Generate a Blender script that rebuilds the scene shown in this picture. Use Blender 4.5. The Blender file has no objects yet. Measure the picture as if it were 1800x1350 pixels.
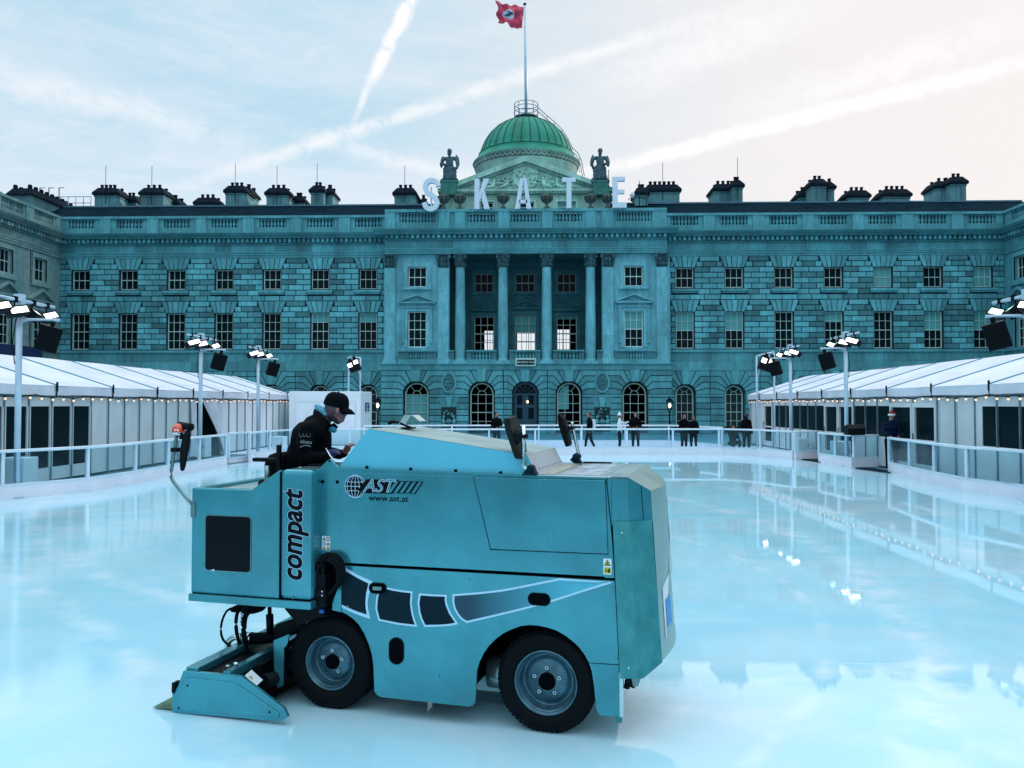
import bpy, bmesh, math, random
from mathutils import Vector, Matrix, noise
random.seed(7)
C = bpy.context.scene
R = math.radians
# ---------------------------------------------------------------- camera
F_PX, CAM_H, YAW, HORIZON = 1400.0, 2.15, R(1.45), 711.0
PITCH = math.atan((HORIZON - 675) / F_PX)
cd = bpy.data.cameras.new('camera'); cam = bpy.data.objects.new('camera', cd); C.collection.objects.link(cam)
cd.sensor_width = 36; cd.lens = 36 * F_PX / 1800; cd.clip_end = 3000; cd.clip_start = 0.05
cam.location = (0, 0, CAM_H); cam.rotation_euler = (R(90) + PITCH, 0, YAW)
C.camera = cam
C.view_settings.view_transform = 'Standard'; C.view_settings.look = 'None'
C.view_settings.exposure = 0.66; C.view_settings.gamma = 1.0
C.render.engine = 'CYCLES'
C.cycles.max_bounces = 8; C.cycles.transparent_max_bounces = 24; C.cycles.glossy_bounces = 4

def ray(px, py):
    x = (px - 900) / F_PX; z = -(py - 675) / F_PX
    f = math.cos(PITCH) - z * math.sin(PITCH); u = math.sin(PITCH) + z * math.cos(PITCH)
    return (x * math.cos(YAW) - f * math.sin(YAW), x * math.sin(YAW) + f * math.cos(YAW), u)
def onZ(px, py, z=0.0):
    X, Y, u = ray(px, py); t = (z - CAM_H) / u; return (X * t, Y * t)
def onY(px, py, y):
    X, Y, u = ray(px, py); t = y / Y; return (X * t, CAM_H + u * t)
def onX(px, py, x):
    X, Y, u = ray(px, py); t = x / X; return (Y * t, CAM_H + u * t)

# ---------------------------------------------------------------- sky, sun
SUN_AZ, SUN_EL = R(48), R(9)      # azimuth measured from +Y towards +X
W = bpy.data.worlds.new('World'); C.world = W; W.use_nodes = True
nt = W.node_tree; nt.nodes.clear()
def nd(t, **k):
    n = nt.nodes.new(t)
    for a, b in k.items(): setattr(n, a, b)
    return n
def setin(n, i, v):
    if isinstance(v, bpy.types.NodeSocket): nt.links.new(v, n.inputs[i])
    else: n.inputs[i].default_value = v
def mth(op, a, b=0.0, c=None, clamp=False):
    n = nd('ShaderNodeMath', operation=op, use_clamp=clamp); setin(n, 0, a); setin(n, 1, b)
    if c is not None: setin(n, 2, c)
    return n.outputs[0]
def vdot(a, b):
    n = nd('ShaderNodeVectorMath', operation='DOT_PRODUCT'); setin(n, 0, a); setin(n, 1, b); return n.outputs['Value']
def sstep(v, a, b):
    n = nd('ShaderNodeMapRange', interpolation_type='SMOOTHSTEP'); setin(n, 0, v); setin(n, 1, a); setin(n, 2, b); return n.outputs[0]
def mixc(f, a, b):
    n = nd('ShaderNodeMix', data_type='RGBA'); setin(n, 0, f); setin(n, 6, a); setin(n, 7, b); return n.outputs[2]
def wnoise(vec, s, det=5, rough=0.55, dist=0.0):
    n = nd('ShaderNodeTexNoise'); setin(n, 'Vector', vec); n.inputs['Scale'].default_value = s
    n.inputs['Detail'].default_value = det; n.inputs['Roughness'].default_value = rough; n.inputs['Distortion'].default_value = dist
    return n.outputs[0]
sky = nd('ShaderNodeTexSky', sky_type='NISHITA', sun_disc=False, sun_elevation=SUN_EL, sun_rotation=SUN_AZ,
         air_density=1.0, dust_density=1.2, ozone_density=1.5)
D = nd('ShaderNodeTexCoord').outputs['Generated']
mp = nd('ShaderNodeMapping'); nt.links.new(D, mp.inputs[0]); mp.inputs['Rotation'].default_value = (R(18), R(-24), R(30)); mp.inputs['Scale'].default_value = (1, 2.6, 6.0)
sep = nd('ShaderNodeSeparateXYZ'); nt.links.new(D, sep.inputs[0]); el = sep.outputs[2]
wisps = wnoise(mp.outputs[0], 1.7, 7, 0.6, 0.6)
wisps = sstep(wisps, 0.38, 0.66)
finec = sstep(wnoise(mp.outputs[0], 7.5, 8, 0.68, 1.2), 0.40, 0.68)
low = sstep(el, 0.48, 0.10)                        # thin cloud veil thickens towards the horizon
sunv = (math.sin(SUN_AZ) * math.cos(SUN_EL), math.cos(SUN_AZ) * math.cos(SUN_EL), math.sin(SUN_EL) + 0.12)
sunv = tuple(Vector(sunv).normalized())
glow = vdot(D, sunv)
veil = mth('ADD', mth('ADD', mth('MULTIPLY', wisps, 0.42), mth('MULTIPLY', finec, 0.22)), mth('MULTIPLY', low, 0.45), clamp=True)
base = mixc(0.80, sky.outputs[0], (3.7, 5.9, 7.1, 1))
col = mixc(veil, base, (5.7, 6.25, 7.0, 1))
g = mth('MULTIPLY', sstep(glow, 0.45, 0.97), 0.95)
col = mixc(g, col, (6.9, 6.45, 6.4, 1))
def contrail(p1, p2, width, strength, amp, a0=0.02, a1=0.02):
    d1, d2 = Vector(ray(*p1)).normalized(), Vector(ray(*p2)).normalized()
    n = d1.cross(d2).normalized(); mid = (d1 + d2).normalized(); along = (d2 - d1).normalized(); half = (d2 - d1).length / 2
    off = mth('ADD', mth('MULTIPLY', mth('SUBTRACT', wnoise(D, 16, 6, 0.65), 0.5), amp), mth('MULTIPLY', mth('SUBTRACT', wnoise(D, 70, 5, 0.7), 0.5), amp * .7))
    q = mth('ABSOLUTE', mth('ADD', vdot(D, tuple(n)), off))
    m = mth('MULTIPLY', sstep(q, width, 0.0), sstep(wnoise(D, 38, 6, 0.7), 0.22, 0.55))
    t = mth('ABSOLUTE', vdot(D, tuple(along)))
    s = vdot(D, tuple(along)); s0 = mid.dot(along)
    e = mth('ABSOLUTE', mth('SUBTRACT', s, s0))
    m = mth('MULTIPLY', m, sstep(e, half + a1, half - a0))
    m = mth('MULTIPLY', m, sstep(vdot(D, tuple(mid)), 0.2, 0.5))
    return mth('MULTIPLY', m, strength * 1.5, clamp=True)
for args in (((735, -25), (648, 150), 0.011, 0.9, 0.012, 0.03, 0.01), ((652, 140), (626, 205), 0.007, 0.45, 0.008),
             ((300, 335), (1330, 0), 0.013, 0.42, 0.014, 0.2, 0.1), ((1010, 310), (1900, 84), 0.013, 1.0, 0.014, 0.2, 0.1),
             ((-100, 105), (420, 245), 0.024, 0.3, 0.03, 0.1, 0.1), ((560, 245), (900, 330), 0.014, 0.3, 0.02, 0.1, 0.1),
             ((1100, 130), (1420, 20), 0.04, 0.4, 0.06, 0.1, 0.1), ((1350, 190), (1800, 40), 0.03, 0.4, 0.05, 0.1, 0.1)):
    col = mixc(contrail(*args), col, (7.5, 7.4, 7.5, 1))
high = sstep(el, 0.52, 0.80)                       # sky above the view brightened to add ambient light
col = mixc(mth('MULTIPLY', high, 0.9), col, (13.2, 14.3, 15.8, 1))
bg = nd('ShaderNodeBackground'); nt.links.new(col, bg.inputs[0]); bg.inputs[1].default_value = 0.088
out = nd('ShaderNodeOutputWorld'); nt.links.new(bg.outputs[0], out.inputs[0])
ld = bpy.data.lights.new('sun', 'SUN'); ld.energy = 2.0; ld.angle = R(0.5); ld.color = (1.0, 0.9, 0.78)
sun = bpy.data.objects.new('sun', ld); C.collection.objects.link(sun)
sd = Vector((math.sin(SUN_AZ) * math.cos(SUN_EL), math.cos(SUN_AZ) * math.cos(SUN_EL), math.sin(SUN_EL)))
sun.rotation_euler = sd.to_track_quat('Z', 'Y').to_euler(); sun.location = sd * 200

# ---------------------------------------------------------------- materials
MATS = {}
def mat(name, col, rough=0.6, metal=0.0, var=0.0, vs=3.0, stretch=(1, 1, 1), bump=0.0, bs=40.0, tone=False, coat=0.0,
        emit=None, es=0.0, rv=0.0, alt=None, spec=0.5, fine=0.0, fs=60.0, gen=False, bd=4):
    m = bpy.data.materials.new(name); m.use_nodes = True; t = m.node_tree; N = t.nodes; L = t.links
    b = N['Principled BSDF']; b.inputs['Roughness'].default_value = rough; b.inputs['Metallic'].default_value = metal
    b.inputs['Coat Weight'].default_value = coat; b.inputs['Coat Roughness'].default_value = 0.08
    b.inputs['Specular IOR Level'].default_value = spec
    col = (*col, 1); cur = None
    tc = N.new('ShaderNodeTexCoord'); mpn = N.new('ShaderNodeMapping'); L.new(tc.outputs['Object'], mpn.inputs[0])
    mpn.inputs['Scale'].default_value = stretch
    def mixn(f, a, b2, mode='MIX'):
        x = N.new('ShaderNodeMix'); x.data_type = 'RGBA'; x.blend_type = mode
        for i, v in ((0, f), (6, a), (7, b2)):
            if isinstance(v, bpy.types.NodeSocket): L.new(v, x.inputs[i])
            else: x.inputs[i].default_value = v
        return x.outputs[2]
    def ns(scale, det=5):
        n = N.new('ShaderNodeTexNoise'); L.new(mpn.outputs[0], n.inputs['Vector']); n.inputs['Scale'].default_value = scale
        n.inputs['Detail'].default_value = det; n.inputs['Roughness'].default_value = 0.6; return n.outputs[0]
    def ramp(v, a, b2):
        x = N.new('ShaderNodeMapRange'); L.new(v, x.inputs[0]); x.inputs[1].default_value = a; x.inputs[2].default_value = b2; return x.outputs[0]
    cur = col
    if var or alt:
        a2 = (*alt, 1) if alt else tuple(c * (1 - var) for c in col[:3]) + (1,)
        cur = mixn(ramp(ns(vs), 0.35, 0.68), cur, a2)
    if fine:
        cur = mixn(ramp(ns(fs, 3), 0.3, 0.7), cur, (1 - fine, 1 - fine, 1 - fine, 1), 'MULTIPLY') if False else mixn(fine, cur, mixn(ramp(ns(fs, 3), 0.35, 0.65), (0.55, 0.55, 0.55, 1), (1.4, 1.4, 1.4, 1)), 'MULTIPLY')
    if tone:
        at = N.new('ShaderNodeAttribute'); at.attribute_name = 'tone'
        cc = N.new('ShaderNodeCombineColor')
        for i in range(3): L.new(at.outputs['Fac'], cc.inputs[i])
        cur = mixn(1.0, cur, cc.outputs[0], 'MULTIPLY')
    if isinstance(cur, bpy.types.NodeSocket): L.new(cur, b.inputs['Base Color'])
    else: b.inputs['Base Color'].default_value = cur
    if rv:
        x = N.new('ShaderNodeMapRange'); L.new(ns(vs * 1.7), x.inputs[0]); x.inputs[1].default_value = 0.3; x.inputs[2].default_value = 0.7
        x.inputs[3].default_value = max(0.02, rough - rv); x.inputs[4].default_value = rough + rv; L.new(x.outputs[0], b.inputs['Roughness'])
    if bump:
        bn = N.new('ShaderNodeBump'); bn.inputs['Strength'].default_value = bump; bn.inputs['Distance'].default_value = 0.02 if bd else 0.05
        L.new(ns(bs, bd), bn.inputs['Height']); L.new(bn.outputs[0], b.inputs['Normal'])
    if emit:
        b.inputs['Emission Color'].default_value = (*emit, 1); b.inputs['Emission Strength'].default_value = es
    MATS[name] = m; return m
ST = (0.098, 0.385, 0.45)
mat('teal_stone', ST, 0.85, var=0.38, vs=0.6, stretch=(1, 1, 0.22), bump=0.4, bs=14, tone=True, fine=0.35, fs=7.0)
mat('stone_joint', (0.004, 0.03, 0.045), 0.95)
mat('drum_stone', (0.27, 0.42, 0.40), 0.85, var=0.5, vs=0.8, stretch=(1, 1, 0.5), tone=True)
mat('pale_stone', (0.34, 0.64, 0.56), 0.85, var=0.45, vs=0.8, stretch=(1, 1, 0.5), bump=0.3, bs=12, tone=True, fine=0.3, fs=4)
mat('column_stone', (0.15, 0.50, 0.60), 0.8, var=0.4, vs=0.9, stretch=(1, 1, 0.35), bump=0.15, bs=14, tone=True, fine=0.3, fs=5)
mat('weathered_stone', (0.24, 0.36, 0.35), 0.85, var=0.65, vs=0.35, stretch=(1, 1, 0.7), bump=0.3, bs=12, tone=True, fine=0.4, fs=3, alt=(0.08, 0.24, 0.27))
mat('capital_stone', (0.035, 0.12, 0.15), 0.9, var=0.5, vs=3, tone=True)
mat('portico_stone', (0.03, 0.15, 0.185), 0.9, var=0.5, vs=0.8, tone=True, fine=0.3, fs=4)  # darkened stone; the shade of the loggia is put into its colour
mat('slate', (0.004, 0.022, 0.038), 1.0, spec=0.03, var=0.6, vs=1.2, stretch=(1, 1, 3), bump=0.4, bs=10, fine=0.4, fs=5)
mat('lead', (0.06, 0.20, 0.30), 0.5, var=0.4, vs=2)
mat('copper_green', (0.010, 0.27, 0.19), 0.65, var=0.35, vs=0.8, stretch=(1, 1, 0.3), bump=0.1, alt=(0.005, 0.19, 0.13), tone=True, spec=0.3)
mat('sash_paint', (0.42, 0.62, 0.60), 0.5, tone=True)
mat('dark_glass', (0.003, 0.013, 0.018), 0.15, spec=0.05)
mat('shade_dark', (0.010, 0.03, 0.035), 0.9)  # near-black standing in for the shade of interiors and recesses
mat('blind_cloth', (0.10, 0.42, 0.44), 0.7, var=0.3, vs=6, stretch=(8, 8, 0.3))
mat('chimney_stone', (0.10, 0.27, 0.31), 0.9, var=0.5, vs=1.0, stretch=(1, 1, 0.5), fine=0.4, fs=4, tone=True)
mat('soot_cap', (0.008, 0.018, 0.03), 0.9, var=0.5, vs=3, spec=0.06)
mat('statue_stone', (0.06, 0.14, 0.18), 0.9, var=0.6, vs=2.5, bump=0.5, bs=10)
mat('urn_stone', (0.07, 0.11, 0.10), 0.9, var=0.5, vs=3, tone=True)
mat('letter_white', (0.60, 0.76, 0.90), 0.5, fine=0.1)
mat('door_blue', (0.012, 0.075, 0.14), 0.5, var=0.3)
mat('plaque_dark', (0.006, 0.02, 0.03), 0.5, spec=0.06)
mat('tent_fabric', (0.70, 0.77, 0.87), 0.5, var=0.2, vs=0.8, bump=0.5, bs=1.7)
mat('tent_panel', (0.70, 0.78, 0.82), 0.6, var=0.22, vs=0.6, stretch=(1, 1, 0.5), bump=0.03, bs=3)
mat('tent_alu', (0.22, 0.34, 0.38), 0.4, metal=0.6, var=0.3)
mat('seam_line', (0.05, 0.28, 0.36), 0.6)
mat('strap_black', (0.004, 0.012, 0.02), 0.6, spec=0.06)
mat('barrier_white', (0.70, 0.84, 0.95), 0.35, var=0.15, vs=2)
mat('kick_white', (0.85, 0.86, 0.96), 0.3, var=0.1, vs=1.5, rv=0.1)
mat('mast_white', (0.50, 0.68, 0.82), 0.4, var=0.2, vs=3)
mat('black_metal', (0.0012, 0.004, 0.007), 0.5, rv=0.1, spec=0.14)
mat('black_rubber', (0.0012, 0.0035, 0.006), 0.7, bump=0.2, bs=60, spec=0.12)
mat('flood_face', (0.9, 0.9, 0.9), 0.4, emit=(1.0, 0.97, 1.0), es=1.7)
mat('flood_green', (0.6, 0.9, 0.7), 0.4, emit=(0.62, 1.0, 0.74), es=1.6)
mat('bulb_glow', (0.9, 0.7, 0.5), 0.4, emit=(1.0, 0.50, 0.24), es=0.9)
mat('lantern_glow', (0.9, 0.7, 0.5), 0.4, emit=(1.0, 0.66, 0.32), es=4.0)
mat('kiosk_white', (0.74, 0.86, 0.94), 0.5, var=0.1, vs=1)
mat('sign_blue', (0.01, 0.03, 0.16), 0.4)
mat('sign_white', (0.7, 0.75, 0.85), 0.4)
mat('paving', (0.10, 0.28, 0.34), 0.6, var=0.4, vs=0.4)
mat('mat_dark', (0.006, 0.02, 0.03), 0.8, bump=0.3, spec=0.06)
mat('canopy_blue', (0.003, 0.016, 0.09), 0.7)
mat('flag_red', (0.72, 0.06, 0.14), 0.6, var=0.35, vs=1.8)
mat('flag_white', (0.35, 0.55, 0.68), 0.6)
mat('flag_dark', (0.02, 0.05, 0.12), 0.6)
# machine
mat('machine_paint', (0.062, 0.36, 0.44), 0.24, metal=0.62, coat=0.25, var=0.3, vs=1.6, rv=0.10, fine=0.12, fs=200, bump=0.25, bs=0.9, bd=0.0)
mat('machine_blue', (0.10, 0.52, 0.70), 0.4, metal=0.15, coat=0.2, var=0.08, vs=2, rv=0.05, fine=0.1, fs=260)
mat('machine_top', (0.40, 0.55, 0.55), 0.38, metal=0.5, coat=0.2, var=0.2, vs=2.5, rv=0.1)  # paler than the sides; sky reflection on the tops put into the colour
mat('brushed_steel', (0.30, 0.46, 0.44), 0.34, metal=0.6, var=0.06, vs=2, rv=0.04)
mat('galvanised', (0.028, 0.23, 0.255), 0.45, metal=0.45, alt=(0.06, 0.33, 0.35), vs=7, stretch=(1, 1, 0.8), rv=0.12)
mat('chrome', (0.55, 0.68, 0.70), 0.12, metal=1.0)
mat('steel_dull', (0.20, 0.33, 0.36), 0.3, metal=0.8, var=0.3, vs=5)
mat('rim_steel', (0.08, 0.21, 0.28), 0.35, metal=0.6, var=0.5, vs=9, rv=0.15)
mat('screen_black', (0.0005, 0.004, 0.007), 0.35, spec=0.12)
mat('gap_black', (0.0006, 0.002, 0.004), 0.9, spec=0.05)
mat('decal_black', (0.001, 0.003, 0.006), 0.5, spec=0.1)
mat('decal_navy', (0.001, 0.016, 0.028), 0.5, spec=0.12)
mat('decal_light', (0.42, 0.72, 0.92), 0.4)
mat('decal_white', (0.7, 0.8, 0.85), 0.4)
mat('decal_yellow', (0.45, 0.40, 0.03), 0.4)
mat('decal_blue', (0.02, 0.25, 0.65), 0.4)
mat('beacon_orange', (0.62, 0.045, 0.006), 0.15, emit=(1.0, 0.09, 0.01), es=0.04, coat=0.6)
mat('cable_red', (0.35, 0.02, 0.03), 0.5)
mat('cable_blue', (0.01, 0.10, 0.40), 0.5)
mat('blade_steel', (0.25, 0.32, 0.22), 0.35, metal=0.7, var=0.6, vs=12)
mat('dusty_tan', (0.36, 0.38, 0.33), 0.6, var=0.4, vs=20)
mat('pale_sheen', (.66, .74, .82), .22, metal=.1, var=.3, vs=6, rv=.12)
mat('cover_grey', (.32, .44, .43), .55, metal=.15, var=.25, vs=4, fine=.15, fs=90)
mat('cover_front', (.50, .54, .58), .5, metal=.2, var=.12, vs=4)
mat('mirror_back', (.006, .013, .011), .5, spec=.15)
mat('lamp_small', (.9, .9, .9), .4, emit=(1, .95, .85), es=1.6)
# people
mat('jacket_black', (0.0012, 0.003, 0.005), 0.8, bump=0.5, bs=9, var=0.3, vs=8, spec=0.06)
mat('trouser_dark', (0.002, 0.006, 0.011), 0.8, bump=0.3, bs=12, spec=0.06)
mat('beard', (0.018, 0.014, 0.020), 0.8)
mat('skin', (0.30, 0.13, 0.13), 0.55, var=0.15, vs=20)
mat('skin_shaved', (0.12, 0.075, 0.09), 0.6, var=0.3, vs=40)  # darker tone of the shaved head
mat('hair_dark', (0.006, 0.006, 0.009), 0.7, spec=0.06)
mat('hair_brown', (0.05, 0.03, 0.025), 0.7)
mat('cap_black', (0.001, 0.003, 0.006), 0.8, bump=0.1, bs=80, spec=0.06)
mat('hood_blue', (0.07, 0.30, 0.44), 0.8, bump=0.5, bs=40)
mat('glove_blue', (0.003, 0.014, 0.085), 0.6, bump=0.3, bs=60)
mat('jacket_white', (0.6, 0.72, 0.78), 0.7)
mat('jacket_navy', (0.004, 0.014, 0.045), 0.7, spec=0.06)
mat('santa_red', (0.30, 0.015, 0.03), 0.7, spec=0.06)
mat('shoe_black', (0.004, 0.008, 0.012), 0.6, spec=0.06)

def node_mat(name):
    m = bpy.data.materials.new(name); m.use_nodes = True; MATS[name] = m; t = m.node_tree; t.nodes.clear()
    o = t.nodes.new('ShaderNodeOutputMaterial'); return m, t, t.nodes, t.links, o
# clear acrylic
m, t, N, L, o = node_mat('acrylic')
tr = N.new('ShaderNodeBsdfTransparent'); tr.inputs[0].default_value = (0.62, 0.86, 0.93, 1)
gl = N.new('ShaderNodeBsdfGlossy'); gl.inputs['Roughness'].default_value = 0.12; gl.inputs[0].default_value = (0.8, 0.95, 1, 1)
df = N.new('ShaderNodeBsdfDiffuse'); df.inputs[0].default_value = (0.35, 0.62, 0.72, 1)
fr = N.new('ShaderNodeFresnel'); fr.inputs[0].default_value = 1.22
mx = N.new('ShaderNodeMixShader'); L.new(fr.outputs[0], mx.inputs[0]); L.new(tr.outputs[0], mx.inputs[1]); L.new(gl.outputs[0], mx.inputs[2])
no = N.new('ShaderNodeTexNoise'); no.inputs['Scale'].default_value = 0.9; no.inputs['Detail'].default_value = 4
tcx = N.new('ShaderNodeTexCoord'); L.new(tcx.outputs['Object'], no.inputs[0])
mr = N.new('ShaderNodeMapRange'); L.new(no.outputs[0], mr.inputs[0]); mr.inputs[1].default_value = 0.4; mr.inputs[2].default_value = 0.7; mr.inputs[3].default_value = 0.01; mr.inputs[4].default_value = 0.10
m2 = N.new('ShaderNodeMixShader'); L.new(mr.outputs[0], m2.inputs[0]); L.new(mx.outputs[0], m2.inputs[1]); L.new(df.outputs[0], m2.inputs[2])
L.new(m2.outputs[0], o.inputs[0])
# wet ice: pale body, mirror-like water film with dry streaks, skate lines
m, t, N, L, o = node_mat('wet_ice')
b = N.new('ShaderNodeBsdfPrincipled'); L.new(b.outputs[0], o.inputs[0])
tc = N.new('ShaderNodeTexCoord')
def inoise(scale, st=(1, 1, 1), det=5, rot=0.0, dist=0.0):
    mpn = N.new('ShaderNodeMapping'); mpn.inputs['Scale'].default_value = st; mpn.inputs['Rotation'].default_value = (0, 0, rot); L.new(tc.outputs['Object'], mpn.inputs[0])
    n = N.new('ShaderNodeTexNoise'); n.inputs['Scale'].default_value = scale; n.inputs['Detail'].default_value = det; n.inputs['Roughness'].default_value = 0.6
    n.inputs['Distortion'].default_value = dist
    L.new(mpn.outputs[0], n.inputs['Vector']); return n.outputs[0]
def rng(v, a, b2, c=0.0, d=1.0, sm=True):
    x = N.new('ShaderNodeMapRange'); L.new(v, x.inputs[0]); x.inputs[1].default_value = a; x.inputs[2].default_value = b2; x.inputs[3].default_value = c; x.inputs[4].default_value = d
    if sm: x.interpolation_type = 'SMOOTHSTEP'
    return x.outputs[0]
def imix(f, a, b2):
    x = N.new('ShaderNodeMix'); x.data_type = 'RGBA'
    for i, v in ((0, f), (6, a), (7, b2)):
        if isinstance(v, bpy.types.NodeSocket): L.new(v, x.inputs[i])
        else: x.inputs[i].default_value = v
    return x.outputs[2]
def imath(op, a, b2):
    x = N.new('ShaderNodeMath'); x.operation = op; x.use_clamp = True
    for i, v in ((0, a), (1, b2)):
        if isinstance(v, bpy.types.NodeSocket): L.new(v, x.inputs[i])
        else: x.inputs[i].default_value = v
    return x.outputs[0]
cloud = rng(inoise(0.35, (1, 1.6, 1), 5, 0.4, 0.8), 0.35, 0.7)
c1 = imix(cloud, (0.36, 0.70, 0.83, 1), (0.48, 0.74, 0.85, 1))
# curved resurfacing tracks: circles through three points on the ice, broken up by noise
def track(pts, w, k=0.5):
    (x1, y1), (x2, y2), (x3, y3) = [onZ(*p) for p in pts]
    d = 2 * (x1 * (y2 - y3) + x2 * (y3 - y1) + x3 * (y1 - y2)); a1, a2, a3 = x1 * x1 + y1 * y1, x2 * x2 + y2 * y2, x3 * x3 + y3 * y3
    cx, cy = (a1 * (y2 - y3) + a2 * (y3 - y1) + a3 * (y1 - y2)) / d, (a1 * (x3 - x2) + a2 * (x1 - x3) + a3 * (x2 - x1)) / d; rr = math.hypot(x1 - cx, y1 - cy)
    v = N.new('ShaderNodeVectorMath'); v.operation = 'DISTANCE'; L.new(tc.outputs['Object'], v.inputs[0]); v.inputs[1].default_value = (cx, cy, 0)
    s = N.new('ShaderNodeMath'); s.operation = 'SUBTRACT'; L.new(v.outputs['Value'], s.inputs[0]); s.inputs[1].default_value = rr
    ab = N.new('ShaderNodeMath'); ab.operation = 'ABSOLUTE'; L.new(s.outputs[0], ab.inputs[0])
    return imath('MULTIPLY', imath('MULTIPLY', rng(ab.outputs[0], w, 0.0), rng(inoise(1.6, (1, 1, 1), 5), 0.38, 0.62)), k)
sweep = track(((1220, 885), (1480, 985), (1600, 1110)), .35, .8)
for tr in ((((1240, 960), (1420, 1060), (1440, 1200)), .12, .6), (((1180, 845), (1500, 905), (1800, 1010)), .5, .5), (((60, 900), (160, 1000), (330, 1060)), .3, .5), (((0, 1000), (170, 1110), (400, 1290)), .25, .6), (((1100, 1330), (1400, 1190), (1790, 1180)), .16, .5), (((1300, 845), (1600, 890), (1800, 940)), .6, .35)):
    sweep = imath('ADD', sweep, track(*tr))
scr1 = imath('MULTIPLY', rng(inoise(4.0, (0.14, 9, 1), 3, 0.35, 0.2), 0.655, 0.69), rng(inoise(0.8), 0.47, 0.58))
scr2 = imath('MULTIPLY', rng(inoise(4.0, (9, 0.12, 1), 3, -0.7, 0.3), 0.67, 0.70), rng(inoise(0.7), 0.47, 0.6))
scr = imath('ADD', scr1, scr2)
wetedge = rng(inoise(0.55, (1, 1.4, 1), 7, 0.9, 1.5), 0.545, 0.56)          # where the film of water stops
c2 = imix(imath('MULTIPLY', imath('ADD', sweep, imath('ADD', imath('MULTIPLY', scr, 1.0), imath('MULTIPLY', wetedge, 0.12))), 0.6), c1, (0.80, 0.90, 0.97, 1))
L.new(c2, b.inputs['Base Color'])
b.inputs['IOR'].default_value = 1.5; b.inputs['Specular IOR Level'].default_value = 0.62
sx_ = N.new('ShaderNodeSeparateXYZ'); L.new(tc.outputs['Object'], sx_.inputs[0])
wob = N.new('ShaderNodeMath'); wob.operation = 'ADD'; L.new(sx_.outputs[0], wob.inputs[0]); nz_ = rng(inoise(0.3, (1, .4, 1), 4), 0.2, 0.8, -2.5, 2.5, False); L.new(nz_, wob.inputs[1])
dry = rng(wob.outputs[0], 0.6, -1.6)                         # ice left of the machine's path is still matt
rough = rng(inoise(0.6, (1, 0.7, 1), 6, 0.2, 1.2), 0.48, 0.74, 0.004, 0.035)
def addn(*vs):
    cur = vs[0]
    for v in vs[1:]:
        a_ = N.new('ShaderNodeMath'); a_.operation = 'ADD'; L.new(cur, a_.inputs[0]); L.new(v, a_.inputs[1]); cur = a_.outputs[0]
    return cur
L.new(addn(rough, imath('MULTIPLY', imath('ADD', scr, sweep), 0.10), imath('MULTIPLY', dry, 0.06), imath('MULTIPLY', wetedge, 0.035)), b.inputs['Roughness'])
bn = N.new('ShaderNodeBump'); bn.inputs['Strength'].default_value = 0.02; bn.inputs['Distance'].default_value = 0.02; L.new(inoise(1.6, (1, 1, 1), 4, 0, 0.5), bn.inputs['Height'])
bn2 = N.new('ShaderNodeBump'); bn2.inputs['Distance'].default_value = 0.01; L.new(inoise(16, (1, 1.8, 1), 3), bn2.inputs['Height']); L.new(bn.outputs[0], bn2.inputs['Normal'])
L.new(addn(imath('MULTIPLY', dry, 0.05), rng(inoise(0.9, (1, 1, 1), 3), 0.55, 0.7, 0.008, 0.05)), bn2.inputs['Strength'])
L.new(bn2.outputs[0], b.inputs['Normal'])
# decal that fades from navy to teal along the machine
m, t, N, L, o = node_mat('decal_fade')
b = N.new('ShaderNodeBsdfPrincipled'); b.inputs['Roughness'].default_value = 0.4; L.new(b.outputs[0], o.inputs[0])
tc = N.new('ShaderNodeTexCoord'); sp = N.new('ShaderNodeSeparateXYZ'); L.new(tc.outputs['Object'], sp.inputs[0])
mr = N.new('ShaderNodeMapRange'); L.new(sp.outputs[0], mr.inputs[0]); mr.inputs[1].default_value = 1.05; mr.inputs[2].default_value = 1.75
cr = N.new('ShaderNodeMix'); cr.data_type = 'RGBA'; L.new(mr.outputs[0], cr.inputs[0]); cr.inputs[6].default_value = (0.002, 0.05, 0.085, 1); cr.inputs[7].default_value = (0.07, 0.45, 0.60, 1)
L.new(cr.outputs[2], b.inputs['Base Color'])

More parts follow.
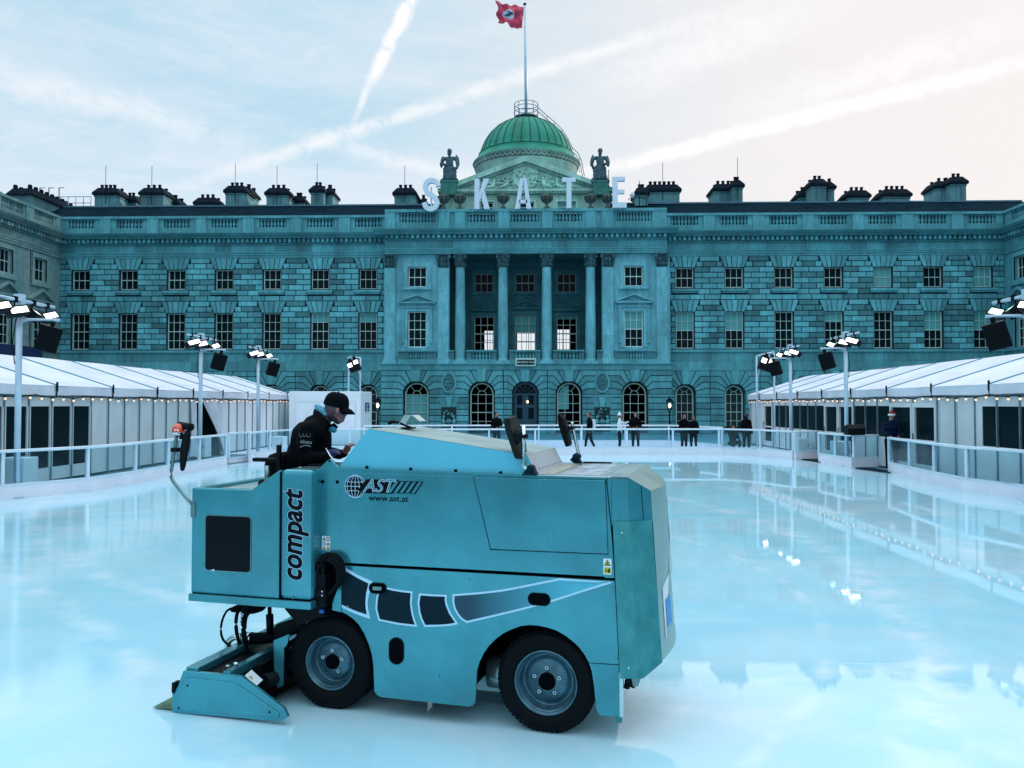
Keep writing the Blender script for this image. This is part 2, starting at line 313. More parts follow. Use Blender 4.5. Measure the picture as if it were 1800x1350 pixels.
# ---------------------------------------------------------------- mesh helpers
def link(o, parent=None):
    C.collection.objects.link(o)
    if parent is not None: o.parent = parent
    return o
def thing(name, label, cat, loc=(0, 0, 0), rz=0.0, group=None):
    o = bpy.data.objects.new(name, None); o.empty_display_size = 0.2; link(o); o.location = loc; o.rotation_euler = (0, 0, rz)
    o['label'] = label; o['category'] = cat
    if group: o['group'] = group
    return o
def tag(o, label, cat, group=None):
    o['label'] = label; o['category'] = cat
    if group: o['group'] = group
    return o
class MB:
    def __init__(s): s.v = []; s.f = []; s.t = []; s.m = []; s.tone = 1.0; s.mi = 0; s.sm = []; s.smooth = False
    def add(s, vs, fs):
        n = len(s.v); s.v += [tuple(v) for v in vs]
        for f in fs: s.f.append(tuple(n + i for i in f)); s.t.append(s.tone); s.m.append(s.mi); s.sm.append(s.smooth)
        return s
    def box(s, x0, x1, y0, y1, z0, z1):
        if x0 > x1: x0, x1 = x1, x0
        if y0 > y1: y0, y1 = y1, y0
        if z0 > z1: z0, z1 = z1, z0
        return s.add([(x0, y0, z0), (x1, y0, z0), (x1, y1, z0), (x0, y1, z0), (x0, y0, z1), (x1, y0, z1), (x1, y1, z1), (x0, y1, z1)],
              [(0, 3, 2, 1), (4, 5, 6, 7), (0, 1, 5, 4), (1, 2, 6, 5), (2, 3, 7, 6), (3, 0, 4, 7)])
    def bbox(s, x0, x1, y0, z0, z1, y1, b=0.03):       # block on a wall facing -y: front face y0, back y1, chamfered front
        vs = [(x0, y1, z0), (x1, y1, z0), (x1, y1, z1), (x0, y1, z1), (x0, y0 + b, z0), (x1, y0 + b, z0), (x1, y0 + b, z1), (x0, y0 + b, z1),
              (x0 + b, y0, z0 + b), (x1 - b, y0, z0 + b), (x1 - b, y0, z1 - b), (x0 + b, y0, z1 - b)]
        return s.add(vs, [(0, 1, 5, 4), (1, 2, 6, 5), (2, 3, 7, 6), (3, 0, 4, 7), (4, 5, 9, 8), (5, 6, 10, 9), (6, 7, 11, 10), (7, 4, 8, 11), (8, 9, 10, 11)])
    def prism(s, poly, y0, y1):                        # polygon in x,z extruded along y
        a = sum(poly[i][0] * poly[(i + 1) % len(poly)][1] - poly[(i + 1) % len(poly)][0] * poly[i][1] for i in range(len(poly)))
        if a < 0: poly = poly[::-1]
        n = len(poly); lo, hi = min(y0, y1), max(y0, y1)
        vs = [(x, lo, z) for x, z in poly] + [(x, hi, z) for x, z in poly]
        return s.add(vs, [tuple(range(n)), tuple(range(2 * n - 1, n - 1, -1))] + [(i, n + i, n + (i + 1) % n, (i + 1) % n) for i in range(n)])
    def prismz(s, poly, z0, z1):                       # polygon in x,y extruded along z
        a = sum(poly[i][0] * poly[(i + 1) % len(poly)][1] - poly[(i + 1) % len(poly)][0] * poly[i][1] for i in range(len(poly)))
        if a < 0: poly = poly[::-1]
        n = len(poly); vs = [(x, y, z0) for x, y in poly] + [(x, y, z1) for x, y in poly]
        return s.add(vs, [tuple(range(n - 1, -1, -1)), tuple(range(n, 2 * n))] + [(i, (i + 1) % n, n + (i + 1) % n, n + i) for i in range(n)])
    def prismx(s, poly, x0, x1):                       # polygon in y,z extruded along x
        a = sum(poly[i][0] * poly[(i + 1) % len(poly)][1] - poly[(i + 1) % len(poly)][0] * poly[i][1] for i in range(len(poly)))
        if a < 0: poly = poly[::-1]
        n = len(poly); vs = [(x0, y, z) for y, z in poly] + [(x1, y, z) for y, z in poly]
        if x0 > x1: vs = [(x1, y, z) for y, z in poly] + [(x0, y, z) for y, z in poly]
        return s.add(vs, [tuple(range(n - 1, -1, -1)), tuple(range(n, 2 * n))] + [(i, (i + 1) % n, n + (i + 1) % n, n + i) for i in range(n)])
    def flat(s, poly, y):                              # single sheet facing -y
        a = sum(poly[i][0] * poly[(i + 1) % len(poly)][1] - poly[(i + 1) % len(poly)][0] * poly[i][1] for i in range(len(poly)))
        if a < 0: poly = poly[::-1]
        return s.add([(x, y, z) for x, z in poly], [tuple(range(len(poly)))])
    def tube(s, pts, r, n=8, caps=True):
        pts = [Vector(p) for p in pts]; rs = r if isinstance(r, (list, tuple)) else [r] * len(pts); k = len(s.v); sm = s.smooth; s.smooth = True
        ref = None; vs = []
        for i, p in enumerate(pts):
            d = (pts[min(i + 1, len(pts) - 1)] - pts[max(i - 1, 0)]).normalized()
            if ref is None: ref = Vector((0, 0, 1)) if abs(d.z) < 0.9 else Vector((1, 0, 0))
            a = d.cross(ref).normalized(); b2 = d.cross(a).normalized(); ref = -b2 if False else ref
            for j in range(n):
                t2 = 2 * math.pi * j / n; vs.append(p + (a * math.cos(t2) + b2 * math.sin(t2)) * rs[i])
        fs = []
        for i in range(len(pts) - 1):
            for j in range(n):
                fs.append((i * n + j, i * n + (j + 1) % n, (i + 1) * n + (j + 1) % n, (i + 1) * n + j))
        s.add(vs, fs)
        if caps:
            s.smooth = False; s.f.append(tuple(k + j for j in range(n - 1, -1, -1))); s.f.append(tuple(k + (len(pts) - 1) * n + j for j in range(n)))
            for _ in (0, 1): s.t.append(s.tone); s.m.append(s.mi); s.sm.append(False)
        s.smooth = sm; return s
    def lathe(s, prof, c=(0, 0, 0), n=16, axis='z', smooth=True, a0=0.0, a1=2 * math.pi):
        sm = s.smooth; s.smooth = smooth; vs = []; full = abs(a1 - a0 - 2 * math.pi) < 1e-6; m_ = n if full else n + 1
        for r_, h_ in prof:
            for j in range(m_):
                t2 = a0 + (a1 - a0) * j / n; x, y = r_ * math.cos(t2), r_ * math.sin(t2)
                p = (x, y, h_) if axis == 'z' else ((x, h_, y) if axis == 'y' else (h_, x, y))
                vs.append((c[0] + p[0], c[1] + p[1], c[2] + p[2]))
        fs = []
        for i in range(len(prof) - 1):
            for j in range(n):
                q = (i * m_ + j, i * m_ + (j + 1) % m_, (i + 1) * m_ + (j + 1) % m_, (i + 1) * m_ + j)
                fs.append(q if axis in 'zx' else q[::-1])
        s.add(vs, fs); s.smooth = sm; return s
    def ball(s, c, r, n=10, m_=6):
        r = r if isinstance(r, (tuple, list)) else (r, r, r); vs = []; sm = s.smooth; s.smooth = True
        for i in range(m_ + 1):
            p = math.pi * i / m_ - math.pi / 2
            for j in range(n):
                t2 = 2 * math.pi * j / n; vs.append((c[0] + r[0] * math.cos(p) * math.cos(t2), c[1] + r[1] * math.cos(p) * math.sin(t2), c[2] + r[2] * math.sin(p)))
        s.add(vs, [(i * n + j, i * n + (j + 1) % n, (i + 1) * n + (j + 1) % n, (i + 1) * n + j) for i in range(m_) for j in range(n)]); s.smooth = sm; return s
    def grid(s, nx, ny, fn):
        vs = [fn(i / nx, j / ny) for j in range(ny + 1) for i in range(nx + 1)]
        return s.add(vs, [(j * (nx + 1) + i, j * (nx + 1) + i + 1, (j + 1) * (nx + 1) + i + 1, (j + 1) * (nx + 1) + i) for j in range(ny) for i in range(nx)])
    def ribbon(s, pts, w, y, closed=False, th=0.0):    # flat stroke in x,z at depth y
        n = len(pts); L_, R_ = [], []
        for i in range(n):
            a = pts[(i - 1) % n] if (closed or i > 0) else pts[i]; b2 = pts[(i + 1) % n] if (closed or i < n - 1) else pts[i]
            p = pts[i]
            d1 = Vector((p[0] - a[0], p[1] - a[1])); d2 = Vector((b2[0] - p[0], b2[1] - p[1]))
            if d1.length < 1e-9: d1 = d2
            if d2.length < 1e-9: d2 = d1
            d1.normalize(); d2.normalize(); t2 = (d1 + d2)
            if t2.length < 1e-6: t2 = d2
            t2.normalize(); nn = Vector((-t2.y, t2.x)); k = w / 2 / max(0.35, nn.dot(Vector((-d2.y, d2.x))))
            L_.append((p[0] + nn.x * k, y, p[1] + nn.y * k)); R_.append((p[0] - nn.x * k, y, p[1] - nn.y * k))
        m_ = n if closed else n - 1
        s.add(R_ + L_, [(i, (i + 1) % n, n + (i + 1) % n, n + i) for i in range(m_)])
        if th: s.add([(x, yy + th, z) for x, yy, z in R_ + L_], [(i, n + i, n + (i + 1) % n, (i + 1) % n) for i in range(m_)])
        return s
    def xf(s, M_, start=0):
        for i in range(start, len(s.v)): s.v[i] = tuple(M_ @ Vector(s.v[i]))
        return s
    def build(s, name, mats, parent=None, off=None, bevel=0.0):
        me = bpy.data.meshes.new(name)
        vs = s.v if off is None else [(x - off[0], y - off[1], z - off[2]) for x, y, z in s.v]
        me.from_pydata(vs, [], s.f)
        if not isinstance(mats, (list, tuple)): mats = [mats]
        for m_ in mats: me.materials.append(MATS[m_])
        me.polygons.foreach_set('material_index', s.m); me.polygons.foreach_set('use_smooth', s.sm)
        if any(abs(t2 - 1) > 1e-6 for t2 in s.t) or any('stone' in x or x in ('copper_green', 'sash_paint') for x in mats):
            a = me.attributes.new('tone', 'FLOAT', 'FACE'); a.data.foreach_set('value', s.t)
        me.update(); o = bpy.data.objects.new(name, me); link(o, parent)
        if off is not None and parent is None: o.location = off
        if bevel:
            md = o.modifiers.new('bevel', 'BEVEL'); md.width = bevel; md.segments = 2; md.limit_method = 'ANGLE'; md.angle_limit = R(40)
            md.harden_normals = False
        return o
def inset(poly, d):
    a = sum(poly[i][0] * poly[(i + 1) % len(poly)][1] - poly[(i + 1) % len(poly)][0] * poly[i][1] for i in range(len(poly)))
    if a < 0: poly = poly[::-1]
    q = []
    for p in poly:
        if not q or math.dist(p, q[-1]) > 1e-4: q.append(p)
    if math.dist(q[0], q[-1]) < 1e-4: q.pop()
    n = len(q); out_ = []
    for i in range(n):
        a_, p, b_ = Vector(q[i - 1]), Vector(q[i]), Vector(q[(i + 1) % n])
        d1 = (p - a_).normalized(); d2 = (b_ - p).normalized(); n1 = Vector((-d1.y, d1.x)); n2 = Vector((-d2.y, d2.x))
        nn = n1 + n2
        if nn.length < 1e-4: nn = n1
        nn.normalize(); k = d / max(0.4, nn.dot(n1)); out_.append((p.x + nn.x * k, p.y + nn.y * k))
    return out_
def text_mesh(body, size=1.0, offset=0.0, shear=0.0, extrude=0.0, spacing=1.0, sx=1.0):
    cu = bpy.data.curves.new('txt', 'FONT'); cu.body = body; cu.size = size; cu.offset = offset; cu.shear = shear; cu.extrude = extrude
    cu.align_x = 'CENTER'; cu.align_y = 'CENTER'; cu.space_character = spacing; cu.resolution_u = 4
    o = bpy.data.objects.new('txt', cu); C.collection.objects.link(o); bpy.context.view_layer.update()
    me = bpy.data.meshes.new_from_object(o.evaluated_get(bpy.context.evaluated_depsgraph_get()))
    bpy.data.objects.remove(o); vs = [(v.co.x * sx, v.co.y, v.co.z) for v in me.vertices]; fs = [tuple(p.vertices) for p in me.polygons]
    return vs, fs
def put_text(mb, body, size, M_, **k):
    vs, fs = text_mesh(body, size, **k); mb.add([tuple(M_ @ Vector(v)) for v in vs], fs); return mb
def blob(name, prims, mats, voxel, parent=None, off=(0, 0, 0), smooth=3, jig=0.0):
    """One continuous skin from tapered limbs and rounded masses; prims = (p0,r0,p1,r1,mat) or ('e',c,(rx,ry,rz),rot,mat)"""
    bm = bmesh.new()
    for pr in prims:
        t_ = bmesh.new()
        if pr[0] == 'e':
            bmesh.ops.create_icosphere(t_, subdivisions=2, radius=1.0)
            M_ = Matrix.Translation(pr[1]) @ pr[3].to_4x4() @ Matrix.Diagonal((*pr[2], 1)) if pr[3] is not None else Matrix.Translation(pr[1]) @ Matrix.Diagonal((*pr[2], 1))
            bmesh.ops.transform(t_, matrix=M_, verts=t_.verts)
        else:
            bmesh.ops.create_icosphere(t_, subdivisions=2, radius=pr[1], matrix=Matrix.Translation(pr[0]))
            bmesh.ops.create_icosphere(t_, subdivisions=2, radius=pr[3], matrix=Matrix.Translation(pr[2]))
            r_ = bmesh.ops.convex_hull(t_, input=t_.verts)
            bmesh.ops.delete(t_, geom=list({g for g in r_['geom_interior'] + r_['geom_unused'] if isinstance(g, bmesh.types.BMVert)}), context='VERTS')
        me_ = bpy.data.meshes.new('t'); t_.to_mesh(me_); t_.free(); bm.from_mesh(me_); bpy.data.meshes.remove(me_)
    me = bpy.data.meshes.new(name); bm.to_mesh(me); bm.free()
    o = bpy.data.objects.new(name, me); C.collection.objects.link(o)
    md = o.modifiers.new('r', 'REMESH'); md.mode = 'VOXEL'; md.voxel_size = voxel
    md = o.modifiers.new('s', 'SMOOTH'); md.iterations = smooth; md.factor = 0.5
    bpy.context.view_layer.update()
    me2 = bpy.data.meshes.new_from_object(o.evaluated_get(bpy.context.evaluated_depsgraph_get())); bpy.data.objects.remove(o)
    if jig:
        for v in me2.vertices:
            v.co += Vector(noise.noise_vector(v.co * 9.0)) * jig + Vector(noise.noise_vector(v.co * 22.0)) * jig * 0.4
    used = []
    for pr in prims:
        if pr[4] not in used: used.append(pr[4])
    me2.materials.clear()
    for u in used: me2.materials.append(MATS[u])
    caps = []
    for pr in prims:
        if pr[0] == 'e':
            inv = (pr[3].to_3x3().inverted() if pr[3] is not None else Matrix.Identity(3)); caps.append((1, Vector(pr[1]), pr[2], inv, used.index(pr[4])))
        else:
            a, b_ = Vector(pr[0]), Vector(pr[2]); caps.append((0, a, b_ - a, (pr[1], pr[3], max(1e-9, (b_ - a).length_squared)), used.index(pr[4])))
    idx = []
    for p in me2.polygons:
        c = p.center; best = 9e9; bi = 0
        for k in caps:
            if k[0]:
                q = k[3] @ (c - k[1]); l = math.sqrt((q.x / k[2][0]) ** 2 + (q.y / k[2][1]) ** 2 + (q.z / k[2][2]) ** 2); d = (l - 1) * min(k[2])
            else:
                t_ = max(0, min(1, (c - k[1]).dot(k[2]) / k[3][2])); d = (c - k[1] - k[2] * t_).length - (k[3][0] + (k[3][1] - k[3][0]) * t_)
            if d < best: best = d; bi = k[4]
        idx.append(bi)
    me2.polygons.foreach_set('material_index', idx); me2.polygons.foreach_set('use_smooth', [True] * len(idx))
    me2.transform(Matrix.Translation(-Vector(off))); me2.name = name; me2.update()
    o2 = bpy.data.objects.new(name, me2); link(o2, parent)
    if parent is None: o2.location = off
    return o2
def copy_tree(o, parent=None, keep=True):
    c = o.copy(); C.collection.objects.link(c); c.parent = parent
    for ch in o.children: copy_tree(ch, c)
    return c
mat('pedestal_stone', (0.05, 0.28, 0.24), 0.85, var=0.4, vs=2, tone=True)
# ================================================================ ground
def sheet(name, poly, z, m, n=1):
    me = bpy.data.meshes.new(name); me.from_pydata([(x, y, z) for x, y in poly], [], [tuple(range(len(poly)))]); me.materials.append(MATS[m]); me.update()
    o = bpy.data.objects.new(name, me); link(o); o['kind'] = 'structure'; return o
sheet('courtyard_ground', [(-600, -300), (600, -300), (600, 900), (-600, 900)], -0.02, 'paving')

# ================================================================ palace
BY = 60.0
PC = (-0.43, BY, 0.0)
def Zw(py): return onY(562, py, BY)[1]
CY = 58.8
def Xc(px, y=CY): return onY(px, 600, y)[0]
def Zc(py, y=CY): return onY(925, py, y)[1]
def Xw(px): return onY(px, 560, BY)[0]
palace = thing('palace', 'long teal stone palace with colonnaded centre, pediment and green dome across the courtyard', 'building', PC)
def pal(mb, name, mats, parent=None, bevel=0): return mb.build(name, mats, parent or palace, off=PC, bevel=bevel)
rnd = random.Random(3)
def tn(a=0.5, b=1.45):
    r_ = rnd.random()
    return a + (b - a) * (0.25 + 0.75 * r_ if r_ > 0.3 else r_ * 1.1)

def wall_open(mb, x0, x1, z0, z1, holes, y, d, jm=None):
    xs = sorted({x0, x1, *[h[0] for h in holes], *[h[1] for h in holes]}); zs = sorted({z0, z1, *[h[2] for h in holes], *[h[3] for h in holes]})
    for i in range(len(xs) - 1):
        for j in range(len(zs) - 1):
            cx, cz = (xs[i] + xs[i + 1]) / 2, (zs[j] + zs[j + 1]) / 2
            if any(h[0] < cx < h[1] and h[2] < cz < h[3] for h in holes): continue
            mb.add([(xs[i], y, zs[j]), (xs[i + 1], y, zs[j]), (xs[i + 1], y, zs[j + 1]), (xs[i], y, zs[j + 1])], [(0, 1, 2, 3)])
    for h in holes:
        a, b, c, e = h[:4]
        if jm is not None: mb.mi = jm
        mb.add([(a, y, c), (b, y, c), (b, y, e), (a, y, e), (a, y + d, c), (b, y + d, c), (b, y + d, e), (a, y + d, e)],
               [(0, 4, 5, 1), (1, 5, 6, 2), (2, 6, 7, 3), (3, 7, 4, 0)])
        mb.mi = 0
def window(parent, off, xc, z0, z1, hw, y, cols, rows, blind=0.0, name='window', clear=False, w=0.034, tone=1.0):
    f = MB(); f.tone = tone; fw = 0.065
    f.box(xc - hw, xc - hw + fw, y, y + 0.12, z0, z1).box(xc + hw - fw, xc + hw, y, y + 0.12, z0, z1)
    f.box(xc - hw + fw, xc + hw - fw, y, y + 0.12, z1 - fw, z1).box(xc - hw + fw, xc + hw - fw, y, y + 0.12, z0, z0 + fw * 1.3)
    for i in range(1, cols): f.box(xc - hw + 2 * hw * i / cols - w / 2, xc - hw + 2 * hw * i / cols + w / 2, y + 0.02, y + 0.07, z0 + fw * 1.3, z1 - fw)
    for j in range(1, rows):
        ww = w * (1.7 if j == rows // 2 else 1); z = z0 + (z1 - z0) * j / rows
        f.box(xc - hw + fw, xc + hw - fw, y + 0.01, y + 0.075, z - ww / 2, z + ww / 2)
    o = f.build(name, 'sash_paint', parent, off=off)
    if not clear:
        tilt = rnd.uniform(-0.02, 0.02)
        g = MB(); g.add([(xc - hw + fw, y + 0.09 + tilt, z0 + fw), (xc + hw - fw, y + 0.09 - tilt, z0 + fw), (xc + hw - fw, y + 0.09 - tilt, z1 - fw), (xc - hw + fw, y + 0.09 + tilt, z1 - fw)], [(0, 1, 2, 3)])
        g.build('pane', 'dark_glass', o, off=(0, 0, 0) if off is None else off)
    if blind:
        b = MB(); zb = z1 - (z1 - z0) * blind
        b.box(xc - hw + fw, xc + hw - fw, y + 0.045 if not clear else y + 0.2, y + 0.055 if not clear else y + 0.21, zb, z1 - fw); b.build('blind', 'blind_cloth', o, off=off)
    return o
def baluster_prof(h):
    return [(0.10, 0), (0.10, 0.06 * h), (0.055, 0.10 * h), (0.075, 0.2 * h), (0.115, 0.36 * h), (0.09, 0.52 * h), (0.045, 0.74 * h), (0.05, 0.84 * h), (0.085, 0.88 * h), (0.10, 0.92 * h), (0.10, h)]
def balusters(mb, x0, x1, z0, z1, y, n=None):
    n = n or max(3, int(round((x1 - x0) / 0.245)))
    for i in range(n): mb.tone = tn(0.75, 1.2); mb.lathe(baluster_prof(z1 - z0), (x0 + (x1 - x0) * (i + 0.5) / n, y, z0), 8)
    mb.tone = 1

# ---- wings of the main front
Z_STR, Z_RUST_T, Z_RUST_B = Zw(618), Zw(453.3), Zw(615)
zu0, zu1 = Zw(508.5), Zw(473.6); zl0, zl1 = Zw(614), Zw(550.3); HW = 0.69
rowh = (Z_RUST_T - Z_RUST_B) / 17
def rustic(mb, x0, x1, cs, y, yb):
    """dressed blocks in 17 courses round the windows centred at cs, with splayed heads"""
    def head(row):
        if row in (0, 1): return 1.10 if row == 0 else 0.86
        if row in (8, 9): return 1.10 if row == 8 else 0.86
        return None
    zr = lambda k: Z_RUST_T - k * rowh
    for k in range(17):
        za, zb = zr(k + 1), zr(k)
        if k in (0, 1, 8 + 0, 9): hwid = head(k)
        elif (zb > zu0 + 0.05 and za < zu1 - 0.05) or (zb > zl0 + 0.05 and za < zl1 - 0.05): hwid = HW + 0.02
        else: hwid = 0.0
        if k == 6: hwid = 0.98                       # sill course
        spans = []; cur = x0
        if hwid:
            for c in cs:
                if c - hwid > cur + 0.05: spans.append((cur, c - hwid))
                cur = max(cur, c + hwid)
            if cur < x1 - 0.05: spans.append((cur, x1))
        else: spans = [(x0, x1)]
        for a, b in spans:
            s = b - a; n = max(1, round(s / 1.12)); cuts = [a + s * i / n for i in range(n + 1)]
            if (k % 2) and n >= 1:
                w = s / n; cuts = [a] + [a + w * (i + 0.5) for i in range(n)] + [b]
                if s > 4: cuts = [a] + [a + w * (i + 0.5) + rnd.uniform(-.06, .06) for i in range(n)] + [b]
            for i in range(len(cuts) - 1):
                mb.tone = tn(); g = 0.028
                mb.bbox(cuts[i] + g, cuts[i + 1] - g, y, za + g, zb - g, yb, 0.022)
    for c in cs:
        for zt, zb in ((zr(0), zu1 + 0.0), (zr(8), zl1 + 0.0)):
            tops = [-1.10, -0.66, -0.24, 0.24, 0.66, 1.10]; bots = [-0.74, -0.46, -0.16, 0.16, 0.46, 0.74]
            for i in range(5):
                poly = [(c + bots[i], zb), (c + bots[i + 1], zb), (c + tops[i + 1], zt), (c + tops[i], zt)]
                mb.tone = tn(0.75, 1.25) * 1.04; mb.prism(inset(poly, 0.027), y - 0.035 - (0.03 if i == 2 else 0), yb)
    mb.tone = 1
def wing_upper(x0, x1, cs, blinds_u, blinds_l, parent, off, y0, rend=None):
    wl = MB(); holes = []
    for c in cs: holes += [(c - HW, c + HW, zu0, zu1), (c - HW, c + HW, zl0, zl1)]
    wl.mi = 0; wall_open(wl, x0, x1, Z_STR - 0.1, Z_RUST_T + 0.02, holes, y0, 0.42)
    wl.build('wall_backing', 'stone_joint', parent, off=off)
    bl = MB(); rustic(bl, x0, x1, cs, y0 - 0.07, y0 + 0.002); bl.build('rusticated_wall', 'teal_stone', parent, off=off)
    sl = MB()
    for c in cs:
        sl.tone = tn(0.9, 1.3); sl.box(c - 0.98, c + 0.98, y0 - 0.24, y0 - 0.003, Zw(514.5), Zw(510.6)); sl.box(c - 0.94, c + 0.94, y0 - 0.16, y0 - 0.003, Zw(517.5), Zw(514.5) - .002)
    sl.build('window_sill', 'teal_stone', parent, off=off)
    for i, c in enumerate(cs):
        window(parent, off, c, zu0, zu1, HW - 0.02, y0 + 0.16, 3, 2, blinds_u[i], tone=tn(0.8, 1.1))
        window(parent, off, c, zl0, zl1, HW - 0.02, y0 + 0.16, 3, 4, blinds_l[i], tone=tn(0.8, 1.1))
def entab(x0, x1, y0, z, parent, off, ends=(0, 0), pr=1.0, dent=0.36):
    """architrave, frieze, dentils and cornice; z = heights bottom->top: arch0, arch1, frieze1, dent1, corn1"""
    m_ = MB(); a, b, c, d, e = z
    m_.tone = 0.95; m_.box(x0, x1, y0 - 0.10 * pr, y0 + .3, a, a + (b - a) * .45); m_.tone = 1.1; m_.box(x0, x1, y0 - 0.15 * pr, y0 + .3, a + (b - a) * .45, b - 0.07); m_.box(x0, x1, y0 - 0.22 * pr, y0 + .3, b - 0.07, b)
    x = x0
    while x < x1 - 0.01:
        w = rnd.uniform(0.9, 2.2); xe = min(x1, x + w); m_.tone = tn(0.7, 1.25); m_.box(x, xe - (0.012 if xe < x1 else 0), y0 - 0.07, y0 + .3, b, c); x = xe
    m_.tone = 0.8; m_.box(x0, x1, y0 - 0.2, y0 + .3, c, c + 0.08); m_.box(x0, x1, y0 - 0.13, y0 + .3, c + 0.08, d)
    n = int((x1 - x0) / dent)
    for i in range(n):
        m_.tone = tn(0.7, 1.6); xa = x0 + (x1 - x0) * (i + 0.25) / n; m_.box(xa, xa + 0.5 * (x1 - x0) / n, y0 - 0.42, y0 - 0.13, c + 0.14, d - 0.02)
    m_.tone = 0.8; h = e - d
    m_.prismx([(y0 + .3, d), (y0 - 0.62, d), (y0 - 0.66, d + h * .35), (y0 - 0.76, d + h * .4), (y0 - 0.88, d + h * .8), (y0 - 0.92, e), (y0 + .3, e + .02)], x0 - ends[0], x1 + ends[1])
    return m_.build('entablature', 'teal_stone', parent, off=off)
def parapet(x0, x1, groups, y0, z, parent, off, ped):
    """z: base0, plinth1, bal0, bal1, coping1 ; groups = baluster openings (xa,xb); ped = pedestal x ranges"""
    m_ = MB(); b0, p1, s1, q1, t1 = z
    m_.tone = 0.9; m_.box(x0, x1, y0 + 0.02, y0 + 0.42, b0, p1)
    cur = x0; solid = []
    for a, b in groups: solid.append((cur, a)); cur = b
    solid.append((cur, x1))
    for a, b in solid:
        if b - a > 0.02: m_.tone = tn(0.85, 1.15); m_.box(a, b, y0 + 0.04, y0 + 0.40, p1, q1)
    for a, b in ped:
        m_.tone = tn(0.95, 1.2); m_.box(a, b, y0 - 0.07, y0 + 0.45, b0 + .01, q1 - 0.002)
        m_.box(a - .04, b + .04, y0 - 0.12, y0 + 0.45, b0 + .005, b0 + (p1 - b0) * .35)
    m_.tone = 1.0; m_.box(x0, x1, y0 - 0.10, y0 + 0.5, q1, t1)
    o = m_.build('parapet', 'teal_stone', parent, off=off)
    for a, b in groups:
        g = MB(); balusters(g, a, b, p1, q1, y0 + 0.2); g.build('balustrade', 'teal_stone', o, off=off)
    return o
lc = [Xw(p) for p in (141, 225.3, 309.3, 393.5, 477.8, 562.3, 646.8)]
rc = [Xw(p) for p in (1204, 1291, 1378.3, 1465.8, 1552.8, 1641, 1729)]
XL, XR = Xw(105), Xw(1767)
XCL, XCR = Xc(676, 58.95), Xc(1177, 58.95)
wing_upper(XL, XCL, lc, [0, 0, 0, 0, 0, .0, .0], [0, 0, 0, 0, 0, .25, .25], palace, PC, BY)
wing_upper(XCR, XR, rc, [0, 0, 0, 0, .97, 0, .97], [.5, .5, 0, .28, 0, .5, .5], palace, PC, BY)
EN = [Zw(q) for q in (453.3, 443.5, 430.5, 420.5, 412.8)]
PZ = [Zw(q) for q in (412.8, 399, 399, 383, 378.8)]
for x0, x1, cs in ((XL, XCL, lc), (XCR, XR, rc)):
    entab(x0, x1, BY, EN, palace, PC)
    st_ = MB(); st_.tone = 1.05; st_.box(x0, x1, BY - 0.16, BY + .3, Zw(620), Zw(615.6)); st_.tone = 0.85
    x = x0
    while x < x1 - 0.01:
        xe = min(x1, x + rnd.uniform(1.2, 3)); st_.tone = tn(0.75, 1.1); zz = Zw(636)
        st_.box(x, xe - 0.01 if xe < x1 else xe, BY - 0.06, BY + .3, zz, Zw(620)); st_.tone = tn(0.75, 1.15); st_.box(x, xe - 0.01 if xe < x1 else xe, BY - 0.055, BY + .3, Zw(652.3), zz - 0.01); x = xe
    st_.build('string_course', 'teal_stone', palace, off=PC)
    gr = [(c - 1.04, c + 1.04) for c in cs]
    pd = [((cs[i] + cs[i + 1]) / 2 - 0.42, (cs[i] + cs[i + 1]) / 2 + 0.42) for i in range(len(cs) - 1)]
    parapet(x0, x1, gr, BY, PZ, palace, PC, pd)

m_ = MB()
for x0, x1 in ((XL, XCL), (XCR, XR)): m_ = MB(); m_.box(x0, x1, BY + .46, BY + .5, 0, EN[0]); pal(m_, 'dark_backing', 'shade_dark')  # dark sheet added behind the openings so no sky shows through
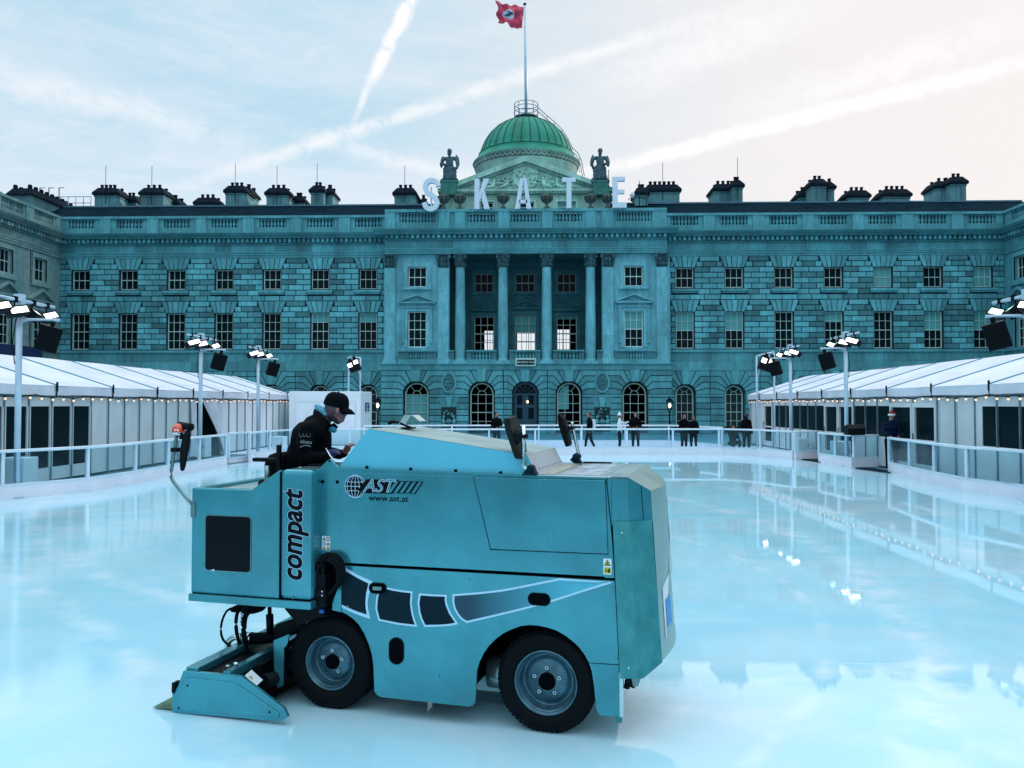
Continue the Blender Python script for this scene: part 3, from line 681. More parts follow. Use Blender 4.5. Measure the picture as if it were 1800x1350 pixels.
# ---- arcade bays
def arc_bay(wl, bl, rv, xc, wl_, wr_, r, zs, zt, lines, y, kt=0.30, depth=0.45, zbase=-0.3):
    crown = zs + r; N_ = 20
    pts = [(xc + r * math.cos(math.pi * i / N_), zs + r * math.sin(math.pi * i / N_)) for i in range(N_ + 1)]
    for i in range(N_):                                # wall above the arch
        (xa, za), (xb, zb) = pts[i], pts[i + 1]; wl.add([(xb, y, zb), (xa, y, za), (xa, y, zt), (xb, y, zt)], [(0, 1, 2, 3)])
        rv.smooth = True; rv.add([(xa, y, za), (xb, y, zb), (xb, y + depth, zb), (xa, y + depth, za)], [(0, 1, 2, 3)]); rv.smooth = False
    for s, w in ((-1, wl_), (1, wr_)):
        a, b = xc + s * r, xc + s * w; x0, x1 = min(a, b), max(a, b)
        wl.add([(x0, y, zbase), (x1, y, zbase), (x1, y, zt), (x0, y, zt)], [(0, 1, 2, 3)])
        rv.add([(a, y, zbase), (a, y + depth, zbase), (a, y + depth, zs), (a, y, zs)], [(0, 1, 2, 3)])
    yb, yf = y + 0.002, y - 0.07
    A = lambda th: (r * math.cos(R(th)), zs + r * math.sin(R(th)))
    def arc(t0, t1): return [A(t0 + (t1 - t0) * i / 3) for i in range(4)]
    L1, L2, L3 = lines
    for s, w in ((-1, wl_), (1, wr_)):
        b1, b2, b3, b4 = 0.82, 1.12, 1.30, 1.50
        b1, b2, b3, b4 = [min(q, w - 0.10 + 0.01 * i) for i, q in enumerate((b1, b2, b3, b4))]
        polys = [[(kt + .01, zt), (b1, zt)] + arc(67, 80), [(b1, zt), (w, zt), (w, L1), (b2, L1)] + arc(50, 67),
                 [(b2, L1), (w, L1), (w, L2), (b3, L2)] + arc(34, 50), [(b3, L2), (w, L2), (w, L3), (b4, L3)] + arc(17, 34),
                 [(b4, L3), (w, L3), (w, zs), (r, zs)] + arc(3, 17)]
        for p in polys:
            bl.tone = tn(0.7, 1.25); bl.prism(inset([(xc + s * q[0], q[1]) for q in p], 0.03), yf, yb)
        bl.tone = 1.05; a, b = sorted((xc + s * (r - 0.02), xc + s * w)); bl.box(a, b, y - 0.13, yb, zs - 0.17, zs - 0.01)
        z = zs - 0.19; k = 0
        while z > 0:
            z2 = max(zbase, z - 0.455); bl.tone = tn(0.7, 1.15); bl.bbox(a + 0.02, b - 0.02 if w < 1.5 else b - 0.015, yf, z2 + 0.025, z - 0.025, yb, 0.03); z = z2
    kb = kt * 0.62; bl.tone = 1.2
    bl.prism([(xc - kb, crown - 0.02), (xc + kb, crown - 0.02), (xc + kt, zt - 0.01), (xc - kt, zt - 0.01)], y - 0.16, yb)
def arch_window(parent, off, xc, zs, r, y, z0, blind=None, tone=1.0, door=False):
    """round-headed sash with radiating bars; z0 = sill"""
    r2 = r - 0.16; f = MB(); f.tone = tone; w = 0.036
    arc = [(xc + r2 * math.cos(math.pi * i / 16), zs + r2 * math.sin(math.pi * i / 16)) for i in range(17)]
    f.ribbon([(xc + r2, z0)] + arc + [(xc - r2, z0)], 0.10, y, th=0.1)
    ri = r2 * 0.36
    f.ribbon([(xc + ri, z0)] + [(xc + ri * math.cos(math.pi * i / 10), zs + ri * math.sin(math.pi * i / 10)) for i in range(11)] + [(xc - ri, z0)], w, y, th=0.05)
    for th in (38, 65, 115, 142) if False else (55, 125):
        f.ribbon([(xc + ri * math.cos(R(th)), zs + ri * math.sin(R(th))), (xc + r2 * math.cos(R(th)), zs + r2 * math.sin(R(th)))], w, y + .001)
    z = zs; k = 0
    while z > z0 + 0.1: f.ribbon([(xc - r2, z), (xc + r2, z)], w * (1.6 if k == 2 else 1), y - 0.002 - 0.0005 * k, th=0.04); z -= 0.66; k += 1
    o = f.build('arched_window', 'sash_paint', parent, off=off)
    g = MB(); g.flat([(xc + r2, z0)] + arc + [(xc - r2, z0)], y + 0.09); g.build('pane', 'dark_glass', o, off=off)
    if blind:
        b = MB(); b.flat([(xc - r2 + .05, z0), (xc + r2 - .05, z0), (xc + r2 - .05, zs - 0.02), (xc - r2 + .05, zs - .02)] if blind == 'half' else
                         [(xc - r2 + .05, z0 + 1.3), (xc, z0 + 1.3), (xc, zs + r2 - .1), (xc - r2 * .6, zs + r2 * .7), (xc - r2 + .05, zs)], y + 0.06); b.build('blind', 'blind_cloth', o, off=off)
    return o
for x0, x1, cs in ((XL, XCL, lc), (XCR, XR, rc)):
    wl, bl = MB(), MB()
    for i, c in enumerate(cs):
        a = c - (x0 if i == 0 else (cs[i - 1] + c) / 2); b = (x1 if i == len(cs) - 1 else (cs[i + 1] + c) / 2) - c
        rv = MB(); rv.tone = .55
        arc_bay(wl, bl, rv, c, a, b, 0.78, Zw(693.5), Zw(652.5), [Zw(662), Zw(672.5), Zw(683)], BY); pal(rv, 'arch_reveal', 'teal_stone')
        arch_window(palace, PC, c, Zw(693.5), 0.78, BY + 0.38, 0.5)
    pal(wl, 'arcade_wall_backing', 'stone_joint'); pal(bl, 'arcade_stonework', 'teal_stone')
# roof behind the parapets, with ridge
ZR = onY(300, 364, 66)[1]
rf = MB(); zp = Zw(386)
rf.prismx([(60.55, zp - 1.2), (60.6, zp - 0.35), (61.2, zp + .15), (66, ZR), (72, ZR), (72, ZR - .5), (66, ZR - .5), (61.2, zp - 1.2)], XL - 9, XR + 9)
roof = pal(rf, 'roof', 'slate')
rg = MB(); rg.box(XL - 4, XR + 5, 65.9, 66.5, ZR, ZR + 0.12); rg.tone = 1; rg.build('ridge_flashing', 'lead', roof, off=PC)
# ---- chimneys
def chimney(x0p, x1p, topy, y=66.0, cap=14, rod=True, pots=4, dep=2.0):
    xa, xb = onY(x0p, 350, y)[0], onY(x1p, 350, y)[0]; zt = onY((x0p + x1p) / 2, topy, y)[1]; k = 0.16
    s = MB(); zc = zt - 0.95; s.tone = tn(0.8, 1.3)
    n = 2 if xb - xa > 1.2 else 1
    s.box(xa + k, xb - k, y, y + dep, ZR - 0.4, zc)
    s.tone = tn(0.5, .7)
    for q in (0.33, 0.66)[:n]:
        xx = xa + k + (xb - xa - 2 * k) * q; s.box(xx - .02, xx + .02, y - 0.02, y, ZR, zc)
    s.tone = 1.0; s.box(xa + k - .05, xb - k + .05, y - .05, y + dep + .05, zc - 0.16, zc - .05)
    o = s.build('chimney', 'chimney_stone', roof, off=PC)
    c = MB(); b = zt - 0.3
    c.add([(xa, y - k, zc), (xb, y - k, zc), (xb, y + dep + k, zc), (xa, y + dep + k, zc), (xa, y - k, zc + .2), (xb, y - k, zc + .2), (xb, y + dep + k, zc + .2), (xa, y + dep + k, zc + .2),
           (xa + .35, y + .15, b), (xb - .35, y + .15, b), (xb - .35, y + dep - .15, b), (xa + .35, y + dep - .15, b)],
          [(0, 3, 2, 1), (0, 1, 5, 4), (1, 2, 6, 5), (2, 3, 7, 6), (3, 0, 4, 7), (4, 5, 9, 8), (5, 6, 10, 9), (6, 7, 11, 10), (7, 4, 8, 11), (8, 9, 10, 11)])
    ww = xb - xa - 0.8; np_ = max(2, int(ww / 0.36))
    for i in range(np_):
        xx = xa + .4 + ww * (i + .5) / np_
        for yy in (y + .4, y + dep - .4): c.lathe([(0.13, b - .1), (0.12, b + .22), (0.15, b + .24), (0.15, b + .3), (0.02, b + .31)], (xx, yy, 0), 8)
    c.build('chimney_cap', 'soot_cap', o, off=PC)
    if rod:
        q = MB(); q.tube([((xa + xb) / 2, y - .05, ZR + .3), ((xa + xb) / 2, y - .05, zt + 1.5)], 0.022, 5); q.build('lightning_rod', 'soot_cap', o, off=PC)
for a in ((163, 209, 323, 66, 1), (213, 242, 337, 68, 0), (244, 290, 323, 66, 1), (291, 316, 341, 68, 0), (340, 384, 340, 66, 0), (393, 434, 319, 66, 1), (425, 444, 322, 67.5, 0),
          (465, 509, 323, 66, 1), (511, 537, 337, 68, 0), (543, 572, 318.5, 66, 1), (568, 588, 323, 67, 0), (690, 733, 323, 66, 1), (735, 752, 341, 68, 0),
          (1132, 1198, 317, 66, 1), (1114, 1142, 322, 64.9, 0), (1251, 1295, 316, 67, 0), (1284, 1309, 309, 66, 1), (1402, 1428, 327, 67.5, 0), (1423, 1456, 307, 66, 0), (1452, 1470, 312, 67, 0), (1487, 1531, 327, 66, 0),
          (1549, 1603, 325, 66, 0), (1641, 1680, 311, 67, 0), (1668, 1702, 303, 66, 0)):
    chimney(a[0], a[1], a[2], a[3], rod=bool(a[4]))
# roof walkway rail, left end
rl = MB(); x0, x1 = onY(80, 350, 68)[0], onY(160, 350, 68)[0]; zr0 = onY(120, 362, 68)[1]
for z in (0.55, 1.1): rl.tube([(x0, 68, zr0 + z - .3), (x1, 68, zr0 + z - .3)], 0.03, 5)
for i in range(7): xx = x0 + (x1 - x0) * i / 6; rl.tube([(xx, 68, zr0 - .5), (xx, 68, zr0 + .8)], 0.03, 5)
for xx in (x0 - .5, x0 + 0.3, x0 + 1.2): rl.box(xx, xx + .08, 67.9, 67.98, zr0 - .4, zr0 + 1.6); rl.box(xx, xx + .5, 67.9, 67.96, zr0 + 1.55, zr0 + 1.6)
rl.build('walkway_rail', 'lead', roof, off=PC)

# ---- centre block, ground floor
GY = 58.55
wl, bl = MB(), MB()
gx = lambda px: onY(px, 690, GY)[0]; gz = lambda py: onY(925, py, GY)[1]
bc = [gx(p) for p in (731.5, 846.7, 923.5, 1000.3, 1116)]; bb = [gx(p) for p in (669, 789.2, 885.2, 962, 1058.3, 1182)]
for i, c in enumerate(bc):
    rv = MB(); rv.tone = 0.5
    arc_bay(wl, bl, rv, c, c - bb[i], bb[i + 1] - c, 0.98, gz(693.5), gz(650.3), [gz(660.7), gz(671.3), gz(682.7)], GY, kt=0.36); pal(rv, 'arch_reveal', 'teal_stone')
    if i != 2: arch_window(palace, PC, c, gz(693.5), 0.98, GY + 0.38, 0.5, blind={0: 'half', 3: 'left'}.get(i), tone=0.9)
wl.add([(bb[0], GY, -.3), (bb[0], GY, gz(650.3)), (bb[0], BY + .1, gz(650.3)), (bb[0], BY + .1, -.3)], [(0, 1, 2, 3)])
wl.add([(bb[5], GY, -.3), (bb[5], GY, gz(650.3)), (bb[5], BY + .1, gz(650.3)), (bb[5], BY + .1, -.3)], [(3, 2, 1, 0)])
pal(wl, 'portico_base_backing', 'stone_joint'); pal(bl, 'portico_base_stonework', 'teal_stone')
m_ = MB(); m_.box(bb[0], bb[5], GY + .47, GY + .5, 0, gz(641)); pal(m_, 'dark_backing', 'shade_dark')  # added dark sheet closing the view behind the arches
# door in the middle arch
xc = bc[2]; zs = gz(693.5); r2 = 0.84; y = GY + 0.36
dr = MB(); dr.box(xc - r2, xc + r2, y + .05, y + .12, 0, zs); dr.box(xc - r2, xc + r2, y - .02, y + .1, zs - .05, zs + .08); dr.box(xc - .03, xc + .03, y + .01, y + .1, 0, zs - .05)
dr.ribbon([(xc + r2 * math.cos(math.pi * i / 16), zs + r2 * math.sin(math.pi * i / 16)) for i in range(17)], .16, y, th=.1)
for s in (-1, 1):
    for z0, z1 in ((0.25, 0.95), (1.05, 1.95), (2.1, 2.85)): dr.ribbon([(xc + s * .18, z0), (xc + s * .66, z0), (xc + s * .66, z1), (xc + s * .18, z1)], .06, y + .02, closed=True, th=.05)
for th in (30, 60, 90, 120, 150): dr.ribbon([(xc + .28 * math.cos(R(th)), zs + .28 * math.sin(R(th))), (xc + r2 * math.cos(R(th)), zs + r2 * math.sin(R(th)))], .04, y + .02)
door = pal(dr, 'door', 'door_blue')
g = MB(); g.flat([(xc + r2, zs)] + [(xc + r2 * math.cos(math.pi * i / 16), zs + r2 * math.sin(math.pi * i / 16)) for i in range(17)], y + .06)
for s in (-1, 1): g.flat([(xc + s * .2, 2.12), (xc + s * .64, 2.12), (xc + s * .64, 2.83), (xc + s * .2, 2.83)], y + .045); g.flat([(xc + s * .2, 1.07), (xc + s * .64, 1.07), (xc + s * .64, 1.93), (xc + s * .2, 1.93)], y + .045)
g.build('door_glass', 'dark_glass', door, off=PC)
lg = MB(); lg.ball((xc + .16, y + .3 - .35, 2.35), (.06, .05, .1), 8, 6); lg.build('entrance_lamp', 'lantern_glow', door, off=PC)
# medallions and dark-painted niches
def relief(mb, x0, x1, z0, z1, y, n, seed, rr=(0.08, 0.2)):
    q = random.Random(seed)
    for _ in range(n):
        x, z = q.uniform(x0, x1), q.uniform(z0, z1); a = q.uniform(*rr); mb.tone = q.uniform(.7, 1.25)
        mb.ball((x, y, z), (a * q.uniform(.5, 1.2), 0.09, a * q.uniform(.5, 1.3)), 8, 5)
for px in (789.2, 1058.3):
    xc = gx(px); zc_ = gz(672.5); md = MB(); a, b = 0.50, 0.70
    md.tone = 0.55; md.prism([(xc + a * math.cos(2 * math.pi * i / 24), zc_ + b * math.sin(2 * math.pi * i / 24)) for i in range(24)], GY - .12, GY)
    md.tone = 1.25; md.ribbon([(xc + a * math.cos(2 * math.pi * i / 24), zc_ + b * math.sin(2 * math.pi * i / 24)) for i in range(24)], .10, GY - .17, closed=True, th=.12)
    q = random.Random(px)
    for _ in range(22):
        t2, r_ = q.uniform(0, 6.28), q.uniform(0, .75); md.tone = q.uniform(.45, .85); md.ball((xc + a * r_ * math.cos(t2), GY - .12, zc_ + b * r_ * math.sin(t2)), (q.uniform(.04, .1), .05, q.uniform(.04, .12)), 8, 5)
    md.tone = 1; md.ball((xc, GY - .13, zc_ + b + .06), (.12, .07, .09), 8, 5)
    pal(md, 'medallion', 'teal_stone')
    ni = MB(); z0, z1 = gz(749), gz(716); ni.mi = 1; ni.box(xc - .56, xc + .56, GY - .085, GY, z0 - .4, z1); ni.mi = 0  # flat dark plate; the recess's shade is put into its colour
    ni.tone = 1.25; ni.prism([(xc - .14, z1 + .02), (xc + .14, z1 + .02), (xc + .26, gz(698)), (xc - .26, gz(698))], GY - .15, GY)
    for s in (-1, 1):
        ni.tone = .9; ni.prism([(xc + s * .2, z1 + .02), (xc + s * .56, z1 + .02), (xc + s * .75, gz(698)), (xc + s * .31, gz(698))], GY - .10, GY)
        ni.tone = 1.15; ni.ball((xc + s * .36, GY - .16, z0 + .66), (.11, .1, .12)); ni.ball((xc + s * .40, GY - .14, z0 + .34), (.14, .1, .24)); ni.ball((xc + s * .32, GY - .2, z0 + .05), (.24, .12, .12))
        ni.tube([(xc + s * .42, GY - .18, z0 + .46), (xc + s * .3, GY - .22, z0 + .28), (xc + s * .12, GY - .2, z0 + .3)], .05, 6)
    ni.tone = .9; ni.lathe([(.05, 0), (.12, .03), (.2, .16), (.22, .3), (.12, .36), (.15, .42)], (xc, GY - .1, z0 + .12), 12)
    relief(ni, xc - .4, xc + .4, z0 + .62, z1 - .12, GY - .09, 10, px, (.05, .1))
    pal(ni, 'painted_niche', ['teal_stone', 'shade_dark'])
# first-floor ledge band and balcony edge
x0, x1 = gx(668), gx(1183)
bd = MB(); bd.tone = 1.0; x = x0
while x < x1 - .01:
    xe = min(x1, x + rnd.uniform(1.2, 2.6)); bd.tone = tn(.85, 1.15); bd.box(x, xe - .008 if xe < x1 else xe, GY - .12, BY, gz(650.2), gz(640.5)); x = xe
bd.tone = 1.1; bd.box(x0 - .04, x1 + .04, GY - .2, BY, gz(640.5), gz(639)); pal(bd, 'balcony_ledge', 'teal_stone')
pq = MB(); pq.box(gx(906), gx(942), GY - .34, GY - .2, gz(644), gz(629.5)); pq.mi = 1; pq.box(gx(908.5), gx(939.5), GY - .355, GY - .34, gz(641.5), gz(633)); pq.mi = 2
put_text(pq, "SEAMEN'S HALL", 0.2, Matrix.Translation((gx(924), GY - .362, gz(637.2))) @ Matrix.Rotation(R(90), 4, 'X'), offset=.004)
pq.v = pq.v; pal(pq, 'hall_plaque', ['sash_paint', 'plaque_dark', 'sash_paint'])
# ---- centre block, upper storeys
WY = 58.95
hu0, hu1 = Zc(504, WY), Zc(468.5, WY); hl0, hl1 = Zc(610.5, WY), Zc(547, WY); hw2 = 0.70
zb, zt = gz(640), Zc(445.5, WY)
for wi, (pa, pb, pc_) in enumerate(((675, 790, 733.3), (1058, 1178, 1114.3))):
    xa, xb, xm = Xc(pa, WY), Xc(pb, WY), Xc(pc_, WY); up = MB()
    up.tone = 1; wall_open(up, xa, xb, zb, zt, [(xm - hw2, xm + hw2, hu0, hu1), (xm - hw2, xm + hw2, hl0, hl1)], WY, .35)
    for z0, z1, sl in ((hu0, hu1, 1), (hl0, hl1, 0)):
        up.tone = 1.1; fr_ = [(xm - hw2 - .13, z0), (xm - hw2 - .13, z1 + .13), (xm + hw2 + .13, z1 + .13), (xm + hw2 + .13, z0)]
        up.ribbon(fr_, .24, WY - .09, th=.09); up.ribbon([(xm - hw2 - .3, z0), (xm - hw2 - .3, z1 + .3), (xm + hw2 + .3, z1 + .3), (xm + hw2 + .3, z0)], .1, WY - .05, th=.05)
        if sl: up.box(xm - hw2 - .36, xm + hw2 + .36, WY - .2, WY, z0 - .2, z0 - .02)
    zc0, zc1, zc2 = Zc(541, WY), Zc(531, WY), Zc(516, WY)
    up.tone = .85; up.box(xm - 1.2, xm + 1.2, WY - .18, WY, zc0 - .02, zc0 + .16); up.tone = 1; up.box(xm - 1.05, xm + 1.05, WY - .12, WY, zc0 + .16, zc1 - .1)
    up.box(xm - 1.4, xm + 1.4, WY - .34, WY, zc1 - .1, zc1 + .02)
    up.tone = .8; up.prism([(xm - 1.3, zc1 + .02), (xm + 1.3, zc1 + .02), (xm, zc2 - .12)], WY - .14, WY)
    up.tone = 1.1
    for s in (-1, 1): up.prism([(xm + s * 1.44, zc1 + .02), (xm + s * 1.30, zc1 + .02), (xm, zc2 - .16), (xm, zc2)], WY - .36, WY)
    for s in (-1, 1): up.tone = .9; up.box(xm + s * 1.05 - .09, xm + s * 1.05 + .09, WY - .16, WY, hl0 + .3, zc0 - .02)
    window(palace, PC, xm, hu0, hu1, hw2 - .02, WY + .15, 3, 2, 0, tone=1.25)
    window(palace, PC, xm, hl0, hl1, hw2 - .02, WY + .15, 3, 4, 0.5 if wi else 0, tone=1.25)
    xa = xb if wi else xa; up.tone = .8; up.box(xa - .01, xa + .01, WY + .001, BY + .1, zb, zt); pal(up, 'portico_side_wall', 'column_stone')
# recessed loggia with a room behind, open to the sky through its far windows
xa, xb = Xc(790, WY), Xc(1058, WY); BWY = 62.6
wxs = [(833.5, 868.5), (905, 941.5), (978.5, 1014)]
lo = MB(); hol = []; lw = []
for k, (p, q) in enumerate(wxs):
    a, b = onY(p, 560, BWY)[0], onY(q, 560, BWY)[0]; lw.append((a, b))
    hol += [(a + .06, b - .06, onY(925, 514, BWY)[1], onY(925, 481, BWY)[1]), (a, b, onY(925, 617, BWY)[1], onY(925, 556 if k != 1 else 553, BWY)[1])]
lo.tone = 1; wall_open(lo, xa, xb, zb, zt, hol, BWY, .3)
for xx, s in ((xa, 1), (xb, -1)):
    lo.tone = .9; lo.add([(xx, WY, zb), (xx, BWY, zb), (xx, BWY, zt), (xx, WY, zt)], [(0, 1, 2, 3) if s < 0 else (3, 2, 1, 0)])
lo.tone = 1.1; lo.add([(xa, WY, zt - .01), (xb, WY, zt - .01), (xb, BWY, zt - .01), (xa, BWY, zt - .01)], [(0, 1, 2, 3)])
lo.add([(xa, WY, zb + .01), (xb, WY, zb + .01), (xb, BWY, zb + .01), (xa, BWY, zb + .01)], [(0, 1, 2, 3)])
for k, h in enumerate(hol):
    a, b, z0, z1 = h; lo.tone = 1.35; lo.ribbon([(a - .12, z0), (a - .12, z1 + .12), (b + .12, z1 + .12), (b + .12, z0)], .2, BWY - .08, th=.08)
    if k % 2 == 0: lo.box(a - .3, b + .3, BWY - .15, BWY, z0 - .18, z0)
    else:
        lo.box(a - .35, b + .35, BWY - .2, BWY, z1 + .42, z1 + .55); m2 = (a + b) / 2
        if k == 3:
            for s in (-1, 1): lo.prism([(m2 + s * 1.35, z1 + .55), (m2 + s * 1.2, z1 + .55), (m2, z1 + 1.05), (m2, z1 + 1.2)], BWY - .2, BWY)
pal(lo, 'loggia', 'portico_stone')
for k, h in enumerate(hol):
    a, b, z0, z1 = h
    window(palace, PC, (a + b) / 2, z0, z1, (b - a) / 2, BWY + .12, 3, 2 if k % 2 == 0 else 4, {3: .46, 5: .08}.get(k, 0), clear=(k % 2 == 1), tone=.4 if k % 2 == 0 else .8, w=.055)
rm = MB(); RY = 72.8; sx0, sx1 = xa - .2, xb + .2; z0, z1 = zb, zb + 5.2
rh = []
for p, q, t_, bt in ((851.5, 871, 581, 640), (909, 941.5, 583.5, 640), (977.5, 1001, 579, 640)):
    rh.append((onY(p, 560, RY)[0], onY(q, 560, RY)[0], z0 + .25, onY(925, t_, RY)[1]))
wall_open(rm, sx0, sx1, z0, z1, rh, RY, .3)
rm.add([(sx0, BWY + .31, z0), (sx1, BWY + .31, z0), (sx1, RY, z0), (sx0, RY, z0), (sx0, BWY + .31, z1), (sx1, BWY + .31, z1), (sx1, RY, z1), (sx0, RY, z1)],
       [(0, 1, 2, 3), (4, 7, 6, 5), (0, 3, 7, 4), (1, 5, 6, 2)])
room = pal(rm, 'hall_interior', 'shade_dark')
fw_ = MB()
for a, b, z0_, z1_ in rh:
    for i in range(1, 4): fw_.box(a + (b - a) * i / 4 - .02, a + (b - a) * i / 4 + .02, RY + .1, RY + .14, z0_, z1_)
    for j in range(1, 4): fw_.box(a, b, RY + .11, RY + .15, z0_ + (z1_ - z0_) * j / 4 - .02, z0_ + (z1_ - z0_) * j / 4 + .02)
fw_.build('far_window', 'sash_paint', room, off=PC)
# ---- columns, pilasters
zb0, zb1, zs0, zs1, zcp = gz(639), Zc(630, WY), Zc(630, WY), Zc(470.5, WY), Zc(446, WY)
def capital(mb, x, y, r, z0, z1, sq=False):
    h = z1 - z0; mb.tone = .9
    if sq: mb.box(x - r, x + r, y - r * .4, y + .3, z0, z1 - .12)
    else: mb.lathe([(r, z0), (r * 1.12, z0 + .05), (r * .98, z0 + .08), (r * 1.05, z0 + h * .5), (r * 1.35, z0 + h * .85), (r * 1.35, z1 - .12)], (x, y, 0), 16)
    mb.tone = 1.1; mb.box(x - r * 1.42, x + r * 1.42, y - (r * 1.42 if not sq else r * .8), y + (r * 1.42 if not sq else .3), z1 - .13, z1)
    ring = [(math.cos(2 * math.pi * i / 8), math.sin(2 * math.pi * i / 8)) for i in range(8)] if not sq else [(-.85, -.45), (-.3, -.5), (.3, -.5), (.85, -.45)]
    for lv, (hz, rr) in enumerate(((.22, 1.1), (.5, 1.2))):
        for i, (cx, cy) in enumerate(ring):
            mb.tone = tn(.6, 1.5); mb.ball((x + cx * r * rr, y + cy * r * rr, z0 + h * hz), (r * .26, r * .26, h * .17), 6, 4)
    for sx in (-1, 1):
        for sy in ((-1, 1) if not sq else (-1,)):
            mb.tone = 1.4; mb.lathe([(.03, -.05), (r * .36, -.05), (r * .36, .05), (.03, .05)], (x + sx * r * 1.2, y + sy * r * (1.15 if not sq else .7), z1 - h * .26), 10, axis='y')
def base_(mb, x, y, r, z0, z1, sq=False):
    mb.tone = 1.1; h = z1 - z0; mb.box(x - r * 1.38, x + r * 1.38, y - (r * 1.38 if not sq else r * .75), y + (r * 1.38 if not sq else .3), z0, z0 + h * .45)
    if sq: mb.box(x - r * 1.15, x + r * 1.15, y - r * .6, y + .3, z0 + h * .45, z1)
    else: mb.lathe([(r * 1.32, z0 + h * .45), (r * 1.36, z0 + h * .58), (r * 1.25, z0 + h * .7), (r * 1.08, z0 + h * .78), (r * 1.15, z0 + h * .9), (r, z1)], (x, y, 0), 16)
colY = 59.05
for px in (809, 884, 961, 1038):
    x = Xc(px, colY); m_ = MB(); r = .385
    nseg = 12; hs = zs1 - zs0
    for k in range(3):
        m_.tone = tn(.92, 1.1); za, zz = zs0 + hs * k / 3, zs0 + hs * (k + 1) / 3
        rr = lambda z: r * (1 - .14 * ((z - zs0) / hs) ** 1.6)
        m_.lathe([(rr(za + (zz - za) * i / 4), za + (zz - za) * i / 4) for i in range(5)], (x, colY, 0), 24)
    c = pal(m_, 'column', 'column_stone')
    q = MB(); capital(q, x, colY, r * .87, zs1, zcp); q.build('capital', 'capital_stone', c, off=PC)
    q = MB(); base_(q, x, colY, r, zb0, zb1); q.build('column_base', 'column_stone', c, off=PC)
for px in (685, 779, 1069, 1164):
    x = Xc(px, 58.8); m_ = MB(); r = .40
    for k in range(4): m_.tone = tn(.92, 1.12); m_.box(x - r, x + r, 58.78, WY, zs0 + (zs1 - zs0) * k / 4, zs0 + (zs1 - zs0) * (k + 1) / 4 - .01)
    c = pal(m_, 'pilaster', 'column_stone')
    q = MB(); capital(q, x, 58.95, r * .95, zs1, zcp, True); q.build('capital', 'capital_stone', c, off=PC)
    q = MB(); base_(q, x, 58.95, r, zb0, zb1, True); q.build('pilaster_base', 'column_stone', c, off=PC)
for pa, pb in ((700, 768), (789.5, 798.5), (820, 873), (895.5, 950), (972, 1027), (1049, 1058.5), (1080, 1153)):
    a, b = Xc(pa, 58.85), Xc(pb, 58.85); m_ = MB(); w = b - a
    z0, z1, z2, z3 = gz(639), gz(631.5), gz(617.5), gz(615)
    m_.tone = 1.05; m_.box(a, b, 58.62, 59.0, z0, z1); m_.box(a, b, 58.62, 59.02, z2, z3)
    if w > 1:
        e = w * (.29 if w > 2.7 else .17); m_.tone = .62; m_.box(a, a + e, 58.72, 58.96, z1, z2); m_.box(b - e, b, 58.72, 58.96, z1, z2); balusters(m_, a + e, b - e, z1, z2, 58.83, 6)
    else: m_.tone = .6; m_.box(a, b, 58.72, 58.96, z1, z2)
    pal(m_, 'balcony_balustrade', 'teal_stone')
# ---- centre entablature and parapet
EY = 58.72
ce = [Zc(q, EY) for q in (445.5, 436.2, 422.5, 413, 405.3)]
xa, xb = Xc(676, EY), Xc(1173, EY)
entab(xa, xb, EY, ce, palace, PC, ends=(.72, .72), dent=.38)
for s, x in ((-1, xa), (1, xb)): m_ = MB(); m_.tone = .85; m_.box(x, x - s * .3, EY + .3, BY + .5, ce[0], ce[4]); m_.box(x + s * .002, x + s * .7, EY + .3, BY + .3, ce[3], ce[4] - .002); pal(m_, 'entablature_return', 'teal_stone')
pz = [Zc(q, EY) for q in (405.3, 389.5, 389.5, 372, 367)]
gr = [(Xc(a, EY), Xc(b, EY)) for a, b in ((701, 764), (821, 870), (898, 947), (975, 1024), (1085, 1147))]
pd = [(Xc(a, EY), Xc(b, EY)) for a, b in ((676, 694), (771, 790), (799, 817), (876, 895.5), (953, 971), (1030, 1048), (1058.5, 1079), (1149, 1173))]
parapet(xa, xb, gr, EY, pz, palace, PC, pd)
for x in (xa, xb - .4): m_ = MB(); m_.box(x, x + .4, EY + .5, 66, ce[4], pz[4]); pal(m_, 'parapet_return', 'teal_stone')
m_ = MB(); m_.box(xa, xb, EY + .4, 72, pz[0] - .2, pz[0] + .3); pal(m_, 'portico_roof', 'lead')
# ---- attic and pediment
AY = 63.0
ax = lambda px: onY(px, 340, AY)[0]; az = lambda py: onY(925, py, AY)[1]
m_ = MB(); holes = [(ax(a), ax(b), az(373), az(355)) for a, b in ((845, 867), (914, 939), (980, 1012))]
m_.tone = 1; wall_open(m_, ax(778), ax(1072), pz[0], az(338), holes, AY, .3)
for h in holes: m_.tone = 1.25; m_.ribbon([(h[0] - .1, h[2]), (h[0] - .1, h[3] + .1), (h[1] + .1, h[3] + .1), (h[1] + .1, h[2])], .16, AY - .06, th=.06); m_.ribbon([(h[0] - .26, h[2]), (h[0] - .26, h[3] + .26), (h[1] + .26, h[3] + .26), (h[1] + .26, h[2])], .07, AY - .04, th=.04)
m_.tone = .9
for px in (778, 1072): m_.box(ax(px) - .02, ax(px) + .02, AY, AY + 5, pz[0], az(338))
pal(m_, 'attic', 'pale_stone')
for h in holes: window(palace, PC, (h[0] + h[1]) / 2, h[2], h[3], (h[1] - h[0]) / 2, AY + .12, 2, 2, .45 if h is holes[2] else 0)
m_ = MB(); xL, xR, xM = ax(770), ax(1077), ax(923.5); zB, zA = az(338), az(276)
m_.tone = 1.05; m_.box(xL, xR, AY - .35, AY + 4, zB, zB + .22); m_.tone = .8; m_.box(xL + .2, xR - .2, AY - .2, AY + 4, zB - .18, zB - .002); 
n = 60
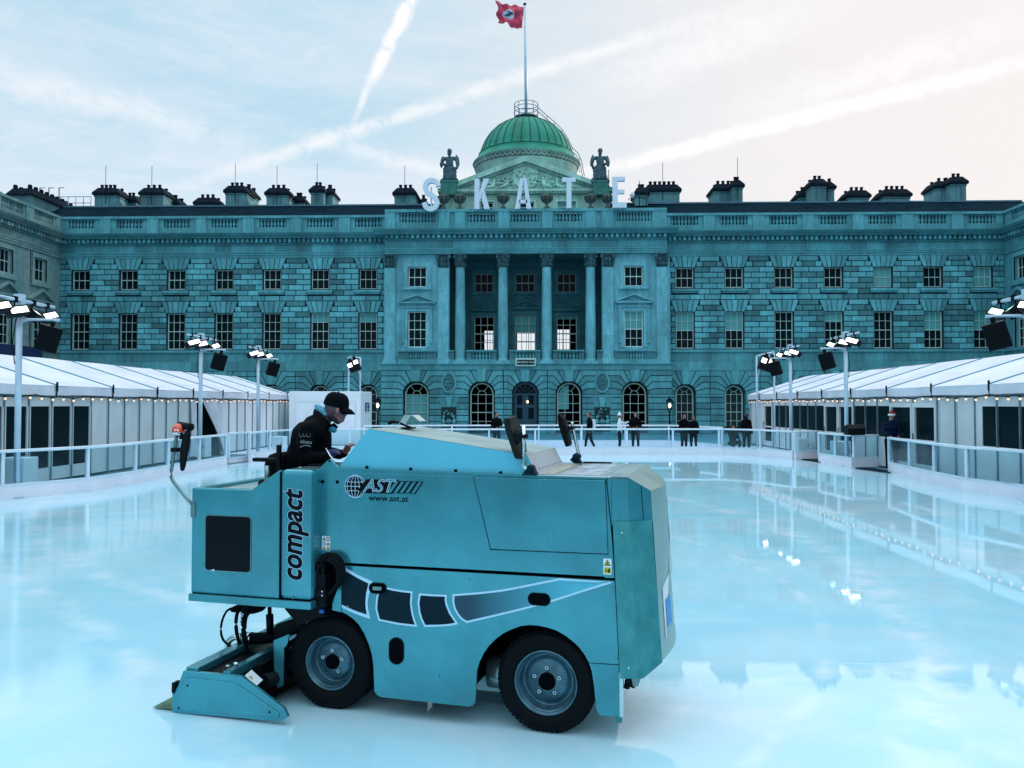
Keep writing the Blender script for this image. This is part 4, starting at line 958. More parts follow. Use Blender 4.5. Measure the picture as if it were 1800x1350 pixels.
for i in range(n): m_.tone = 1.2; m_.box(xL + .3 + (xR - xL - .6) * i / n, xL + .3 + (xR - xL - .6) * (i + .5) / n, AY - .30, AY - .2, zB - .12, zB - .01)
for s, xe in ((-1, xL), (1, xR)):
    m_.tone = 1.12; m_.prism([(xe, zB + .22), (xe - s * 1.0, zB + .22), (xM, zA - .45), (xM, zA)], AY - .42, AY + 4)
    m_.tone = .75; m_.prism([(xe - s * 1.0, zB + .225), (xe - s * 1.5, zB + .225), (xM, zA - .68), (xM, zA - .452)], AY - .22, AY + 4)
m_.tone = .95; m_.prism([(xL + 1.4, zB + .22), (xR - 1.4, zB + .22), (xM, zA - .6)], AY - .02, AY + 3.9)
ped = pal(m_, 'pediment', 'pale_stone')
q = random.Random(11); m_ = MB(); hT = zA - .75 - zB - .25; hwT = (xR - xL) / 2 - 1.6; z0 = zB + .25
def inside(x, z): return z < (1 - abs(x - xM) / hwT) * hT * .97
m_.tone = 1.1; m_.prism([(xM + .95 * math.cos(2 * math.pi * i / 20), z0 + 1.1 + 1.05 * math.sin(2 * math.pi * i / 20)) for i in range(20)], AY - .12, AY - .02)
m_.tone = 1.3; m_.ribbon([(xM + .95 * math.cos(2 * math.pi * i / 20), z0 + 1.1 + 1.05 * math.sin(2 * math.pi * i / 20)) for i in range(20)], .1, AY - .16, closed=True, th=.1)
for _ in range(230):                                   # drapery, limbs, scrolls
    x = xM + q.uniform(-1, 1) * hwT; z = q.uniform(.05, 1) * (1 - abs(x - xM) / hwT) * hT * .9
    a = q.uniform(0, 3.14); l = q.uniform(.12, .5); k = q.uniform(-1.5, 1.5); pts = [(x + l * t_ * math.cos(a + k * t_), AY - .10 - q.uniform(0, .08), z0 + z + l * t_ * math.sin(a + k * t_)) for t_ in (-.5, -.2, .1, .4)]
    if all(inside(p[0], p[2] - z0 + .1) and p[2] > z0 + .03 for p in pts): m_.tone = q.uniform(.8, 1.3); m_.tube(pts, [q.uniform(.02, .05), q.uniform(.05, .11), q.uniform(.05, .09), .02], 6)
for s, d in ((-1, 1.4), (1, 1.4), (-1, 2.5), (1, 2.5), (-1, 3.6), (1, 3.6)):
    x = xM + s * d; hh = max(.5, (1 - d / hwT) * hT * .62); m_.tone = 1.25
    m_.ball((x, AY - .12, z0 + hh), (.12, .12, .15), 8, 6); m_.ball((x + s * .05, AY - .08, z0 + hh * .62), (.2, .16, hh * .36), 8, 6); m_.tube([(x, AY - .1, z0 + hh * .5), (x + s * .3, AY - .18, z0 + hh * .25), (x + s * .8, AY - .12, z0 + .1)], [.14, .12, .06], 7)
    m_.tube([(x, AY - .1, z0 + hh * .8), (x - s * .3, AY - .18, z0 + hh * .75), (x - s * .5, AY - .15, z0 + hh * 1.05)], [.07, .06, .04], 6)
m_.build('carved_relief', 'pale_stone', ped, off=PC)
# ---- dome
DY = 70.0; dx, _ = onY(925, 280, DY); ppm = 1400 / DY
dz = lambda py: onY(925, py, DY)[1]
drum = MB(); Rd = 89 / ppm
drum.tone = 1.5; drum.lathe([(Rd, dz(370)), (Rd, dz(303)), (Rd * 1.015, dz(302.5)), (Rd * 1.015, dz(301.5))], (dx, DY, 0), 64); drum.tone = .38; drum.lathe([(Rd * 1.01, dz(301.5)), (Rd * 1.015, dz(294))], (dx, DY, 0), 64); drum.tone = .9; drum.lathe([(Rd * 1.015, dz(294)), (Rd * 1.04, dz(293)), (Rd * 1.045, dz(290.5))], (dx, DY, 0), 64)
for i in range(64):                                    # garland frieze under the dome rim
    a = 2 * math.pi * i / 64
    if math.sin(a) > .3: continue
    a2 = a + math.pi / 64; rr = Rd * 1.02; z = dz(295.6); drum.tone = 1.3
    drum.tube([(dx + rr * math.cos(a + (a2 - a) * 2 * t_), DY + rr * math.sin(a + (a2 - a) * 2 * t_), z + .12 - .28 * math.sin(math.pi * t_)) for t_ in (0, .25, .5, .75, 1)], .055, 5)
    drum.tone = .6; drum.ball((dx + rr * math.cos(a), DY + rr * math.sin(a), z + .12), .09, 6, 4)
    for kk in (0, .5): 
        aa = a + (a2 - a) * 2 * kk; rr2 = Rd * 1.05; drum.tone = 1.3; drum.ball((dx + rr2 * math.cos(aa), DY + rr2 * math.sin(aa), dz(290.9)), (.09, .09, .06), 5, 3)
pal(drum, 'drum', 'drum_stone')
prof = [(94, 291.3), (94.5, 290), (93, 288.5), (88, 283), (84.5, 279), (84, 275.5), (81.5, 274.5), (80, 268), (76, 257), (70, 246.5), (62, 236), (52, 226.5), (40, 219.5), (30, 216), (22.5, 214.5)]
dp = [(r_ / ppm, dz(p)) for r_, p in prof]
dm = MB()
NS = 32
for j in range(NS): dm.tone = rnd.uniform(.82, 1.12); dm.lathe(dp, (dx, DY, 0), 2, a0=2 * math.pi * j / NS, a1=2 * math.pi * (j + 1) / NS)
for j in range(NS):
    a = 2 * math.pi * (j + .5) / NS; dm.tone = .35
    dm.tube([(dx + (r_ + .015) * math.cos(a), DY + (r_ + .015) * math.sin(a), z) for r_, z in dp[6:]], .045, 4, caps=False)
dm.tone = .5; dm.lathe([(84.6 / ppm, dz(275.8)), (84.8 / ppm, dz(275)), (83 / ppm, dz(274.4))], (dx, DY, 0), 64)
dome = pal(dm, 'dome', 'copper_green')
cl = MB(); cl.tone = 1; cl.lathe([(21 / ppm, dz(219)), (20 / ppm, dz(216)), (18.5 / ppm, dz(215)), (18.5 / ppm, dz(209.5)), (21.5 / ppm, dz(209)), (22 / ppm, dz(207)), (20 / ppm, dz(206)), (0.01, dz(205.5))], (dx, DY, 0), 32)
cl.build('dome_collar', 'statue_stone', dome, off=PC)
lr = MB(); rr = 21.5 / ppm
for z in (184, 190.5, 198): lr.tube([(dx + rr * math.cos(2 * math.pi * i / 24), DY + rr * math.sin(2 * math.pi * i / 24), dz(z)) for i in range(25)], .03, 5, caps=False)
for i in range(10): a = 2 * math.pi * i / 10 + .3; lr.tube([(dx + rr * math.cos(a), DY + rr * math.sin(a), dz(206)), (dx + rr * math.cos(a), DY + rr * math.sin(a), dz(184))], .03, 5)
for off_, yy in ((0, -.25), (1.0, .25)):
    top = [(945, 190), (952, 197), (962, 206), (975, 217), (988, 230), (998, 246), (1006, 262), (1016, 272), (1022, 285), (1027, 312)]
    lr.tube([(onY(px - 2 * off_, py, DY)[0], DY + yy, dz(py + 1 * off_)) for px, py in top], .035, 5)
for px, py in ((962, 206), (975, 218), (988, 231), (998, 247), (1006, 263), (1019, 280)): x = onY(px, py, DY)[0]; lr.tube([(x, DY - .25, dz(py)), (x - .15, DY - .25, dz(py + 13))], .028, 5)
lr.tube([(onY(px, py, DY)[0], DY - .25, dz(py)) for px, py in ((1008, 276), (1015, 290), (1019, 306))], .03, 5)
lr.build('dome_railing', 'lead', dome, off=PC)
# ---- flagpole and flag
fp = thing('flagpole', 'tall pale flagpole rising from the green dome', 'flagpole', (dx, DY, dz(206)))
FO = (dx, DY, dz(206)); ztop = onY(922.5, 9, DY)[1]; xt = onY(922.5, 9, DY)[0]
m_ = MB(); m_.tube([(dx, DY, dz(207)), (xt, DY, ztop)], [.15, .10], 10); m_.build('pole', 'mast_white', fp, off=FO)
m_ = MB(); m_.ball((xt, DY, ztop + .08), (.16, .16, .13)); m_.build('finial', 'black_metal', fp, off=FO)
corners = {(0, 0): (917.5, 52), (0, 1): (921, 12), (1, 1): (873, 4), (1, 0): (875, 38)}
def flagfn(u, v):
    A_, B_, C_, D_ = [Vector((*onY(*corners[k], DY), 0)) for k in ((0, 0), (1, 0), (1, 1), (0, 1))]
    p = A_.lerp(B_, u).lerp(D_.lerp(C_, u), v)
    w = .20 * math.sin(u * 9 + v * 2.2) * u ** .6 + .10 * math.sin(u * 17 - v * 6) + .07 * math.sin(v * 13 + u * 5)
    return (p.x + .12 * math.sin(v * 11) * u * u, DY + w, p.y + .12 * math.sin(u * 10 + 1) * (1 - v) + .05 * math.sin(u * 23))
fl = MB(); nx, ny = 44, 34; fl.smooth = True
fl.grid(nx, ny, flagfn)
for i, f in enumerate(fl.f):
    u, v = (i % nx + .5) / nx, (i // nx + .5) / ny; d = math.hypot((u - .56) * 2.2, (v - .52) * 2.1)
    if d < .48:
        fl.m[i] = 1
        if abs((v - .52) * 2.1 + (u - .56) * 1.6 + .08) < .13 and d < .40: fl.m[i] = 2
        if abs((v - .62) * 2) < .07 and .42 < u < .62: fl.m[i] = 2
flag = fl.build('flag', ['flag_red', 'flag_white', 'flag_dark'], None, off=(0, DY, ztop - 1.2))
flag.location = (0, DY, ztop - 1.2); tag(flag, 'pinkish red flag with a pale round emblem flying at the top of the pole', 'flag')
sm_ = flag.modifiers.new('thick', 'SOLIDIFY'); sm_.thickness = .01
# ---- statues on the pediment shoulders
def statue(px, y0, y1, pside, label):
    Y = 62.6; x = onY(px, 300, Y)[0]; z0, z1 = onY(px, y1, Y)[1], onY(px, y0, Y)[1]; h = z1 - z0; s = pside
    V = lambda a, b, c: (x + s * a * h * 1.25, Y + b * h, z0 + c * h)
    pr = [(V(-.13, .04, .03), .13 * h, V(.13, .04, .03), .13 * h, 'statue_stone'), (V(-.06, 0, .12), .14 * h, V(-.04, 0, .42), .12 * h, 'statue_stone'), (V(.08, -.03, .12), .12 * h, V(.06, 0, .40), .12 * h, 'statue_stone'),
          (V(0, 0, .42), .135 * h, V(0, 0, .68), .11 * h, 'statue_stone'), (V(-.12, 0, .74), .055 * h, V(.12, 0, .74), .055 * h, 'statue_stone'), (V(0, 0, .74), .045 * h, V(0, -.01, .82), .04 * h, 'statue_stone'),
          ('e', V(0, -.01, .88), (.062 * h, .07 * h, .08 * h), None, 'statue_stone'), (V(0, 0, .94), .07 * h, V(0, 0, .975), .075 * h, 'statue_stone'),
          (V(-.15, .02, .74), .05 * h, V(-.2, -.06, .56), .045 * h, 'statue_stone'), (V(-.2, -.06, .56), .045 * h, V(-.08, -.14, .5), .04 * h, 'statue_stone'),
          (V(.15, .02, .74), .05 * h, V(.2, -.05, .57), .045 * h, 'statue_stone'), (V(.2, -.05, .57), .045 * h, V(.19, -.08, .42), .04 * h, 'statue_stone'),
          ('e', V(-.19, .08, .66), (.06 * h, .05 * h, .19 * h), Matrix.Rotation(R(8 * s), 3, 'Y'), 'statue_stone'), ('e', V(.19, .08, .68), (.06 * h, .05 * h, .2 * h), Matrix.Rotation(R(-8 * s), 3, 'Y'), 'statue_stone'),
          (V(-.1, -.08, .1), .05 * h, V(-.12, -.1, .4), .04 * h, 'statue_stone'), (V(.03, -.12, .08), .05 * h, V(.02, -.1, .38), .035 * h, 'statue_stone'), (V(.14, -.08, .08), .04 * h, V(.15, -.04, .4), .04 * h, 'statue_stone')]
    o = blob('statue', pr, None, .05, off=(x, Y, z0), smooth=1, jig=.06); tag(o, label, 'statue', 'stone statues flanking the pediment'); return o
statue(790, 264, 321, 1, 'dark stone figure with raised arms standing left of the pediment near the letter S')
statue(1055, 263, 320, -1, 'dark stone crowned figure standing right of the pediment near the letter E')
for px in (789.5, 1055.5):
    m_ = MB(); Y = 62.6; x = onY(px, 330, Y)[0]; hw_ = .62; z = onY(px, 320.5, Y)[1]; m_.tone = .8; m_.box(x - hw_, x + hw_, Y - .55, Y + .6, onY(px, 345, Y)[1], z - .1); m_.tone = 1; m_.box(x - hw_ - .06, x + hw_ + .06, Y - .6, Y + .65, z - .1, z)
    pal(m_, 'statue_pedestal', 'pedestal_stone')
# ---- urns
for px, lb in ((779.5, 'stone urn immediately right of the letter S on the parapet'), (808, 'stone urn second to the right of the letter S on the parapet'), (884.5, 'stone urn between the letters K and A'),
               (961, 'stone urn between the letters A and T'), (1038, 'stone urn right of the letter T, nearer to T'), (1068, 'stone urn close to the left side of the letter E')):
    Y = EY + .25; x = onY(px, 350, Y)[0]; z0 = pz[4]; z1 = onY(px, 340.5, Y)[1]; h = z1 - z0; u = MB()
    u.tone = 1.25; u.box(x - .22, x + .22, Y - .22, Y + .22, z0, z0 + .12 * h)
    u.lathe([(.2, z0 + .12 * h), (.16, z0 + .16 * h), (.09, z0 + .3 * h), (.14, z0 + .38 * h)], (x, Y, 0), 16); u.tone = .8
    for i in range(16):
        u.tone = .6 if i % 2 else 1.1
        u.lathe([(.14, z0 + .38 * h), (.36, z0 + .5 * h), (.47, z0 + .66 * h), (.46, z0 + .74 * h), (.50, z0 + .78 * h), (.46, z0 + .82 * h), (.30, z0 + .9 * h), (.12, z0 + .97 * h), (.01, z0 + h)], (x, Y, 0), 1, a0=2 * math.pi * i / 16, a1=2 * math.pi * (i + 1) / 16)
    o = u.build('stone_urn', 'urn_stone', None, off=(x, Y, z0)); tag(o, lb, 'urn', 'urns along the parapet')
# ---- SKATE letters
LY = 58.15
def LX(px): return onY(px, 340, LY)[0]
def LZ(py): return onY(925, py, LY)[1]
def letter(name, polys, label, px):
    m_ = MB()
    for p in polys: m_.prism([(LX(a), LZ(b)) for a, b in p], LY, LY + .32)
    o = m_.build(name, 'letter_white', None, off=(LX(px), LY, LZ(366)), bevel=.01); tag(o, label, 'letter', 'big white sign letters on the parapet'); return o
T0, T1 = 313.5, 366.8
letter('letter_k', [[(834, T0), (842.5, T0), (842.5, T1), (834, T1)], [(842.5, 338), (850, T0), (860, T0), (842.5, 354)], [(845.5, 343), (851.5, 333.5), (861, T1), (851, T1)]], 'large white letter K standing second on the parapet', 847)
letter('letter_a', [[(905, T1), (914.5, T0 - .5), (920.5, T0 - .5), (913, T1)], [(920, T0 - .5), (925.5, T0 - .5), (934, T1), (925.5, T1)], [(912.5, 351), (927, 351), (927, 357), (912.5, 357)]], 'large white letter A standing in the middle of the parapet', 919)
letter('letter_t', [[(988, 312.5), (1012, 312.5), (1012, 320), (988, 320)], [(996, 320), (1004.5, 320), (1004.5, 366.3), (996, 366.3)]], 'large white letter T standing fourth on the parapet', 1000)
letter('letter_e', [[(1077, 311.5), (1086, 311.5), (1086, 366), (1077, 366)], [(1086, 311.5), (1099, 311.5), (1099, 319), (1086, 319)], [(1086, 334), (1098, 334), (1098, 341), (1086, 341)], [(1086, 356.5), (1101.5, 356.5), (1101.5, 366), (1086, 366)]], 'large white letter E standing last on the parapet by the right statue', 1088)
spts = [(770, 326), (766.5, 318.5), (758, 315.5), (750, 319), (747.5, 327), (750, 335), (758, 341), (765, 347), (768, 355), (764, 363), (756, 366), (748.5, 362), (745.5, 354.5)]
def sm_poly(pts, n=3):
    o_ = []
    for i in range(len(pts) - 1):
        p0, p1, p2, p3 = pts[max(i - 1, 0)], pts[i], pts[i + 1], pts[min(i + 2, len(pts) - 1)]
        for k in range(n):
            t_ = k / n; o_.append(tuple(.5 * ((2 * p1[j]) + (-p0[j] + p2[j]) * t_ + (2 * p0[j] - 5 * p1[j] + 4 * p2[j] - p3[j]) * t_ ** 2 + (-p0[j] + 3 * p1[j] - 3 * p2[j] + p3[j]) * t_ ** 3) for j in range(2)))
    o_.append(pts[-1]); return o_
m_ = MB(); ss = sm_poly(spts, 4); m_.ribbon([(LX(a), LZ(b)) for a, b in ss], .36, LY); k = len(m_.v)
nn = len(ss)
front = m_.v[:k]; m_.add([(x, LY + .32, z) for x, y, z in front], [(nn + i + 1, i + 1 + 0, i, nn + i) if False else (i, nn + i, nn + i + 1, i + 1) for i in range(nn - 1)])
m_.f += [tuple(q) for i in range(nn - 1) for q in ((i, 2 * nn + i, 2 * nn + i + 1, i + 1), (nn + i + 1, 3 * nn + i + 1, 3 * nn + i, nn + i))] + [(0, nn, 3 * nn, 2 * nn), (nn - 1, 3 * nn - 1, 4 * nn - 1, 2 * nn - 1)]
ex = len(m_.f) - len(m_.t); m_.t += [1.0] * ex; m_.m += [0] * ex; m_.sm += [False] * ex
m_.box(LX(757) - .05, LX(757) + .05, LY + .33, LY + .5, LZ(368), LZ(325))
o = m_.build('letter_s', 'letter_white', None, off=(LX(757), LY, LZ(366))); tag(o, 'large white letter S standing first on the parapet by the left statue', 'letter', 'big white sign letters on the parapet')
# camera and antenna gear near the letter E
g = thing('roof_camera', 'small roof camera on thin brackets right of the letter E', 'camera', (onY(1116, 350, 60.5)[0], 60.5, pz[4] - 1))
GO = (onY(1116, 350, 60.5)[0], 60.5, pz[4] - 1); gp = lambda px, py: (onY(px, py, 60.5)[0], 60.5, onY(px, py, 60.5)[1])
m_ = MB()
for pts in (((1124, 375), (1124, 318)), ((1106, 343), (1136, 350)), ((1136, 368), (1136, 338)), ((1070, 330), (1070, 298)), ((1104, 352), (1113, 342))): m_.tube([gp(*p) for p in pts], .03, 5)
m_.build('bracket', 'black_metal', g, off=GO); m_ = MB(); m_.lathe([(.02, .3), (.14, .25), (.17, .1), (.12, -.1), (.02, -.16)], gp(1112, 345), 10); m_.build('dome_housing', 'mast_white', g, off=GO)

# ================================================================ side ranges of the courtyard
def side_range(name, label, X, rz, cs, stone, length):
    """cs = window centres in metres from the inner corner"""
    loc = (X, BY, 0); t_ = thing(name, label, 'building', loc, rz); s = 1 if rz > 0 else -1
    u0, u1 = (-length, 0) if rz > 0 else (0, length)
    cs = [(-c if rz > 0 else c) for c in cs]
    wl = MB(); holes = []; P = lambda q: q
    for c in cs: holes += [(c - .75, c + .75, zu0 + .3, zu1 + .45), (c - .72, c + .72, zl0 - .05, zl1 - .1)]
    wl.tone = 1; wall_open(wl, u0, u1, Z_STR, EN[0], holes, 0, .4)
    for c in cs:
        for z0, z1 in ((zu0 + .3, zu1 + .45), (zl0 - .05, zl1 - .1)):
            wl.tone = 1.1; wl.ribbon([(c - .86, z0 - .12), (c - .86, z1 + .12), (c + .86, z1 + .12), (c + .86, z0 - .12)], .24, -.1, closed=True, th=.1)
            wl.tone = .9; wl.ribbon([(c - 1.05, z0 - .2), (c - 1.05, z1 + .3), (c + 1.05, z1 + .3), (c + 1.05, z0 - .2)], .1, -.06, th=.06)
        wl.tone = 1; wl.box(c - 1.15, c + 1.15, -.22, 0, zu0 - .12, zu0 + .04)
        z1 = zl1 - .1; wl.tone = .8; wl.box(c - 1.15, c + 1.15, -.14, 0, z1 + .3, z1 + .62); wl.tone = .95; wl.box(c - 1.45, c + 1.45, -.34, 0, z1 + .62, z1 + .78)
        wl.tone = .6; wl.prism([(c - 1.3, z1 + .78), (c + 1.3, z1 + .78), (c, z1 + 1.5)], -.16, 0); wl.tone = 1
        for q in (-1, 1): wl.prism([(c + q * 1.48, z1 + .78), (c + q * 1.25, z1 + .78), (c, z1 + 1.46), (c, z1 + 1.64)], -.38, 0)
    wl.tone = .95; wl.box(u0, u1, -.16, .3, Zw(620), Zw(615.5)); wl.tone = .8; wl.box(u0, u1, -.05, .3, Zw(652), Zw(620)); wl.box(u0, u1, 0, .3, -.1, Zw(652))
    wl.build('wall', stone, t_)
    for c in cs:
        window(t_, (0, 0, 0), c, zu0 + .3, zu1 + .45, .73, .16, 3, 2, 0); window(t_, (0, 0, 0), c, zl0 - .05, zl1 - .1, .70, .16, 3, 4, 0)
    e = entab(u0, u1, 0, EN, t_, (0, 0, 0)); e.data.materials[0] = MATS[stone]
    gr = []; x = .9 if rz < 0 else -.9
    gs = sorted([(s * -1 * (0.9 + i * 3.6), s * -1 * (0.9 + i * 3.6 + 2.3)) for i in range(int(length / 3.6) - 1)] if rz > 0 else [(.9 + i * 3.6, .9 + i * 3.6 + 2.3) for i in range(int(length / 3.6) - 1)])
    gs = sorted(tuple(sorted(q)) for q in gs)
    pd = [(g_[1] + .25, g_[1] + 1.05) for g_ in gs]
    p = parapet(u0, u1, [g_ for g_ in gs if (-g_[0] if rz > 0 else g_[1]) < 18], 0, PZ, t_, (0, 0, 0), pd); p.data.materials[0] = MATS[stone]
    for ch in p.children: ch.data.materials[0] = MATS[stone]
    r_ = MB(); r_.prismx([(.6, PZ[3] - 1.5), (.6, PZ[3] - .3), (1.2, PZ[3] + .1), (5, ZR - .1), (12, ZR - .1), (12, 0), (11, 0), (11, ZR - .6), (5, ZR - .6)], u0, u1)
    rf_ = r_.build('roof', 'slate', t_); return t_, rf_
lw_c = [BY - onX(68, 560, Xw(105))[0], BY - onX(7, 560, Xw(105))[0], BY - onX(7, 560, Xw(105))[0] + 3.7]
lt, lroof = side_range('side_range', 'weathered grey-green stone range with pedimented windows at the left edge', Xw(105), R(90), lw_c, 'weathered_stone', 85)
rt, rroof = side_range('side_range', 'teal stone range meeting the long front at the right edge', Xw(1767), R(-90), [BY - onX(1797, 560, Xw(1767))[0]], 'teal_stone', 85)
# chimney of the left range
for (pa, pb, py, Y) in ((15, 56, 323, 62.0), (52, 76, 333, 67.5)):
    m_ = MB(); x0, x1 = onY(pa, 350, Y)[0], onY(pb, 350, Y)[0]; zt = onY((pa + pb) / 2, py, Y)[1]
    L2 = lambda x, y: (y - BY, Xw(105) - x)                      # world -> local of the left range
    a0, b0 = L2(x1, Y); a1, b1 = L2(x0, Y + 5)
    lx0, lx1 = sorted((a0, a1)); ly0, ly1 = sorted((b0, b1)); m_.box(lx0, lx1, ly0, ly1, ZR - 1.2, zt - .9)
    c = m_.build('chimney', 'chimney_stone', lroof); q = MB(); q.add([(lx0 - .2, ly0 - .2, zt - .9), (lx1 + .2, ly0 - .2, zt - .9), (lx1 + .2, ly1 + .2, zt - .9), (lx0 - .2, ly1 + .2, zt - .9), (lx0 + .2, ly0 + .2, zt - .3), (lx1 - .2, ly0 + .2, zt - .3), (lx1 - .2, ly1 - .2, zt - .3), (lx0 + .2, ly1 - .2, zt - .3)],
        [(0, 3, 2, 1), (4, 5, 6, 7), (0, 1, 5, 4), (1, 2, 6, 5), (2, 3, 7, 6), (3, 0, 4, 7)])
    for i in range(7):
        for yy in (ly0 + .35, ly1 - .35): q.lathe([(.17, zt - .4), (.17, zt - .08), (.12, zt), (.02, zt + .01)], (lx0 + .3 + (lx1 - lx0 - .6) * i / 6, yy, 0), 8)
    q.build('chimney_cap', 'soot_cap', c)
m_ = MB(); X0 = onY(0, 615, 55)[0]
cy0, cy1 = onX(-8, 615, -35.6)[0], onX(45, 615, -35.6)[0]
m_.box(-36.1, -34.4, cy0 - 6, cy1, onX(45, 630, -35.6)[1] - 1, onX(45, 612, -35.6)[1]); o = m_.build('canopy', 'canopy_blue', None, off=(-35.4, cy1 - 2, 4)); tag(o, 'dark blue canopy against the left range behind the marquee', 'canopy')
# ================================================================ rink
RZ = 1.12
lpts = [onZ(p, q, RZ) for p, q in ((0, 791), (87, 787), (166, 783), (232, 777.5), (287, 772), (397, 762.5))]
lpts = [(lpts[0][0] - .9, 14.5), (lpts[0][0] - 2.4, 10)][::-1] + lpts
bpts = [onZ(p, q, RZ) for p, q in ((439, 759.3), (470, 756.5), (506, 754.6), (560, 753.6), (641, 753.3), (740, 753.3), (900, 753.2), (1100, 753), (1272, 753), (1330, 754.3), (1394, 757.2))]
r1 = [onZ(p, q, RZ) for p, q in ((1440, 759.5), (1497, 763.7), (1553, 763))]
r2 = [onZ(p, q, RZ) for p, q in ((1563, 768), (1621, 775.3), (1693, 783.6), (1781, 789.2))]
r2.append((r2[-1][0] + .1, 14.0)); r2.append((r2[-1][0] + 1.0, 9.0))
ice_poly = [(-14, -1.5)] + [(-16, 9)] + lpts + bpts + [r1[0], r1[1]] + r2 + [(16, 8), (14, -1.5)]
me = bpy.data.meshes.new('ice'); me.from_pydata([(x, y, 0) for x, y in ice_poly], [], [tuple(range(len(ice_poly)))]); me.materials.append(MATS['wet_ice']); me.update()
bmx = bmesh.new(); bmx.from_mesh(me); bmesh.ops.triangulate(bmx, faces=bmx.faces[:]); 
for f in bmx.faces:
    if f.normal.z < 0: f.normal_flip()
bmx.to_mesh(me); bmx.free()
ice = bpy.data.objects.new('ice', me); link(ice); ice['kind'] = 'structure'
sheet('walkway', [(-16, 34.2), (14, 34.2), (14, 41.5), (-16, 41.5)], -0.006, 'kick_white')
def barrier(name, pts, label, step=1.95, kick=0.30, off_posts=0.0, closed_ends=True, hgt=RZ, cat='barrier', glass='acrylic'):
    ox, oy = pts[len(pts) // 2]; t_ = thing(name, label, cat, (ox, oy, 0), group='clear panelled rink barriers' if cat == 'barrier' else None); O = (ox, oy, 0)
    def strip(y0, w, z0, z1):
        """w = half thickness ; runs along the polyline with mitred corners"""
        m_ = MB(); n = len(pts); Ls, Rs = [], []
        for i in range(n):
            a, p, b = Vector(pts[max(i - 1, 0)]), Vector(pts[i]), Vector(pts[min(i + 1, n - 1)])
            d1 = (p - a) if i > 0 else (b - p); d2 = (b - p) if i < n - 1 else (p - a); d1.normalize(); d2.normalize()
            nn = Vector((-(d1 + d2).y, (d1 + d2).x)).normalized(); k = w / max(.5, nn.dot(Vector((-d1.y, d1.x))))
            Ls.append(p + nn * k); Rs.append(p - nn * k)
        vs = [(q.x, q.y, z0) for q in Rs] + [(q.x, q.y, z0) for q in Ls] + [(q.x, q.y, z1) for q in Rs] + [(q.x, q.y, z1) for q in Ls]
        fs = []
        for i in range(n - 1): fs += [(i, i + 1, 2 * n + i + 1, 2 * n + i), (n + i + 1, n + i, 3 * n + i, 3 * n + i + 1), (2 * n + i, 2 * n + i + 1, 3 * n + i + 1, 3 * n + i), (n + i, n + i + 1, i + 1, i)]
        fs += [(0, 2 * n, 3 * n, n), (n - 1, 2 * n - 1, 4 * n - 1, 3 * n - 1)]
        return m_.add(vs, fs)
    strip(0, .075, hgt - .07, hgt).build('rail', 'barrier_white', t_, off=O, bevel=.015)
    strip(0, .05, 0, kick).build('kick_board', 'kick_white', t_, off=O)
    strip(0, .062, kick, kick + .035).build('kick_cap', 'barrier_white', t_, off=O)
    # even posts
    ln = [0]
    for i in range(len(pts) - 1): ln.append(ln[-1] + math.dist(pts[i], pts[i + 1]))
    n = max(1, round(ln[-1] / step)); stn = [ln[-1] * i / n for i in range(n + 1)]
    def at(s):
        for i in range(len(pts) - 1):
            if s <= ln[i + 1] + 1e-6:
                u = (s - ln[i]) / (ln[i + 1] - ln[i]); a, b = Vector(pts[i]), Vector(pts[i + 1]); return a.lerp(b, u), (b - a).normalized()
    prev = None
    for s in stn:
        p, d = at(s); nrm = Vector((-d.y, d.x)); m_ = MB(); w, h = .035, .045
        c = [p + d * a + nrm * b for a, b in ((-w, -h), (w, -h), (w, h), (-w, h))]
        m_.prismz([(q.x, q.y) for q in c], kick + .035, hgt - .07); m_.build('post', 'barrier_white', t_, off=O)
        if prev is not None:
            g = MB(); a, b = prev + (p - prev).normalized() * .036, p - (p - prev).normalized() * .036
            g.add([(a.x, a.y, kick + .035), (b.x, b.y, kick + .035), (b.x, b.y, hgt - .07), (a.x, a.y, hgt - .07)], [(0, 1, 2, 3)]); g.build('clear_pane', glass, t_, off=O)
        prev = p
    return t_
barrier('rink_barrier', lpts, 'clear rink barrier with white rail along the left marquee, nearest the camera')
gpt = [onZ(402, 760.3, RZ), onZ(437, 758.6, RZ)]
barrier('rink_gate', gpt, 'white rink gate with a clear panel between two barrier runs left of the driver', step=3, kick=.16, cat='gate')
barrier('rink_barrier', bpts, 'clear rink barrier running across the back of the ice in front of the standing people')
far = [onZ(p, q, RZ) for p, q in ((640, 747.5), (760, 746.7), (1000, 746.4), (1180, 746.6), (1269, 750.5))]
barrier('rink_barrier', far, 'farther white barrier behind the standing people, before the palace', step=2.3)
barrier('rink_barrier', r1, 'short angled rink barrier by the right-hand floodlight mast, between two dark mats', step=1.3)
barrier('rink_barrier', r2, 'clear rink barrier along the right marquee beside the man in the red hat')
barrier('rink_barrier', [onZ(1397, 757.4, RZ), onZ(1441, 756.9, RZ)], 'small barrier return closing the back right corner of the rink', step=1.6)
def smat(poly, label):
    m_ = MB(); m_.prismz(poly, 0.002, .022); cx, cy = poly[0]; o = m_.build('floor_mat', 'mat_dark', None, off=(cx, cy, 0)); tag(o, label, 'mat'); return o
a, b = onZ(1398, 806, 0), onZ(1440, 813, 0); smat([a, b, (b[0] + 2.2, b[1] + .4), (a[0] + 2.0, a[1])], 'dark rubber mat in the gap of the barrier at the back right corner')
a, b = onZ(1503, 824, 0), onZ(1563, 832, 0); smat([a, b, (b[0] + .35, b[1] + .5), (b[0] + .3, b[1] + 1.7), (a[0] + .5, a[1] + .35)], 'dark rubber mat at the feet of the man in the red hat')
